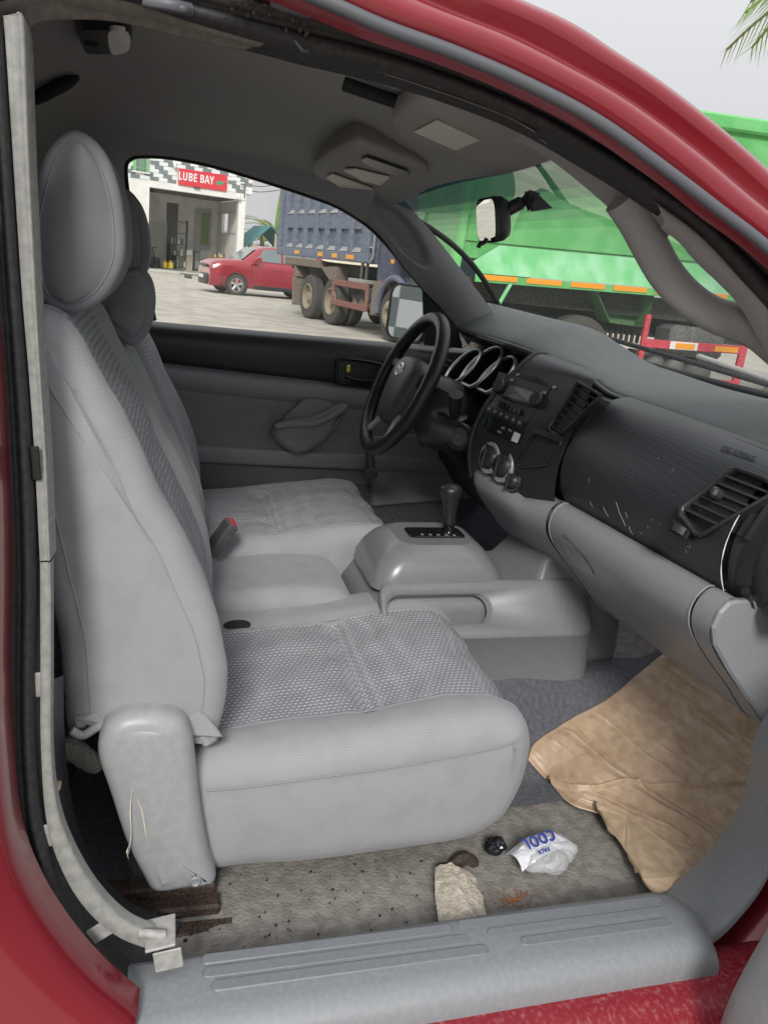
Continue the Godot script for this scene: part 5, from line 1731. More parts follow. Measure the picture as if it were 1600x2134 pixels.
	obj("arm", st, M.black, rm)
	st = mb()
	tube(st, PackedVector3Array([a2, Vector3(0.641, 1.524, 0.055), Vector3(0.652, 1.518, 0.06)]), [0.008, 0.016, 0.02], 12)
	chip(st, PackedVector3Array([Vector3(0.635, 1.536, 0.06), Vector3(0.645, 1.537, 0.06), Vector3(0.686, 1.512, 0.06), Vector3(0.654, 1.503, 0.06), Vector3(0.639, 1.514, 0.06)]), 0.012, 0.012, Vector3(0, 0, 1))
	obj("mount", st, M.black, rm)
	st = mb()
	tube(st, smooth(PackedVector3Array([Vector3(0.583, 1.447, 0.02), Vector3(0.581, 1.44, 0.02), Vector3(0.572, 1.435, 0.02), Vector3(0.569, 1.428, 0.02)]), 8), 0.0045, 6)
	obj("lever", st, M.black, rm)

# ---------------------------------------------------------------- driver's side
func far_door(truck: Node3D) -> void:
	var fd := holder("driver_door", truck, "closed driver door with black and grey trim")
	var sections := [
		[[-0.72, 1.158], [-0.705, 1.17], [-0.685, 1.172], [-0.662, 1.163], [-0.65, 1.145], [-0.646, 1.12], [-0.652, 1.085], [-0.66, 1.068], [-0.668, 1.06]],
		[[-0.668, 1.066], [-0.645, 1.058], [-0.638, 1.045], [-0.64, 1.02], [-0.652, 1.0]],
		[[-0.652, 1.0], [-0.648, 0.995], [-0.652, 0.95], [-0.655, 0.9], [-0.65, 0.86], [-0.652, 0.855]],
		[[-0.652, 0.86], [-0.642, 0.852], [-0.64, 0.83], [-0.643, 0.81], [-0.655, 0.803]],
		[[-0.66, 0.805], [-0.662, 0.76], [-0.668, 0.65], [-0.67, 0.44]]]
	var mats := [M.black, M.plastic, M.cloth_door, M.plastic, M.plastic_door]
	var called := ["upper_trim", "waist_trim", "cloth_panel", "lower_trim", "door_pocket"]
	for k in 5:
		var st := mb()
		var rows := []
		for i in 21:
			var x := lerpf(-0.3, 0.93, i / 20.0)
			var r := PackedVector3Array()
			var v := PackedVector2Array()
			for e in sections[k]: v.append(Vector2(e[0], e[1]))
			for q in smooth2(v, (v.size() - 1) * 4 + 1, false):
				var sl := 0.045 * clampf((1.16 - q.y) / 0.1, 0, 1) * clampf((q.y - 0.82) / 0.15, 0, 1)
				r.append(Vector3(x, q.y - sl * (x - 0.12), q.x))
			rows.append(r)
		grid(st, rows)
		obj(called[k], st, mats[k], fd)
	# armrest and pull
	var st := mb()
	pillow(st, smooth2(PackedVector2Array([Vector2(0.281, 0.908), Vector2(0.301, 0.937), Vector2(0.346, 0.95), Vector2(0.398, 0.964), Vector2(0.449, 0.994), Vector2(0.481, 1.004), Vector2(0.485, 0.986), Vector2(0.463, 0.936), Vector2(0.421, 0.884), Vector2(0.38, 0.858), Vector2(0.348, 0.853), Vector2(0.306, 0.875)]), 60), -0.67, -0.6, 0.02, 0.0, 2)
	obj("armrest", st, M.plastic_arm, fd, "moulded grey armrest and door pull")
	st = mb()
	tube(st, smooth(PackedVector3Array([Vector3(0.287, 0.929, -0.595), Vector3(0.333, 0.94, -0.595), Vector3(0.386, 0.943, -0.595), Vector3(0.437, 0.967, -0.595), Vector3(0.477, 0.997, -0.595)]), 20), 0.01, 8)
	obj("pull", st, M.plastic_arm, fd)
	st = mb()
	chip(st, smooth(PackedVector3Array([Vector3(0.312, 0.94, -0.637), Vector3(0.346, 0.983, -0.637), Vector3(0.377, 1.006, -0.637), Vector3(0.442, 1, -0.637), Vector3(0.457, 0.985, -0.637), Vector3(0.422, 0.953, -0.637), Vector3(0.379, 0.939, -0.637)]), 30, true), 0.002, 0.0, Vector3(0, 0, 1))
	obj("pull_recess", st, M.plastic_arm, fd)
	# inner handle
	st = mb()
	var ring := PackedVector3Array()
	for q in smooth(PackedVector3Array([Vector3(0.449, 1.109, -0.642), Vector3(0.462, 1.121, -0.642), Vector3(0.555, 1.117, -0.642), Vector3(0.578, 1.108, -0.642), Vector3(0.589, 1.061, -0.642), Vector3(0.576, 1.052, -0.642), Vector3(0.468, 1.055, -0.642), Vector3(0.455, 1.064, -0.642)]), 40, true): ring.append(q)
	tube(st, ring, 0.005, 6, true)
	obj("handle_bezel", st, M.black_gloss, fd)
	st = mb()
	fan(st, ring)
	obj("handle_recess", st, M.black, fd)
	st = mb()
	tube(st, smooth(PackedVector3Array([Vector3(0.475, 1.075, -0.632), Vector3(0.503, 1.067, -0.632), Vector3(0.544, 1.067, -0.632), Vector3(0.571, 1.072, -0.632)]), 12), 0.006, 6)
	obj("handle", st, M.black_gloss, fd)
	st = mb()
	bx(st, Vector3(0.48, 1.097, -0.63), Vector3(0.01, 0.02, 0.006), 0.002)
	obj("lock_mark", st, M.yellow, fd)
	# window glass and its frame
	st = mb()
	var op := PackedVector3Array([Vector3(-0.036, 1.178, -0.652), Vector3(-0.065, 1.304, -0.635), Vector3(-0.099, 1.447, -0.617), Vector3(-0.11, 1.529, -0.606), Vector3(-0.098, 1.553, -0.603), Vector3(-0.069, 1.562, -0.602), Vector3(-0.003, 1.567, -0.601), Vector3(0.099, 1.561, -0.602), Vector3(0.216, 1.544, -0.604), Vector3(0.327, 1.525, -0.607), Vector3(0.409, 1.507, -0.609), Vector3(0.483, 1.476, -0.613), Vector3(0.54, 1.438, -0.618), Vector3(0.602, 1.385, -0.625), Vector3(0.673, 1.324, -0.633), Vector3(0.746, 1.267, -0.64), Vector3(0.805, 1.185, -0.651)])
	var pane := PackedVector3Array()
	for p in op: pane.append(p + Vector3(0, 0, -0.012))
	fan(st, pane)
	obj("window_glass", st, M.glass, fd)
	st = mb()
	band(st, op.slice(0, 12), PackedVector3Array([Vector3(-0.314, 1.166, -0.5), Vector3(-0.312, 1.282, -0.5), Vector3(-0.31, 1.416, -0.5), Vector3(-0.308, 1.545, -0.5), Vector3(-0.248, 1.621, -0.5), Vector3(-0.119, 1.655, -0.5), Vector3(-0.006, 1.662, -0.5), Vector3(0.089, 1.656, -0.5), Vector3(0.199, 1.642, -0.5), Vector3(0.302, 1.618, -0.5), Vector3(0.398, 1.588, -0.5), Vector3(0.479, 1.555, -0.5)]), 60, [[-0.02, -0.03], [0.0, 0.0], [0.04, 0.006], [0.12, 0.006], [0.5, 0.0], [1.0, 0.0]], Vector3(0, 0, 1))
	obj("window_frame", st, M.pillar, fd)
	st = mb()
	tube(st, smooth(op, 60), 0.005, 6)
	obj("window_seal", st, M.black_matte, fd)
	# kick panel ahead of the door
	st = mb()
	bx(st, Vector3(0.83, 0.83, -0.66), Vector3(0.5, 0.22, 0.02), 0.008, Basis(Vector3(0, 0, 1), 0.12))
	obj("kick_panel", st, M.plastic, truck, "grey kick panel in the driver footwell")
	st = mb()
	bx(st, Vector3(0.95, 0.6, -0.672), Vector3(0.9, 0.4, 0.02), 0.004)
	obj("footwell_carpet", st, M.carpet_blue, truck, "carpet on the side of the driver footwell")
	# windscreen pillar cover with its dished panel
	var pc := holder("far_pillar_trim", truck, "dark grey pillar trim with a dished panel")
	var a := smooth(PackedVector3Array([Vector3(0.326, 1.528, -0.606), Vector3(0.409, 1.509, -0.609), Vector3(0.466, 1.486, -0.612), Vector3(0.526, 1.45, -0.617), Vector3(0.59, 1.392, -0.624), Vector3(0.669, 1.324, -0.633), Vector3(0.746, 1.267, -0.64), Vector3(0.826, 1.187, -0.651)]), 50)
	var b := smooth(PackedVector3Array([Vector3(0.471, 1.592, -0.56), Vector3(0.519, 1.568, -0.56), Vector3(0.562, 1.544, -0.56), Vector3(0.61, 1.506, -0.56), Vector3(0.666, 1.46, -0.56), Vector3(0.727, 1.405, -0.56), Vector3(0.79, 1.347, -0.56), Vector3(0.864, 1.278, -0.56)]), 50)
	var rows := []
	for j in 17:
		var e := j / 16.0
		var r := PackedVector3Array()
		for i in 50:
			var s := i / 49.0
			var lift := 0.012 * sin(PI * e)
			var d := pow((e - 0.47) / 0.26, 2) + pow((s - 0.44 + (e - 0.5) * 0.1) / 0.2, 2)
			lift -= 0.028 * smoothstep(1.15, 0.7, d)
			r.append(a[i].lerp(b[i], e) + Vector3(-0.4, 0.2, 1).normalized() * (lift + 0.004))
		rows.append(r)
	st = mb()
	grid(st, rows)
	obj("cover", st, M.plastic, pc)
	# corner cover behind the outside mirror
	st = mb()
	chip(st, PackedVector3Array([Vector3(0.668, 1.326, -0.64), Vector3(0.776, 1.253, -0.64), Vector3(0.805, 1.178, -0.64), Vector3(0.692, 1.179, -0.64)]), 0.004, 0.004, Vector3(0, 0, 1))
	obj("mirror_corner", st, M.black_matte, truck)
	# outside mirror
	var om := holder("outside_mirror", truck, "black outside mirror on the driver side")
	var mc := Vector3(0.715, 1.246, -0.93)
	var w := Vector3(0.42, 0.0, 0.9).normalized()
	var nn := Vector3(-0.9, 0.03, 0.42).normalized()
	var uu := nn.cross(w).normalized()
	if uu.y < 0: uu = -uu
	st = mb()
	rows = []
	for e in [[0.97, -0.004], [1.05, 0.004], [1.08, -0.01], [1.06, -0.05], [0.9, -0.085], [0.5, -0.1]]:
		var r := PackedVector3Array()
		for q in rrect(0.17, 0.165, 0.035, 6): r.append(mc + w * q.x * e[0] + uu * q.y * e[0] + nn * e[1])
		rows.append(r)
	grid(st, rows, true)
	fan(st, rows[5])
	obj("housing", st, M.black, om)
	st = mb()
	var gp := PackedVector3Array()
	for q in rrect(0.165, 0.16, 0.033, 6): gp.append(mc + w * q.x + uu * q.y - nn * 0.001)
	fan(st, gp)
	obj("mirror_glass", st, M.mirror, om)
	st = mb()
	tube(st, PackedVector3Array([mc - nn * 0.05 - uu * 0.05 + w * 0.05, Vector3(0.78, 1.19, -0.72)]), 0.025, 10)
	obj("stalk", st, M.black, om)

# ---------------------------------------------------------------- things lying on the floor
func board_y(x: float, z: float) -> float:
	return 0.442 + 0.15 * smoothstep(0.34, 0.17, absf(z)) + 0.36 * smoothstep(1.02, 1.5, x)

func floor_things(truck: Node3D) -> void:
	var cb := thing("cardboard_sheet", "large creased brown cardboard sheet lying in the passenger footwell", "cardboard")
	var lt := smooth(PackedVector3Array([Vector3(1.1, 0.618, 0.144), Vector3(0.99, 0.58, 0.199), Vector3(0.912, 0.549, 0.23), Vector3(0.826, 0.521, 0.252), Vector3(0.739, 0.487, 0.278), Vector3(0.715, 0.462, 0.301)]), 30)
	var rt := smooth(PackedVector3Array([Vector3(1.231, 0.59, 0.486), Vector3(1.185, 0.54, 0.531), Vector3(1.107, 0.473, 0.572), Vector3(1.031, 0.442, 0.6), Vector3(0.97, 0.442, 0.627), Vector3(0.916, 0.442, 0.649)]), 30)
	var tp := smooth(PackedVector3Array([Vector3(1.1, 0.618, 0.144), Vector3(1.146, 0.586, 0.249), Vector3(1.197, 0.557, 0.321), Vector3(1.215, 0.572, 0.408), Vector3(1.231, 0.59, 0.486)]), 30)
	var bt := smooth(PackedVector3Array([Vector3(0.715, 0.462, 0.301), Vector3(0.742, 0.442, 0.341), Vector3(0.753, 0.442, 0.418), Vector3(0.792, 0.442, 0.447), Vector3(0.834, 0.442, 0.496), Vector3(0.88, 0.442, 0.548), Vector3(0.893, 0.442, 0.601), Vector3(0.916, 0.442, 0.649)]), 30)
	var st := mb()
	var rows := []
	var n := 140
	var nv := 200
	var noise := FastNoiseLite.new()
	noise.seed = 4; noise.frequency = 9.0; noise.fractal_octaves = 3
	var fold := []
	for k in 20: fold.append(rng.randf_range(-1.0, 1.0) * 0.007 + (0.006 if k % 2 else -0.002))
	for j in nv + 1:
		var v := float(j) / nv
		var r := PackedVector3Array()
		for i in n + 1:
			var u := float(i) / n
			var L := lt[int(v * 29)].lerp(lt[mini(int(v * 29) + 1, 29)], fposmod(v * 29, 1.0))
			var R := rt[int(v * 29)].lerp(rt[mini(int(v * 29) + 1, 29)], fposmod(v * 29, 1.0))
			var T := tp[int(u * 29)].lerp(tp[mini(int(u * 29) + 1, 29)], fposmod(u * 29, 1.0))
			var B := bt[int(u * 29)].lerp(bt[mini(int(u * 29) + 1, 29)], fposmod(u * 29, 1.0))
			var p := L * (1 - u) + R * u + T * (1 - v) + B * v - (lt[0] * (1 - u) * (1 - v) + rt[0] * u * (1 - v) + lt[29] * (1 - u) * v + rt[29] * u * v)
			p.y = maxf(p.y, board_y(p.x, p.z))
			# folds parallel to the top edge, broken by one diagonal fold
			var w := v * 12.0 + 0.25 * sin(u * 5.0) + 0.5
			var f := maxf(0.0, 1.0 - absf(fposmod(w, 1.0) - 0.5) / 0.09)
			var amp := 0.009 * smoothstep(0.0, 0.06, u) * (0.5 + 0.5 * sin(floor(w) * 2.4 + u * 3.0))
			p.y += (amp * f * 0.5 + lerpf(fold[int(w)], fold[int(w) + 1], fposmod(w, 1.0)) * smoothstep(0.0, 0.08, u)) * (1.0 - 0.6 * smoothstep(0.7, 0.95, v))
			var dg := absf((u - 0.15) - (1.0 - v) * 0.8)
			p.y += 0.012 * maxf(0.0, 1.0 - dg / 0.02)
			p.y += 0.006 * noise.get_noise_2d(p.x * 0.6, p.z * 0.6) + 0.0008 * noise.get_noise_2d(p.x * 4.0, p.z * 4.0) + 0.011
			r.append(p)
		rows.append(r)
	grid(st, rows)
	var back := []
	for r in rows:
		var q := PackedVector3Array()
		for p in r: q.append(p - Vector3(0, 0.003, 0))
		back.append(q)
	grid(st, back)
	grid(st, [rows[nv], back[nv]])
	var le := PackedVector3Array()
	var lb := PackedVector3Array()
	for j in nv + 1:
		le.append(rows[j][0]); lb.append(back[j][0])
	grid(st, [le, lb])
	obj("sheet", st, M.board, cb)
	var fl := thing("cardboard_scrap", "torn pale cardboard scrap beside the sill plate", "cardboard")
	st = mb()
	var q := smooth(PackedVector3Array([Vector3(0.792, 0.442, 0.439), Vector3(0.781, 0.442, 0.507), Vector3(0.787, 0.442, 0.554), Vector3(0.774, 0.442, 0.61), Vector3(0.778, 0.442, 0.661), Vector3(0.82, 0.442, 0.654), Vector3(0.871, 0.442, 0.644), Vector3(0.905, 0.442, 0.63), Vector3(0.92, 0.442, 0.601), Vector3(0.896, 0.442, 0.569), Vector3(0.862, 0.442, 0.531), Vector3(0.83, 0.442, 0.486)]), 60, true)
	var up := PackedVector3Array()
	var c := Vector3.ZERO
	for p in q:
		up.append(p + Vector3(0, 0.024 + 0.012 * noise.get_noise_2d(p.x * 3.0, p.z * 3.0), 0)); c += p / q.size()
	# crumpled facets over the torn outline
	var flat := PackedVector2Array()
	for p in up: flat.append(Vector2(p.x, p.z))
	var ix := Geometry2D.triangulate_polygon(flat)
	for k in range(0, ix.size(), 3):
		var a3 := up[ix[k]]
		var b3 := up[ix[k + 1]]
		var c3 := up[ix[k + 2]]
		var m3 := (a3 + b3 + c3) / 3.0 + Vector3(0, rng.randf_range(-0.002, 0.004), 0)
		tri(st, a3, b3, m3); tri(st, b3, c3, m3); tri(st, c3, a3, m3)
	var dn := PackedVector3Array()
	for p in up: dn.append(p - Vector3(0, 0.003, 0))
	grid(st, [up, dn], true)
	obj("sheet", st, M.board_pale, fl)

	# plastic sachet
	var pb := thing("plastic_bag", "crumpled clear and white plastic sachet with blue print on the floor", "plastic bag")
	st = mb()
	var bc := Vector3(0.644, 0.432, 0.549)
	rows = []
	var nz := FastNoiseLite.new()
	nz.seed = 12; nz.frequency = 16.0; nz.fractal_octaves = 4; nz.noise_type = FastNoiseLite.TYPE_CELLULAR
	for j in 22:
		var th := PI * j / 21.0
		var r := PackedVector3Array()
		for i in 40:
			var ph := TAU * i / 40
			var d := Vector3(sin(th) * cos(ph), cos(th), sin(th) * sin(ph))
			var e := d * Vector3(0.068, 0.03, 0.046)
			e *= 1.0 + 0.55 * nz.get_noise_3d(e.x, e.y * 2.0, e.z) + 0.1 * sin(ph * 5.0)
			r.append(bc + e.rotated(UP, 0.3) + Vector3(0, 0.024, 0))
		rows.append(r)
	grid(st, rows, true, false, -1)
	obj("film", st, M.film, pb)
	st = mb()
	rows = []
	for j in 9:
		var r := PackedVector3Array()
		for i in 21:
			var u := lerpf(-1, 1, i / 20.0)
			var v := lerpf(-1, 1, j / 8.0)
			var e := Vector3(u * 0.06, 0.056 - 0.022 * u * u - 0.014 * v * v, -0.016 + v * 0.022)
			e.y += 0.012 * nz.get_noise_3d(u * 0.1, v * 0.1, 3.0)
			r.append(bc + e.rotated(UP, 0.3))
		rows.append(r)
	grid(st, rows, false, false, -1)
	obj("printed_panel", st, M.film_white, pb)
	var bt3 := Basis(UP, 0.3) * Basis(Vector3(1, 0, 0), -1.1) * Basis(Vector3(0, 0, 1), PI)
	words("COOL", 0.026, 0.0008, M.blue_print, pb, Transform3D(bt3, bc + Vector3(-0.022, 0.058, 0.0)))
	words("PACK", 0.01, 0.0008, M.blue_print, pb, Transform3D(bt3, bc + Vector3(-0.02, 0.05, 0.018)))
	# black plastic scrap
	var bs := thing("black_plastic_scrap", "crumpled black plastic scrap under the seat front", "plastic scrap")
	st = mb()
	var kc := Vector3(0.564, 0.432, 0.511)
	rows = []
	for j in 14:
		var th := PI * j / 13.0
		var r := PackedVector3Array()
		for i in 22:
			var ph := TAU * i / 22
			var e := Vector3(sin(th) * cos(ph), cos(th), sin(th) * sin(ph)) * Vector3(0.03, 0.022, 0.026)
			e *= 1.0 + 0.8 * nz.get_noise_3d(e.x * 2.0 + 3.0, e.y * 2.0, e.z * 2.0)
			r.append(kc + e + Vector3(0, 0.02, 0))
		rows.append(r)
	grid(st, rows, true, false, -1)
	obj("sheet", st, M.black_gloss, bs)
	# torn strip of pale underlay by the sill
	var tu := thing("underlay_strip", "torn pale underlay strip between the seat foot and the sill", "underlay")
	st = mb()
	rows = []
	var la := smooth(PackedVector3Array([Vector3(0.443, 0.442, 0.551), Vector3(0.429, 0.442, 0.592), Vector3(0.419, 0.442, 0.635), Vector3(0.411, 0.442, 0.676)]), 12)
	var ra := smooth(PackedVector3Array([Vector3(0.5, 0.442, 0.578), Vector3(0.5, 0.442, 0.611), Vector3(0.492, 0.442, 0.649), Vector3(0.484, 0.442, 0.687)]), 12)
	for j in 12:
		var r := PackedVector3Array()
		for i in 9: r.append(la[j].lerp(ra[j], i / 8.0) + Vector3(0, 0.012 + 0.014 * sin(PI * i / 8.0) + 0.008 * noise.get_noise_2d(j * 0.05, i * 0.05), 0))
		rows.append(r)
	grid(st, rows)
	obj("sheet", st, M.underlay, tu)
	# wad of felt behind the seat
	var fw := thing("felt_wad", "wad of pale felt hanging under the seat back", "felt")
	st = mb()
	tube(st, smooth(PackedVector3Array([Vector3(-0.129, 0.683, 0.5), Vector3(-0.115, 0.673, 0.5), Vector3(-0.097, 0.656, 0.5), Vector3(-0.079, 0.634, 0.5)]), 14), [0.006, 0.013, 0.016, 0.018, 0.017, 0.018, 0.019, 0.018, 0.017, 0.018, 0.016, 0.015, 0.012, 0.008], 10, false, 0.6)
	obj("wad", st, M.felt, fw)
	# stains and crumbs on the carpet
	st = mb()
	for k in 80:
		var x := rng.randf_range(0.0, 0.45)
		var z := rng.randf_range(0.5, 0.66)
		var s := rng.randf_range(0.0006, 0.0022) * (1.6 if k % 9 == 0 else 1.0)
		var y := 0.4315 + 0.006 * sin(x * 21.0 + z * 13.0) * sin(z * 17.0 - x * 5.0)
		bx(st, Vector3(x, y + s * 0.5, z), Vector3(s * 1.6, s, s), 0.0, Basis(UP, rng.randf() * 3.0))
	var cr := obj("floor_crumbs", st, M.black_matte)
	st = mb()
	for k in 150:
		var a := rng.randf() * TAU
		var d := absf(rng.randfn(0.0, 0.022))
		var x: float = 0.557 + cos(a) * d * 1.3
		var z: float = 0.618 + sin(a) * d * 0.7
		var s := rng.randf_range(0.0005, 0.0018)
		bx(st, Vector3(x, 0.433 + 0.006 * sin(x * 21.0 + z * 13.0) * sin(z * 17.0 - x * 5.0), z), Vector3(s * 2.2, 0.0008, s * 1.4), 0.0, Basis(UP, rng.randf() * 3.0))
	tag(obj("rust_dust", st, M.rust_dust), "orange rust dust on the carpet beside the sill plate", "rust", "", "stuff")
	tag(cr, "dark crumbs scattered on the carpet by the seat rail", "crumbs", "", "stuff")

# ---------------------------------------------------------------- the yard
func yard_materials() -> void:
	M.concrete = mottled(lin(0.34, 0.315, 0.265), lin(0.43, 0.405, 0.345), 0.012, 0.16, 0.9, 40, 6)
	M.render_white = mottled(lin(0.66, 0.66, 0.63), lin(0.74, 0.74, 0.71), 0.01, 0.3, 0.85, 41, 4)
	M.tile_white = mat(lin(0.68, 0.72, 0.72), 0.35)
	M.tile_grey = mat(lin(0.17, 0.2, 0.205), 0.4)
	M.tile_bay = mat(lin(0.5, 0.5, 0.46), 0.4)
	M.sign_red = mat(lin(0.6, 0.025, 0.045), 0.4)
	M.sign_green = mat(lin(0.05, 0.3, 0.14), 0.5)
	M.green_frame = mat(lin(0.2, 0.45, 0.2), 0.5)
	M.blue_paint = mottled(lin(0.1, 0.13, 0.19), lin(0.165, 0.19, 0.235), 0.02, 0.7, 0.6, 42, 5)
	M.blue_dust = mottled(lin(0.26, 0.27, 0.28), lin(0.36, 0.35, 0.33), 0.03, 1.0, 0.9, 43, 4)
	M.cab_paint = mottled(lin(0.1, 0.11, 0.16), lin(0.14, 0.15, 0.2), 0.02, 0.6, 0.35, 44, 4)
	M.dirt = mottled(lin(0.13, 0.1, 0.08), lin(0.24, 0.2, 0.165), 0.03, 1.2, 0.95, 45, 5)
	M.dirt_red = mottled(lin(0.2, 0.07, 0.055), lin(0.26, 0.15, 0.12), 0.03, 1.5, 0.85, 46, 4)
	M.tyre = mottled(lin(0.045, 0.043, 0.04), lin(0.1, 0.092, 0.08), 0.03, 1.5, 0.95, 47, 4)
	M.rim_dirty = mottled(lin(0.2, 0.17, 0.12), lin(0.34, 0.3, 0.22), 0.04, 2.0, 0.8, 48, 4)
	M.orange = mat(lin(0.8, 0.33, 0.02), 0.4)
	M.green_paint = mottled(lin(0.11, 0.42, 0.125), lin(0.16, 0.48, 0.17), 0.012, 0.35, 0.4, 49, 5)
	M.green_skylit = mottled(lin(0.14, 0.5, 0.18), lin(0.3, 0.62, 0.36), 0.012, 0.4, 0.4, 50, 6, 0.0, 0.15, 0.7)  # sky light on the sloping skirt is painted into this mint tone
	M.guard_red = mottled(lin(0.5, 0.03, 0.05), lin(0.55, 0.09, 0.11), 0.03, 1.5, 0.6, 51, 4)
	M.chassis = mottled(lin(0.05, 0.05, 0.048), lin(0.095, 0.09, 0.082), 0.03, 1.2, 0.9, 52, 4)
	M.car_red = mat(lin(0.3, 0.012, 0.03), 0.25, 0.2)
	M.car_red.clearcoat_enabled = true
	M.car_red.clearcoat = 1.0
	M.car_red.clearcoat_roughness = 0.05
	M.car_glass = mat(lin(0.16, 0.2, 0.2), 0.05, 0.0, 0.8)
	M.teal = mottled(lin(0.03, 0.17, 0.18), lin(0.06, 0.25, 0.25), 0.03, 1.0, 0.6, 53, 4)
	M.wood = mottled(lin(0.32, 0.28, 0.2), lin(0.46, 0.42, 0.33), 0.03, 1.0, 0.9, 54, 4)
	M.leaf = mat(lin(0.14, 0.26, 0.04), 0.6)
	M.leaf.backlight_enabled = true
	M.leaf.backlight = lin(0.2, 0.3, 0.05)
	M.leaf_dry = mat(lin(0.16, 0.2, 0.09), 0.7)
	M.leaf_dry.backlight_enabled = true
	M.leaf_dry.backlight = lin(0.3, 0.3, 0.12)
	M.trunk = mottled(lin(0.16, 0.13, 0.1), lin(0.25, 0.21, 0.17), 0.03, 1.0, 0.95, 55, 4)
	M.wall_cream = mottled(lin(0.62, 0.58, 0.45), lin(0.7, 0.66, 0.54), 0.01, 0.3, 0.9, 56, 4)

func yard() -> void:
	var st := mb()
	quad(st, Vector3(-150, 0, -200), Vector3(200, 0, -200), Vector3(200, 0, 40), Vector3(-150, 0, 40))
	tag(obj("ground", st, M.concrete), "", "", "", "structure")
	lube_bay()
	bay_things()
	red_car()
	blue_truck()
	green_truck()
	back_yard()
	mirrored_wall()
	palm()

func bp(s: float, y: float, z: float) -> Vector3:
	return Vector3(-0.7, 0, -42) + Basis(UP, deg_to_rad(9.5)) * Vector3(s, y, z)

func lube_bay() -> void:
	var b := thing("service_building", "white building with a tiled upper wall and an open service bay", "building", Vector3(-0.7, 0, -42), deg_to_rad(9.5))
	var st := mb()
	bx(st, Vector3(-1.1, 2.1, -0.2), Vector3(1.4, 4.2, 0.4))
	bx(st, Vector3(-5.5, 2.1, -0.4), Vector3(7.4, 4.2, 0.2))
	obj("wall", st, M.render_white, b)
	st = mb()
	bx(st, Vector3(4.17, 1.95, -0.2), Vector3(0.34, 3.9, 0.4))
	obj("column", st, M.render_white, b)
	st = mb()
	bx(st, Vector3(1.97, 4.05, -0.18), Vector3(4.74, 0.3, 0.44))
	obj("beam", st, M.render_white, b)
	st = mb()
	bx(st, Vector3(-2.2, 5.7, -3.0), Vector3(13.68, 3.0, 6.0))
	obj("upper_wall", st, M.render_white, b)
	# upper wall tiles: grey and white bonded like brick
	var tile := mb()
	bx(tile, Vector3.ZERO, Vector3(0.408, 0.168, 0.03), 0.006)
	var tm := done(tile)
	for r in 10:
		for k in 13:
			var s := -0.4 + 0.42 * k + (0.21 if r % 2 else 0.0) + 0.21
			if s > 4.5: continue
			if s > 0.75 and s < 3.5 and r < 4: continue
			var m: Material = M.tile_grey if (k + int(r / 2) + (r % 2)) % 2 == 0 else M.tile_white
			inst("tile", tm, m, b, Transform3D(Basis.IDENTITY, Vector3(s, 4.3 + 0.18 * r, 0.012)))
	for r in 3:
		for k in 3:
			inst("tile", tm, M.tile_grey if (k + r) % 2 else M.tile_white, b, Transform3D(Basis.IDENTITY, Vector3(-1.5 + 0.42 * k + (0.21 if r % 2 else 0.0), 4.3 + 0.18 * r - 0.0, 0.012 if r < 2 else 0.011)))
	# window with a green frame upstairs
	var w := holder("window", b)
	st = mb()
	bx(st, Vector3(-0.83, 5.1, 0.02), Vector3(0.62, 1.1, 0.06))
	obj("pane", st, M.car_glass, w)
	for e in [[-1.12, 5.1, 0.14, 1.2], [-0.86, 5.1, 0.03, 1.1], [-0.74, 5.1, 0.03, 1.1], [-0.52, 5.1, 0.12, 1.2]]:
		st = mb()
		bx(st, Vector3(e[0], e[1], 0.06), Vector3(e[2], e[3], 0.05))
		obj("frame", st, M.green_frame, w)
	st = mb()
	bx(st, Vector3(-0.83, 4.68, 0.07), Vector3(0.62, 0.03, 0.04))
	obj("rail", st, M.green_frame, w)
	st = mb()
	bx(st, Vector3(-0.83, 4.5, 0.06), Vector3(0.85, 0.06, 0.1))
	obj("sill", st, M.render_white, w)
	# bay: slab, walls, ceiling, back doorway, side window
	st = mb()
	bx(st, Vector3(1.8, 0.05, -3.2), Vector3(4.9, 0.1, 6.2))
	obj("floor_slab", st, M.tile_bay, b)
	st = mb()
	bx(st, Vector3(-0.5, 2.0, -3.3), Vector3(0.15, 3.9, 6.0))
	obj("bay_wall", st, M.render_white, b)
	st = mb()
	bx(st, Vector3(0.35, 2.0, -5.0), Vector3(1.75, 3.9, 0.15))
	bx(st, Vector3(1.6, 3.75, -5.0), Vector3(0.8, 0.4, 0.15))
	bx(st, Vector3(3.1, 2.0, -5.4), Vector3(2.3, 3.9, 0.15))
	obj("bay_wall", st, M.render_white, b)
	st = mb()
	bx(st, Vector3(4.2, 1.2, -3.0), Vector3(0.15, 2.2, 5.2))
	bx(st, Vector3(4.2, 3.6, -3.0), Vector3(0.15, 0.6, 5.2))
	bx(st, Vector3(4.2, 2.8, -1.6), Vector3(0.15, 1.2, 2.4))
	bx(st, Vector3(4.2, 2.8, -4.9), Vector3(0.15, 1.2, 1.4))
	obj("bay_wall", st, M.render_white, b)
	st = mb()
	for e in [[2.2, 1.3, 0.9, 0.12], [1.72, 2.6, 0.12, 2.4]]: bx(st, Vector3(3.3, 2.35, -5.25), Vector3(0.9, 2.1, 0.1))
	obj("window_frame", st, M.render_white, b)
	st = mb()
	bx(st, Vector3(3.42, 2.4, -5.19), Vector3(0.42, 1.7, 0.04))
	obj("window_pane", st, M.leaf, b)
	var wt := mb()
	bx(wt, Vector3.ZERO, Vector3(0.575, 0.285, 0.02), 0.004)
	var wm := done(wt)
	for r in 8:
		for k in 3: inst("tile", wm, M.tile_bay, b, Transform3D(Basis.IDENTITY, Vector3(-0.18 + 0.585 * k, 0.26 + 0.295 * r, -4.915)))
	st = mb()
	bx(st, Vector3(1.6, 1.8, -6.2), Vector3(1.2, 3.6, 0.1))
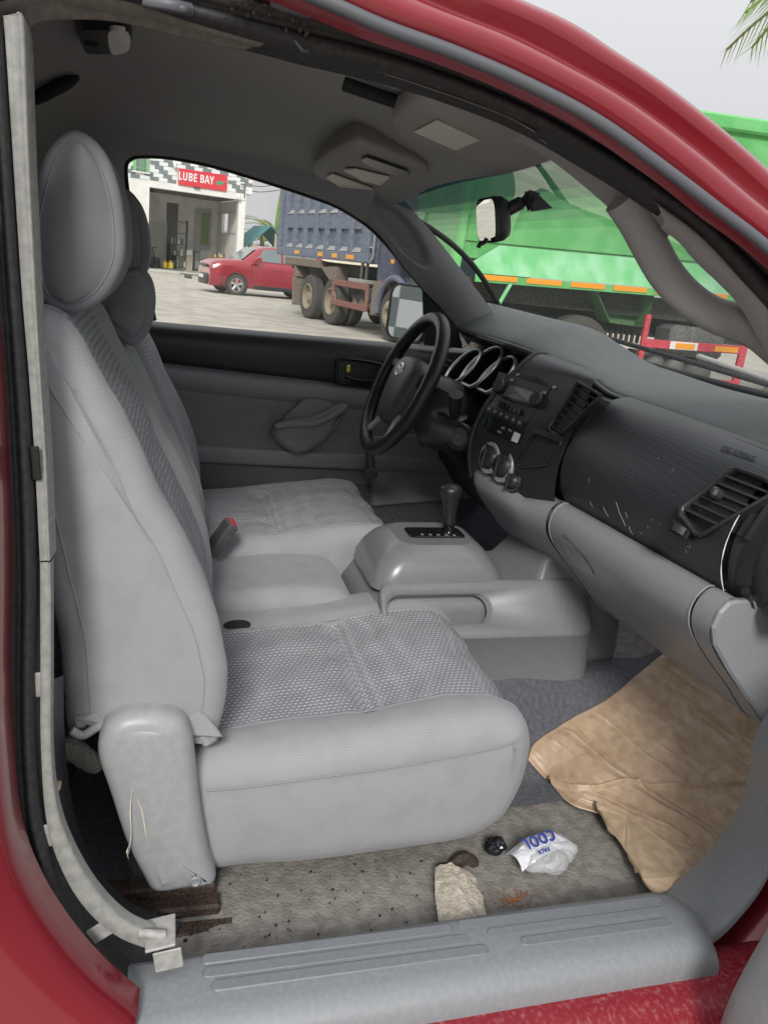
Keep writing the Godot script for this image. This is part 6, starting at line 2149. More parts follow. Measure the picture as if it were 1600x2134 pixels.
	bx(st, Vector3(1.8, 4.0, -3.2), Vector3(4.9, 0.1, 6.2))
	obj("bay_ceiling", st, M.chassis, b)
	# sign
	var sg := thing("shop_sign", "red sign board reading LUBE BAY in white letters", "sign", bp(2.12, 4.565, 0.09), deg_to_rad(9.5))
	st = mb()
	bx(st, Vector3.ZERO, Vector3(2.37, 0.75, 0.08), 0.01)
	obj("board", st, M.sign_red, sg)
	var tx := words("LUBE BAY", 0.46, 0.02, M.tile_white, sg, Transform3D(Basis.from_scale(Vector3(0.83, 1.12, 1)), Vector3(-0.33, 0.03, 0.05)), "lettering")
	st = mb()
	var lg := smooth2(pv([-0.2, -0.02, -0.12, 0.05, -0.02, 0.09, 0.08, 0.07, 0.12, 0.0, 0.07, -0.1, -0.05, -0.11, -0.13, -0.08]), 30)
	plate(st, lg, 0.012, Transform3D(Basis.IDENTITY, Vector3(0.83, -0.02, 0.04)))
	plate(st, pv([0.1, 0.0, 0.26, 0.14, 0.22, 0.02, 0.12, -0.06]), 0.01, Transform3D(Basis.IDENTITY, Vector3(0.83, -0.02, 0.04)))
	obj("logo", st, M.sign_green, sg, "small green emblem beside the lettering")
	st = mb()
	bx(st, Vector3(-0.28, -0.41, 0.03), Vector3(0.3, 0.05, 0.1))
	obj("lamp", st, M.chassis, sg)
	for e in [[bp(0.75, 5.0, 0.15), "small white camera on the tiled wall beside the red sign"], [bp(3.95, 3.98, 0.15), "small white camera under the corner of the upper wall"]]:
		var cm := thing("wall_camera", e[1], "camera", e[0], deg_to_rad(9.5))
		st = mb()
		lathe(st, Vector3.ZERO, Vector3(0, -0.4, 1), [[0.0, -0.1], [0.08, -0.1], [0.08, 0.06], [0.06, 0.09], [0.0, 0.08]], 14)
		obj("housing", st, M.tile_white, cm)
		st = mb()
		bx(st, Vector3(0, 0.05, -0.1), Vector3(0.1, 0.16, 0.08), 0.01)
		obj("bracket", st, M.tile_white, cm)
	var wl := thing("wall_lamp", "thin dark lamp bracket at the corner of the tiled wall", "lamp", bp(4.25, 4.3, 0.06), deg_to_rad(9.5))
	st = mb()
	tube(st, PackedVector3Array([Vector3(0, -0.3, 0), Vector3(0, 0.3, 0.03), Vector3(-0.15, 0.34, 0.12)]), 0.025, 6)
	obj("bracket", st, M.chassis, wl)
	st = mb()
	bx(st, Vector3(-0.17, 0.33, 0.14), Vector3(0.16, 0.06, 0.1), 0.01)
	obj("head", st, M.chassis, wl)

func bay_things() -> void:
	var turn := deg_to_rad(9.5)
	# small motorbike seen half behind the headrest
	var mk := thing("motorbike", "small red motorbike parked at the edge of the service bay", "motorbike", bp(-0.25, 0.1, -1.2), turn + 0.9)
	var st := mb()
	for x in [-0.6, 0.6]: lathe(st, Vector3(x, 0.29, 0), Vector3(0, 0, 1), [[0.2, -0.05], [0.29, -0.04], [0.29, 0.04], [0.2, 0.05], [0.2, -0.05]], 20)
	obj("wheel", st, M.tyre, mk)
	st = mb()
	tube(st, smooth(PackedVector3Array([Vector3(-0.75, 0.75, 0), Vector3(-0.3, 0.78, 0), Vector3(0.1, 0.86, 0), Vector3(0.4, 0.78, 0)]), 10), [0.05, 0.09, 0.11, 0.11, 0.1, 0.12, 0.14, 0.13, 0.1, 0.05], 10)
	tube(st, PackedVector3Array([Vector3(-0.6, 0.3, 0), Vector3(-0.1, 0.4, 0), Vector3(0.2, 0.7, 0)]), 0.05, 8)
	obj("body", st, M.car_red, mk)
	st = mb()
	tube(st, PackedVector3Array([Vector3(0.6, 0.29, 0.05), Vector3(0.4, 1.0, 0.05)]), 0.03, 6)
	tube(st, PackedVector3Array([Vector3(0.32, 1.05, -0.32), Vector3(0.4, 1.02, 0), Vector3(0.32, 1.05, 0.32)]), 0.02, 6)
	obj("fork", st, M.chassis, mk)
	# generator in its frame
	var gn := thing("generator", "black boxed generator on the bay floor against the white tiles", "generator", bp(0.42, 0.1, -3.6), turn)
	st = mb()
	bx(st, Vector3(0, 0.24, 0), Vector3(0.5, 0.36, 0.36), 0.03)
	obj("engine", st, M.chassis, gn)
	st = mb()
	for x in [-0.29, 0.29]:
		for z in [-0.2, 0.2]: tube(st, PackedVector3Array([Vector3(x, 0, z), Vector3(x, 0.5, z)]), 0.02, 6)
	for z in [-0.2, 0.2]: tube(st, PackedVector3Array([Vector3(-0.29, 0.5, z), Vector3(0.29, 0.5, z)]), 0.02, 6)
	obj("frame", st, M.black, gn)
	for e in [[0.98, "yellow jerrycan beside the black generator"], [1.28, "dull yellow jerrycan at the foot of the tiled wall's corner"]]:
		var jc := thing("jerrycan", e[1], "jerrycan", bp(e[0], 0.1, -3.4), turn)
		st = mb()
		bx(st, Vector3(0, 0.17, 0), Vector3(0.24, 0.34, 0.2), 0.04)
		obj("body", st, M.yellow, jc)
		st = mb()
		tube(st, PackedVector3Array([Vector3(-0.08, 0.34, 0), Vector3(-0.06, 0.41, 0), Vector3(0.05, 0.41, 0), Vector3(0.07, 0.34, 0)]), 0.02, 6)
		obj("handle", st, M.yellow, jc)
		st = mb()
		lathe(st, Vector3(0.08, 0.34, 0), UP, [[0.035, 0.0], [0.035, 0.06], [0.0, 0.06]], 10)
		obj("cap", st, M.black, jc)
	# shelves with stock in the doorway
	var sh := thing("storage_shelf", "dark shelf of tins in the back doorway", "shelf", bp(1.85, 0.1, -4.6), turn)
	st = mb()
	for x in [-0.45, 0.45]: bx(st, Vector3(x, 1.3, 0), Vector3(0.05, 2.6, 0.4))
	obj("upright", st, M.chassis, sh)
	st = mb()
	for k in 5: bx(st, Vector3(0, 0.1 + 0.6 * k, 0), Vector3(0.95, 0.04, 0.4))
	obj("board", st, M.chassis, sh)
	for k in 14:
		var tn := thing("tin", "small tin on the dark shelf in the bay doorway", "tin", bp(1.85 - 0.38 + 0.19 * (k % 5), 0.22 + 0.6 * int(k / 5), -4.5), turn, "tins on the bay shelf")
		st = mb()
		lathe(st, Vector3.ZERO, UP, [[0.0, 0.0], [0.07, 0.0], [0.07, 0.22 + 0.05 * (k % 3)], [0.05, 0.26 + 0.05 * (k % 3)], [0.0, 0.26 + 0.05 * (k % 3)]], 10)
		obj("body", st, [M.tile_white, M.dirt, M.steel, M.leaf_dry][k % 4], tn)
	var cb := thing("cabinet", "tall dark cabinet inside the bay beside the orange table", "cabinet", bp(2.85, 0.1, -4.4), turn)
	st = mb()
	bx(st, Vector3(0, 0.55, 0), Vector3(0.32, 1.1, 0.4), 0.02)
	obj("body", st, M.chassis, cb)
	st = mb()
	bx(st, Vector3(0, 0.6, 0.21), Vector3(0.24, 0.9, 0.02), 0.005)
	obj("door", st, M.car_glass, cb)
	var bx1 := thing("carton", "cardboard carton with a white sheet standing by the shelf", "carton", bp(2.42, 0.1, -4.3), turn)
	st = mb()
	bx(st, Vector3(0, 0.4, 0), Vector3(0.34, 0.8, 0.34), 0.01)
	obj("body", st, M.wood, bx1)
	st = mb()
	bx(st, Vector3(0, 0.95, 0), Vector3(0.3, 0.3, 0.1), 0.01)
	obj("sheet", st, M.tile_white, bx1)
	# orange drum table with bottles
	var od := thing("orange_table", "orange metal table holding bottles in front of the bay", "table", bp(3.45, 0.05, -1.5), turn)
	st = mb()
	bx(st, Vector3(0, 0.72, 0), Vector3(1.0, 0.34, 0.5), 0.02)
	obj("top_box", st, mat(lin(0.7, 0.13, 0.03), 0.5), od)
	for x in [-0.45, 0.45]:
		for z in [-0.2, 0.2]:
			st = mb()
			bx(st, Vector3(x, 0.28, z), Vector3(0.05, 0.56, 0.05))
			obj("leg", st, M.chassis, od)
	for k in 7:
		var bt := thing("bottle", "oil bottle standing on the orange table", "bottle", bp(3.25 + 0.085 * k, 0.94, -1.5 + 0.06 * (k % 3)), turn, "bottles on the orange table")
		st = mb()
		var h := 0.2 + 0.05 * ((k * 3) % 4)
		lathe(st, Vector3.ZERO, UP, [[0.0, 0.0], [0.04, 0.0], [0.04, h * 0.7], [0.016, h * 0.85], [0.016, h], [0.0, h]], 10)
		obj("body", st, [M.yellow, M.chassis, M.wood, M.tile_white][k % 4], bt)
	# dark bars lying on the floor
	for e in [[bp(1.0, 0.105, -2.2), 1.6, 0.35, "dark metal bar lying on the bay floor beside the yellow jerrycans"], [bp(1.9, 0.02, 0.6), 1.7, 0.28, "dark metal bar lying across the edge of the bay slab"]]:
		var br := thing("metal_bar", e[3], "metal bar", e[0], -e[2])
		st = mb()
		bx(st, Vector3(0, 0.02, 0), Vector3(e[1], 0.04, 0.07), 0.006)
		obj("bar", st, M.chassis, br)
	var rk := thing("stone", "single dark stone on the pale concrete yard", "stone", Vector3(0.766, 0, -37.133))
	st = mb()
	var nz := FastNoiseLite.new()
	nz.seed = 3; nz.frequency = 3.0
	var rows := []
	for j in 10:
		var r := PackedVector3Array()
		for i in 14:
			var d := Vector3(sin(PI * j / 9.0) * cos(TAU * i / 14), cos(PI * j / 9.0), sin(PI * j / 9.0) * sin(TAU * i / 14))
			r.append(d * Vector3(0.16, 0.12, 0.16) * (1.0 + 0.4 * nz.get_noise_3d(d.x, d.y, d.z)) + Vector3(0, 0.08, 0))
		rows.append(r)
	grid(st, rows, true)
	obj("body", st, M.chassis, rk)

func tyre_on(parent: Node3D, at: Vector3, r: float, w: float, rim_m: Material, hub: float, seg := 36) -> Node3D:
	var wh := holder("wheel", parent)
	var st := mb()
	lathe(st, at, Vector3(0, 0, 1), [[r * 0.58, -w], [r * 0.62, -w * 0.02], [r * 0.8, 0.0], [r * 0.94, -w * 0.04], [r, -w * 0.16], [r, -w * 0.84], [r * 0.94, -w * 0.96], [r * 0.8, -w], [r * 0.58, -w]], seg)
	obj("tyre", st, M.tyre, wh)
	st = mb()
	lathe(st, at, Vector3(0, 0, 1), [[r * 0.6, -w * 0.05], [r * 0.58, 0.005], [r * 0.54, 0.005], [r * 0.5, -hub * 0.6], [r * 0.34, -hub], [r * 0.22, -hub * 0.9], [r * 0.2, -hub * 0.3], [r * 0.12, -hub * 0.2], [0.0, -hub * 0.2]], 28)
	for k in 10:
		var an := TAU * k / 10
		bx(st, at + Vector3(cos(an) * r * 0.28, sin(an) * r * 0.28, -hub * 0.85), Vector3(0.03, 0.03, 0.05))
	obj("rim", st, rim_m, wh)
	return wh

func red_car() -> void:
	var c := thing("red_car", "red compact hatchback parked on the pale concrete beyond the blue truck", "car", Vector3(2.118, 0, -26.469), deg_to_rad(13))
	# sections along the length: x, belt height, roof height, half width at belt, half width at roof
	var W := 0.9
	var st := mb()
	var rows := []
	for e in [[-0.86, 0.74, 0.74], [-0.8, 0.94, 0.82], [-0.68, 1.03, 0.87], [-0.4, 1.09, 0.895], [0.0, 1.12, 0.9], [0.35, 1.13, 0.9], [0.8, 1.12, 0.9], [1.6, 1.12, 0.9], [2.4, 1.14, 0.9], [2.95, 1.14, 0.88], [3.2, 1.1, 0.84], [3.27, 0.7, 0.8]]:
		var r := PackedVector3Array()
		for q in [[-0.93, 0.28], [-1.0, 0.36], [-1.0, 0.6], [-0.99, 0.8], [-0.95, 0.97], [-0.88, 1.0], [-0.5, 1.02], [0.0, 1.03], [0.5, 1.02], [0.88, 1.0], [0.95, 0.97], [0.99, 0.8], [1.0, 0.6], [1.0, 0.36], [0.93, 0.28]]:
			r.append(Vector3(e[0], 0.24 + (e[1] - 0.24) * (q[1] - 0.28) / 0.72, -W + q[0] * e[2]))
		rows.append(r)
	grid(st, rows)
	fan(st, rows[0]); fan(st, rows[11])
	obj("body", st, M.car_red, c)
	st = mb()
	rows = []
	for e in [[0.15, 1.08, 0.84], [0.45, 1.33, 0.78], [0.72, 1.54, 0.73], [0.95, 1.62, 0.71], [1.6, 1.66, 0.7], [2.4, 1.65, 0.7], [2.95, 1.6, 0.7], [3.12, 1.35, 0.74], [3.2, 1.05, 0.8]]:
		var r := PackedVector3Array()
		for q in [[-1.0, 0.0], [-1.0, 0.9], [-0.93, 0.97], [-0.5, 1.0], [0.0, 1.01], [0.5, 1.0], [0.93, 0.97], [1.0, 0.9], [1.0, 0.0]]:
			var y: float = 0.98 + (e[1] - 0.98) * q[1]
			r.append(Vector3(e[0], y, -W + q[0] * lerpf(0.86, e[2], clampf((y - 1.0) / 0.6, 0, 1))))
		rows.append(r)
	grid(st, rows)
	obj("roof", st, M.car_red, c)
	st = mb()
	quad(st, Vector3(0.17, 1.14, -W - 0.74), Vector3(0.68, 1.56, -W - 0.62), Vector3(0.68, 1.56, -W + 0.62), Vector3(0.17, 1.14, -W + 0.74))
	obj("windscreen", st, M.car_glass, c)
	for e in [[[0.5, 1.15], [0.78, 1.48], [0.95, 1.55], [1.52, 1.58], [1.52, 1.15]], [[1.6, 1.15], [1.6, 1.58], [2.3, 1.58], [2.3, 1.15]], [[2.38, 1.17], [2.38, 1.57], [2.8, 1.54], [2.8, 1.2]]]:
		st = mb()
		var v := PackedVector3Array()
		for q in e: v.append(Vector3(q[0], q[1], -W + lerpf(0.865, 0.7, (q[1] - 1.0) / 0.6) + 0.012))
		fan(st, v)
		obj("side_window", st, M.car_glass, c)
	for x in [0.5, 1.56, 2.34]:
		st = mb()
		bx(st, Vector3(x, 0.72, -0.002), Vector3(0.008, 0.6, 0.006))
		obj("door_line", st, M.black_matte, c)
	st = mb()
	bx(st, Vector3(1.35, 0.9, 0.005), Vector3(0.16, 0.03, 0.03), 0.008)
	obj("door_handle", st, M.car_red, c)
	st = mb()
	bx(st, Vector3(1.55, 0.3, -0.01), Vector3(1.9, 0.14, 0.04), 0.02)
	obj("side_sill", st, M.black, c)
	# front: lamps, grille, black bumper, plate
	st = mb()
	pillow(st, smooth2(pv([-0.8, 0.78, -0.6, 0.76, -0.36, 0.86, -0.26, 0.98, -0.5, 0.96, -0.76, 0.92]), 24), -0.36, -0.06, 0.06, 0.02, 2)
	obj("headlight", st, M.lamp_glass, c)
	st = mb()
	pillow(st, smooth2(pv([-0.82, 0.7, -0.6, 0.68, -0.4, 0.78, -0.34, 0.86, -0.5, 0.85, -0.78, 0.8]), 24), -1.74, -1.5, 0.06, 0.02, 2)
	obj("headlight", st, M.lamp_glass, c)
	st = mb()
	bx(st, Vector3(-0.88, 0.86, -W), Vector3(0.08, 0.08, 0.9), 0.02)
	obj("grille", st, M.black, c)
	st = mb()
	rows = []
	for e in [[0.26, 0.0], [0.3, 0.03], [0.44, 0.045], [0.56, 0.03], [0.6, 0.0]]:
		var r := PackedVector3Array()
		for k in 13:
			var u := lerpf(-1, 1, k / 12.0)
			r.append(Vector3(-0.9 - e[1] + 0.46 * pow(absf(u), 5), e[0], -W + u * 0.9))
		rows.append(r)
	grid(st, rows)
	obj("bumper", st, M.black, c)
	st = mb()
	bx(st, Vector3(-0.955, 0.5, -W), Vector3(0.02, 0.11, 0.5), 0.004)
	obj("number_plate", st, M.tile_white, c)
	st = mb()
	lathe(st, Vector3(-0.72, 0.46, -0.16), Vector3(-0.8, 0, 0.6), [[0.09, -0.02], [0.09, 0.04], [0.06, 0.045], [0.0, 0.03]], 16)
	obj("fog_lamp", st, M.chassis, c)
	st = mb()
	pillow(st, smooth2(pv([0.52, 1.12, 0.64, 1.1, 0.76, 1.14, 0.76, 1.26, 0.6, 1.28, 0.53, 1.22]), 20), 0.04, 0.2, 0.04, 0.0, 2)
	obj("door_mirror", st, M.car_red, c)
	for e in [[0.0, 0.0], [2.57, 0.0], [0.0, -1.6], [2.57, -1.6]]:
		# dark arch, tyre and five-spoke rim
		if e[1] == 0.0:
			st = mb()
			lathe(st, Vector3(e[0], 0.33, 0.004), Vector3(0, 0, 1), [[0.39, -0.02], [0.39, 0.004], [0.33, 0.006], [0.0, -0.02]], 30)
			obj("wheel_arch", st, M.black, c)
		var wh := holder("wheel", c)
		st = mb()
		lathe(st, Vector3(e[0], 0.325, e[1] + 0.02), Vector3(0, 0, 1), [[0.2, -0.2], [0.22, 0.0], [0.29, 0.01], [0.325, -0.02], [0.325, -0.18], [0.29, -0.2]], 30)
		obj("tyre", st, M.tyre, wh)
		st = mb()
		lathe(st, Vector3(e[0], 0.325, e[1] + 0.02), Vector3(0, 0, 1), [[0.225, -0.01], [0.22, 0.006], [0.2, 0.004], [0.19, -0.02]], 30)
		for k in 5:
			var an := TAU * k / 5 + 0.3
			var d := Vector3(cos(an), sin(an), 0)
			tube(st, PackedVector3Array([Vector3(e[0], 0.325, e[1] + 0.012) + d * 0.03, Vector3(e[0], 0.325, e[1] + 0.016) + d * 0.2]), [0.035, 0.045], 8, false, 0.35, Vector3(0, 0, 1).cross(d))
		lathe(st, Vector3(e[0], 0.325, e[1] + 0.02), Vector3(0, 0, 1), [[0.05, -0.02], [0.045, 0.006], [0.0, 0.008]], 14)
		obj("rim", st, M.silver, wh)
		st = mb()
		lathe(st, Vector3(e[0], 0.325, e[1] + 0.0), Vector3(0, 0, 1), [[0.2, -0.03], [0.0, -0.03]], 20)
		obj("hub_back", st, M.black_matte, wh)

func blue_truck() -> void:
	var t := thing("blue_dump_truck", "dusty blue dump truck with a ribbed tipper body, standing before the lube bay", "dump truck", Vector3(3.54, 0, -17.26), atan2(-0.977, 0.213))
	for s in [-1.45, 0.0]:
		tyre_on(t, Vector3(s, 0.52, 0.0), 0.52, 0.3, M.rim_dirty, 0.14)
		tyre_on(t, Vector3(s, 0.52, -0.36), 0.52, 0.3, M.rim_dirty, 0.05)
		tyre_on(t, Vector3(s, 0.52, -1.85), 0.52, 0.6, M.rim_dirty, 0.1)
	tyre_on(t, Vector3(3.15, 0.52, 0.02), 0.52, 0.32, M.rim_dirty, -0.1)
	tyre_on(t, Vector3(3.15, 0.52, -2.0), 0.52, 0.32, M.rim_dirty, 0.0)
	# tipper body
	var body := holder("tipper_body", t, "ribbed blue tipper body with dusty ledges")
	var st := mb()
	bx(st, Vector3(-1.0, 2.6, -1.15), Vector3(5.62, 2.3, 2.14))
	obj("box", st, M.blue_paint, body)
	st = mb()
	bx(st, Vector3(-1.0, 1.53, -0.06), Vector3(5.66, 0.2, 0.16), 0.02)
	obj("lower_rail", st, M.blue_paint, body)
	st = mb()
	bx(st, Vector3(-1.0, 3.72, -0.06), Vector3(5.66, 0.14, 0.18), 0.02)
	obj("upper_rail", st, M.blue_paint, body)
	for k in 8:
		var s := -3.3 + 0.69 * k
		st = mb()
		bx(st, Vector3(s, 2.65, -0.05), Vector3(0.22, 2.06, 0.12), 0.015)
		obj("rib", st, M.blue_paint, body)
	for k in 7:
		var s := -3.3 + 0.69 * k + 0.345
		for y in [1.64, 2.44]:
			st = mb()
			quad(st, Vector3(s - 0.24, y, 0.01), Vector3(s + 0.24, y, 0.01), Vector3(s + 0.24, y + 0.1, -0.08), Vector3(s - 0.24, y + 0.1, -0.08))
			obj("ledge", st, M.blue_dust, body)
		st = mb()
		bx(st, Vector3(s, 2.28, -0.06), Vector3(0.47, 0.36, 0.1), 0.01)
		obj("cross_rail", st, M.blue_paint, body)
	for s in [-3.72, 1.74]:
		st = mb()
		bx(st, Vector3(s, 2.6, -0.04), Vector3(0.2, 2.3, 0.14), 0.02)
		obj("end_post", st, M.blue_paint, body)
	for s in [-2.3, -0.75, 0.1, 0.95]:
		st = mb()
		bx(st, Vector3(s, 1.53, 0.025), Vector3(0.4 if s > 0.5 else 0.28, 0.09, 0.02))
		obj("reflector", st, M.orange, body)
	# ladder at the front of the body
	st = mb()
	tube(st, PackedVector3Array([Vector3(2.05, 3.2, 0.0), Vector3(2.1, 1.55, 0.02), Vector3(1.95, 1.45, 0.02)]), 0.025, 6)
	for k in 3: tube(st, PackedVector3Array([Vector3(1.85, 1.75 + 0.5 * k, 0.0), Vector3(2.08, 1.75 + 0.5 * k, 0.0)]), 0.02, 6)
	obj("ladder", st, M.blue_dust, t)
	# chassis
	st = mb()
	bx(st, Vector3(0.4, 0.98, -0.75), Vector3(8.2, 0.3, 0.12))
	bx(st, Vector3(0.4, 0.98, -1.6), Vector3(8.2, 0.3, 0.12))
	bx(st, Vector3(-1.2, 1.25, -1.0), Vector3(4.8, 0.26, 1.3))
	obj("chassis", st, M.chassis, t)
	st = mb()
	bx(st, Vector3(-2.0, 1.3, -0.1), Vector3(2.4, 0.18, 0.2), 0.02)
	obj("side_beam", st, M.dirt, t)
	st = mb()
	slab(st, pv([-0.75, 1.25, 0.15, 1.3, 0.15, 0.95, 0.0, 0.9, -0.35, 1.05]), -0.35, -0.02, 0.01)
	slab(st, pv([-2.55, 1.2, -2.45, 1.2, -2.3, 0.95, -2.5, 0.95]), -0.4, -0.02, 0.01)
	obj("mudguard", st, M.dirt, t)
	st = mb()
	bx(st, Vector3(-2.35, 0.62, -0.2), Vector3(0.06, 0.75, 0.5), 0.01, Basis(Vector3(0, 0, 1), 0.12))
	obj("mud_flap", st, M.dirt, t)
	# side guard with the tanks behind it
	var sg := holder("side_guard", t, "rusty red side guard between the axles")
	for e in [[1.05, 0.96, 1.9, 0.13], [1.05, 0.53, 1.9, 0.13]]:
		st = mb()
		bx(st, Vector3(e[0], e[1], 0.0), Vector3(e[2], e[3], 0.05), 0.01)
		obj("rail", st, M.dirt_red, sg)
	for s in [0.15, 1.95]:
		st = mb()
		bx(st, Vector3(s, 0.745, 0.002), Vector3(0.1, 0.56, 0.05), 0.01)
		obj("post", st, M.dirt_red, sg)
	st = mb()
	bx(st, Vector3(1.25, 0.8, -0.3), Vector3(0.7, 0.28, 0.36), 0.03)
	for k in 6: bx(st, Vector3(0.98 + 0.11 * k, 0.8, -0.11), Vector3(0.05, 0.22, 0.03))
	obj("battery_box", st, M.chassis, t)
	for s in [1.05, 1.4]:
		st = mb()
		lathe(st, Vector3(s, 0.6, -0.12), Vector3(0, 0, 1), [[0.0, -0.4], [0.12, -0.4], [0.12, -0.02], [0.08, 0.0], [0.0, 0.0]], 16)
		obj("air_tank", st, M.dirt, t)
	st = mb()
	for s in [0.95, 1.2]: tube(st, PackedVector3Array([Vector3(s, 1.0, -0.3), Vector3(s, 1.5, -0.3)]), 0.04, 8)
	bx(st, Vector3(1.2, 1.06, -0.25), Vector3(0.8, 0.08, 0.4), 0.01)
	obj("hoist", st, M.steel, t)
	# cab
	var cb := holder("cab", t, "blue-grey truck cab")
	st = mb()
	slab(st, smooth2(pv([2.25, 1.1, 2.6, 1.12, 2.75, 1.2, 3.15, 1.24, 3.5, 1.18, 3.66, 1.0, 3.72, 0.6, 3.95, 0.55, 4.3, 0.6, 4.34, 1.3, 4.3, 2.0, 4.15, 2.9, 3.9, 3.0, 2.5, 3.0, 2.3, 2.85, 2.25, 2.0]), 90), -2.3, -0.02, 0.04)
	obj("shell", st, M.cab_paint, cb)
	st = mb()
	var arc := PackedVector3Array()
	for k in 20:
		var an := lerpf(-0.1, PI + 0.1, k / 19.0)
		arc.append(Vector3(3.15 + cos(an) * 0.66, 0.56 + sin(an) * 0.66, 0.0))
	tube(st, arc, 0.07, 8)
	obj("wheel_arch", st, M.cab_paint, cb)
	st = mb()
	slab(st, pv([2.3, 1.1, 2.62, 1.15, 2.55, 0.9, 2.5, 0.45, 2.2, 0.42, 2.2, 1.0]), -0.5, 0.02, 0.015)
	obj("mudguard", st, M.dirt, cb)
	st = mb()
	slab(st, pv([3.1, 2.05, 4.0, 2.05, 3.92, 2.7, 3.1, 2.75]), -0.01, -0.004)
	obj("side_window", st, M.car_glass, cb)
	st = mb()
	quad(st, Vector3(4.32, 1.75, -0.15), Vector3(4.32, 1.75, -2.15), Vector3(4.2, 2.75, -2.1), Vector3(4.2, 2.75, -0.2))
	obj("windscreen", st, M.car_glass, cb)
	for e in [[2.95, 1.52, 0.12, 0.07], [3.75, 1.0, 0.5, 0.09]]:
		st = mb()
		bx(st, Vector3(e[0], e[1], 0.0), Vector3(e[2], e[3], 0.02))
		obj("reflector", st, M.orange, cb)

func green_truck() -> void:
	var t := thing("green_dump_truck", "bright green dump truck seen through the windscreen", "dump truck", Vector3(5, 0, -9))
	var body := holder("tipper_body", t, "bright green tipper body with sky light painted into its mint skirt")
	var st := mb()
	# side: flat wall, then a skirt sloping outwards
	var rows := []
	for s in [-1.34, 0.0, 2.0, 4.0, 6.5]:
		var r := PackedVector3Array()
		var d: float = 0.03 * (s + 1.0)
		for e in [[-0.28, 3.75], [-0.28, 2.3]]: r.append(Vector3(s, e[1] + d, e[0]))
		rows.append(r)
	grid(st, rows, false, false, -1)
	bx(st, Vector3(2.6, 3.82, -0.3), Vector3(7.9, 0.2, 0.24), 0.03, Basis(Vector3(0, 0, 1), 0.03))
	bx(st, Vector3(2.6, 2.75, -1.35), Vector3(7.8, 2.0, 2.1), 0.0, Basis(Vector3(0, 0, 1), 0.03))
	obj("side_wall", st, M.green_paint, body)
	st = mb()
	rows = []
	for s in [-1.34, 0.0, 2.0, 4.0, 6.5]:
		var r := PackedVector3Array()
		var d: float = 0.03 * (s + 1.0)
		for e in [[-0.278, 2.32], [-0.272, 1.86]]: r.append(Vector3(s, e[1] + d, e[0]))
		rows.append(r)
	grid(st, rows, false, false, -1)
	obj("lower_wall", st, M.green_paint, body)
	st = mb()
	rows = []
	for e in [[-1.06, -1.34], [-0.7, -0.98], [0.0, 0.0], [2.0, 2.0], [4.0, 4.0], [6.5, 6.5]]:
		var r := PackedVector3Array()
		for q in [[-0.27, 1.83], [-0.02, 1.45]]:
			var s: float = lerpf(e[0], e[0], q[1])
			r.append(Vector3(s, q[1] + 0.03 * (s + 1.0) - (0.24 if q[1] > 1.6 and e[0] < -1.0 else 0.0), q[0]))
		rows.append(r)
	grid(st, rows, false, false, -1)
	obj("skirt", st, M.green_skylit, body, "green skirt of the tipper body, painted paler for the sky light on it")
	st = mb()
	bx(st, Vector3(2.72, 1.5, -0.02), Vector3(7.6, 0.1, 0.05), 0.004, Basis(Vector3(0, 0, 1), 0.03))
	obj("rim_rail", st, M.green_paint, body)
	for k in 10:
		var s := -0.75 + 0.66 * k
		st = mb()
		bx(st, Vector3(s, 1.405 + 0.03 * (s + 1.0), 0.012), Vector3(0.52, 0.07, 0.012), 0.0, Basis(Vector3(0, 0, 1), 0.03))
		obj("reflector", st, M.orange, body)
	st = mb()
	bx(st, Vector3(-1.3, 2.0, -0.2), Vector3(0.12, 1.3, 0.2), 0.02, Basis(Vector3(0, 0, 1), -0.06))
	obj("rear_post", st, M.green_paint, body)
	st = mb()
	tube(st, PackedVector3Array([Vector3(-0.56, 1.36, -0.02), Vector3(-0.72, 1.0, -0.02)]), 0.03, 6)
	obj("flap_bracket", st, M.green_skylit, t)
	st = mb()
	slab(st, pv([0.66, 1.42, 0.76, 1.42, 1.08, 0.98, 1.7, 0.96, 1.7, 1.42, 1.2, 1.42]), -0.5, -0.1, 0.01)
	obj("fender_box", st, M.green_dull, t, "dull green box panel behind the rear axles")
	for s in [-0.62, 0.62]:
		tyre_on(t, Vector3(s, 0.52, -0.05), 0.52, 0.3, M.tyre, 0.12)
		tyre_on(t, Vector3(s, 0.52, -1.9), 0.52, 0.6, M.tyre, 0.1)
	tyre_on(t, Vector3(4.9, 0.52, -0.05), 0.52, 0.32, M.rim_dirty, -0.1)
	st = mb()
	lathe(st, Vector3(0.62, 0.52, -0.05), Vector3(0, 0, 1), [[0.24, 0.0], [0.25, 0.02], [0.26, 0.0]], 30)
	obj("rim_line", st, M.rim_dirty, t)
	st = mb()
	bx(st, Vector3(2.3, 0.98, -0.8), Vector3(7.6, 0.34, 0.14))
	bx(st, Vector3(2.3, 1.25, -1.2), Vector3(7.4, 0.3, 1.6))
	bx(st, Vector3(2.3, 0.98, -1.7), Vector3(7.6, 0.34, 0.14))
	obj("chassis", st, M.chassis, t)
	for k in 8:
		st = mb()
		bx(st, Vector3(1.05 + 0.09 * k, 0.8, -0.3), Vector3(0.04, 0.16, 0.06), 0.01)
		obj("spring_leaf", st, M.rust, t)
	var sg := holder("side_guard", t, "red side guard frame with white and yellow marks")
	for e in [[2.44, 0.77, 1.7, 0.12], [2.44, 0.27, 1.7, 0.08]]:
		st = mb()
		bx(st, Vector3(e[0], e[1], 0.0), Vector3(e[2], e[3], 0.05), 0.008, Basis(Vector3(0, 0, 1), 0.02))
		obj("rail", st, M.guard_red, sg)
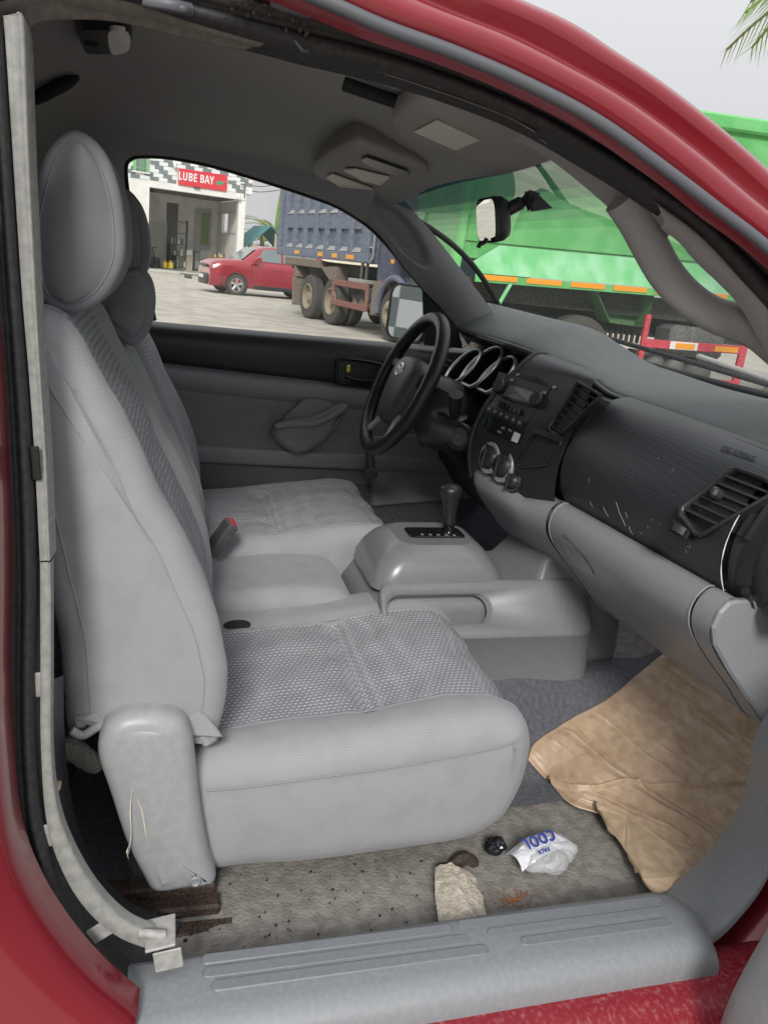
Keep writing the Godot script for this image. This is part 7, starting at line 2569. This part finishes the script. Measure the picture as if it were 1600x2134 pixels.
	for e in [[1.6, 0.68, 0.08, 0.95], [3.29, 0.6, 0.12, 0.78]]:
		st = mb()
		bx(st, Vector3(e[0], e[1], 0.003), Vector3(e[2], e[3], 0.06), 0.008)
		obj("post", st, M.guard_red, sg)
	st = mb()
	bx(st, Vector3(2.26, 0.767, 0.028), Vector3(0.46, 0.11, 0.006), 0.0, Basis(Vector3(0, 0, 1), 0.02))
	obj("white_mark", st, M.tile_white, sg)
	for e in [[2.28, 0.32], [2.98, 0.4]]:
		st = mb()
		bx(st, Vector3(e[0], 0.767 + 0.02 * (e[0] - 2.44), 0.035), Vector3(e[1], 0.08, 0.006), 0.0, Basis(Vector3(0, 0, 1), 0.02))
		obj("reflector", st, M.orange, sg)
	st = mb()
	bx(st, Vector3(2.62, 0.82, -0.4), Vector3(0.95, 0.44, 0.5), 0.06)
	for k in 2: bx(st, Vector3(2.4 + 0.4 * k, 0.82, -0.4), Vector3(0.05, 0.46, 0.52), 0.02)
	obj("fuel_tank", st, M.tank, t)
	for e in [[2.05, 0.45, 0.16], [2.4, 0.43, 0.17], [2.85, 0.38, 0.22]]:
		st = mb()
		lathe(st, Vector3(e[0], e[1], -0.2), Vector3(0.3, 0, 1), [[0.0, -0.6], [e[2], -0.6], [e[2], -0.04], [e[2] * 0.8, 0.0], [0.0, 0.02]], 20, false)
		obj("air_tank", st, M.tank, t)
	# chain over the tank
	st = mb()
	for k in 9: lathe(st, Vector3(2.45 + 0.012 * (k % 2), 1.02 - 0.03 * k, -0.1), Vector3(1 if k % 2 else 0, 0, 0 if k % 2 else 1), [[0.014, -0.004], [0.02, 0.0], [0.014, 0.004]], 8)
	obj("chain", st, M.steel, t)
	# cab out of the picture
	st = mb()
	bx(st, Vector3(6.2, 1.9, -1.2), Vector3(1.8, 2.4, 2.4), 0.1)
	obj("cab", st, M.green_paint, t)

# a leaf blade: a long narrow sheet along a bent midrib
func blade(st: SurfaceTool, path: PackedVector3Array, w: float, droop: float, up := Vector3.UP) -> void:
	var n := path.size()
	var l := PackedVector3Array()
	var r := PackedVector3Array()
	for i in n:
		var t := (path[mini(i + 1, n - 1)] - path[maxi(i - 1, 0)]).normalized()
		var s := t.cross(up).normalized()
		var k := w * pow(sin(PI * clampf((i + 0.35) / n, 0, 1)), 0.7)
		l.append(path[i] - s * k - Vector3(0, droop * k, 0)); r.append(path[i] + s * k - Vector3(0, droop * k, 0))
	grid(st, [l, path]); grid(st, [path, r])

func back_yard() -> void:
	# teal-roofed wooden shelter
	var h := thing("wooden_shelter", "small wooden shelter with a teal sheet roof behind the red car", "shelter", Vector3(4.87, 1.387, -46) * Vector3(1, 0, 1), 0.25)
	var st := mb()
	for s in [-1, 1]:
		st = mb()
		bx(st, Vector3(s * 0.75, 2.25, 0), Vector3(1.9, 0.05, 2.6), 0.0, Basis(Vector3(0, 0, 1), -s * 0.72))
		obj("roof_sheet", st, M.teal, h)
	for x in [-1.0, 0.35, 1.2]:
		for z in [-1.1, 1.1]:
			st = mb()
			bx(st, Vector3(x, 1.0 if absf(x) > 0.5 else 1.3, z), Vector3(0.12, 2.0 if absf(x) > 0.5 else 2.6, 0.12))
			obj("post", st, M.wood, h)
	for e in [[1.75, 2.4], [1.0, 2.4]]:
		st = mb()
		bx(st, Vector3(0.1, e[0], 1.12), Vector3(e[1], 0.1, 0.08))
		obj("rail", st, M.wood, h)
	st = mb()
	bx(st, Vector3(0, 0.45, 0.9), Vector3(2.2, 0.9, 0.08))
	obj("side_board", st, M.wood, h)
	var w := thing("yard_wall", "low cream boundary wall behind the shelter", "wall", Vector3(14, 0, -58), 0.1)
	w.set_meta("kind", "thing")
	st = mb()
	bx(st, Vector3(0, 1.0, 0), Vector3(26, 2.0, 0.25))
	obj("panel", st, M.wall_cream, w)
	st = mb()
	bx(st, Vector3(0, 2.03, 0), Vector3(26, 0.1, 0.35))
	obj("coping", st, M.render_white, w)
	# banana plants and palms behind
	var spots := [[Vector3(6.002, 2.302, -50) * Vector3(1, 0, 1), 5.2, "tall banana plant with one upright leaf behind the shelter"], [Vector3(4.864, 2.192, -54) * Vector3(1, 0, 1), 4.0, "bushy banana plant between the bay and the shelter"], [Vector3(5.93, 2.323, -56) * Vector3(1, 0, 1), 4.2, "drooping banana plant over the shelter roof"]]
	for e in spots:
		var p := thing("banana_plant", e[2], "plant", e[0], 0.0, "banana plants behind the yard")
		st = mb()
		tube(st, PackedVector3Array([Vector3.ZERO, Vector3(0.05, e[1] * 0.3, 0), Vector3(0, e[1] * 0.55, 0)]), [0.16, 0.13, 0.09], 8)
		obj("trunk", st, M.leaf_dry, p)
		for k in 12:
			st = mb()
			var an := TAU * k / 12.0 + rng.randf() * 0.5
			var d := Vector3(cos(an), 0, sin(an))
			var lift := rng.randf_range(0.4, 1.1) if k or e[1] < 5.0 else 2.4
			var L: float = e[1] * 0.5
			var path := PackedVector3Array()
			for i in 9:
				var u := i / 8.0
				path.append(Vector3(0, e[1] * 0.52, 0) + d * L * u * (0.35 if k == 0 and e[1] > 5.0 else 1.0) + UP * L * (lift * u - lift * 0.75 * u * u * (0.4 if k == 0 and e[1] > 5.0 else 1.0)))
			blade(st, path, 0.16 if k else 0.26, 0.3, UP if k or e[1] < 5.0 else Vector3(0.3, 0.1, 1))
			obj("leaf", st, M.leaf if k % 4 == 0 else M.leaf_dry, p)
	# cables in the sky
	for y in [0.0, 0.5]:
		var cbl := thing("overhead_cable", ("upper" if y > 0.1 else "lower") + " of two thin overhead cables at the corner of the service building", "cable", Vector3.ZERO, 0.0, "overhead cables")
		st = mb()
		tube(st, smooth(PackedVector3Array([bp(4.6, 4.4 + y * 0.5, -0.5), bp(6.5, 4.75 + y * 0.6, -1.5), bp(14.0, 7.0 + y, -4.0)]), 14), 0.02, 5)
		obj("wire", st, M.chassis, cbl)
	var pl := thing("cable_pole", "wooden pole carrying the overhead cables", "pole", bp(14.0, 0, -4.0))
	st = mb()
	tube(st, PackedVector3Array([Vector3.ZERO, Vector3(0, 8.2, 0)]), 0.12, 8)
	obj("pole", st, M.wood, pl)

# stands out of the picture to the rear; the driver's mirror shows it
func mirrored_wall() -> void:
	var w := thing("chequered_wall", "low chequered wall under a green board, seen in the outside mirror", "wall", Vector3(-9.0, 0, -5.4), PI / 2)
	w.set_meta("kind", "thing")
	var st := mb()
	bx(st, Vector3(0, 0.95, -0.1), Vector3(12, 1.9, 0.16))
	obj("backing", st, M.render_white, w)
	var pn := mb()
	bx(pn, Vector3.ZERO, Vector3(0.59, 0.44, 0.03), 0.004)
	var pm := done(pn)
	for r in 4:
		for k in 20: inst("panel", pm, M.tile_white if (k + r) % 2 else M.tile_grey, w, Transform3D(Basis.IDENTITY, Vector3(-5.7 + 0.6 * k, 0.24 + 0.45 * r, 0.0)))
	st = mb()
	bx(st, Vector3(0, 2.6, -0.1), Vector3(12, 1.3, 0.1), 0.01)
	obj("board", st, M.green_paint, w)

func palm() -> void:
	var base := Vector3(6.95, 0, -6.5)
	var p := thing("palm_tree", "feathery palm tree whose fronds hang beyond the green truck", "tree", base)
	var H := 4.75
	var st := mb()
	tube(st, smooth(PackedVector3Array([Vector3.ZERO, Vector3(0.15, H * 0.5, 0), Vector3(0, H, 0)]), 12), [0.24, 0.2, 0.18, 0.17, 0.16, 0.16, 0.15, 0.15, 0.15, 0.14, 0.14, 0.13], 10)
	obj("trunk", st, M.trunk, p)
	for k in 17:
		st = mb()
		var an := TAU * k / 17.0 + rng.randf() * 0.25
		var d := Vector3(cos(an), 0, sin(an))
		var L := rng.randf_range(1.15, 1.5)
		var lift := rng.randf_range(0.1, 0.9)
		var rib := PackedVector3Array()
		for i in 14:
			var u := i / 13.0
			rib.append(Vector3(0, H, 0) + d * L * u + UP * L * (lift * u - (lift * 0.6 + 0.5) * u * u))
		tube(st, rib, 0.016, 5)
		for i in range(2, 14):
			var t := (rib[i] - rib[i - 1]).normalized()
			var side := t.cross(UP).normalized()
			for s in [-1, 1]:
				for q in 2:
					var a := rib[i].lerp(rib[i - 1], q * 0.5)
					var l := 0.42 * sin(PI * clampf(i / 14.0, 0.1, 0.92)) * rng.randf_range(0.8, 1.15) + 0.12
					var b: Vector3 = a + (t * 0.75 + side * s * 0.75).normalized() * l + Vector3(0, -l * rng.randf_range(0.2, 0.6), 0)
					var w := t.cross((b - a).normalized()).normalized().cross((b - a).normalized()) * 0.01
					tri(st, a - w, a + w, b)
		obj("frond", st, M.leaf_dry if k % 3 else M.leaf, p)
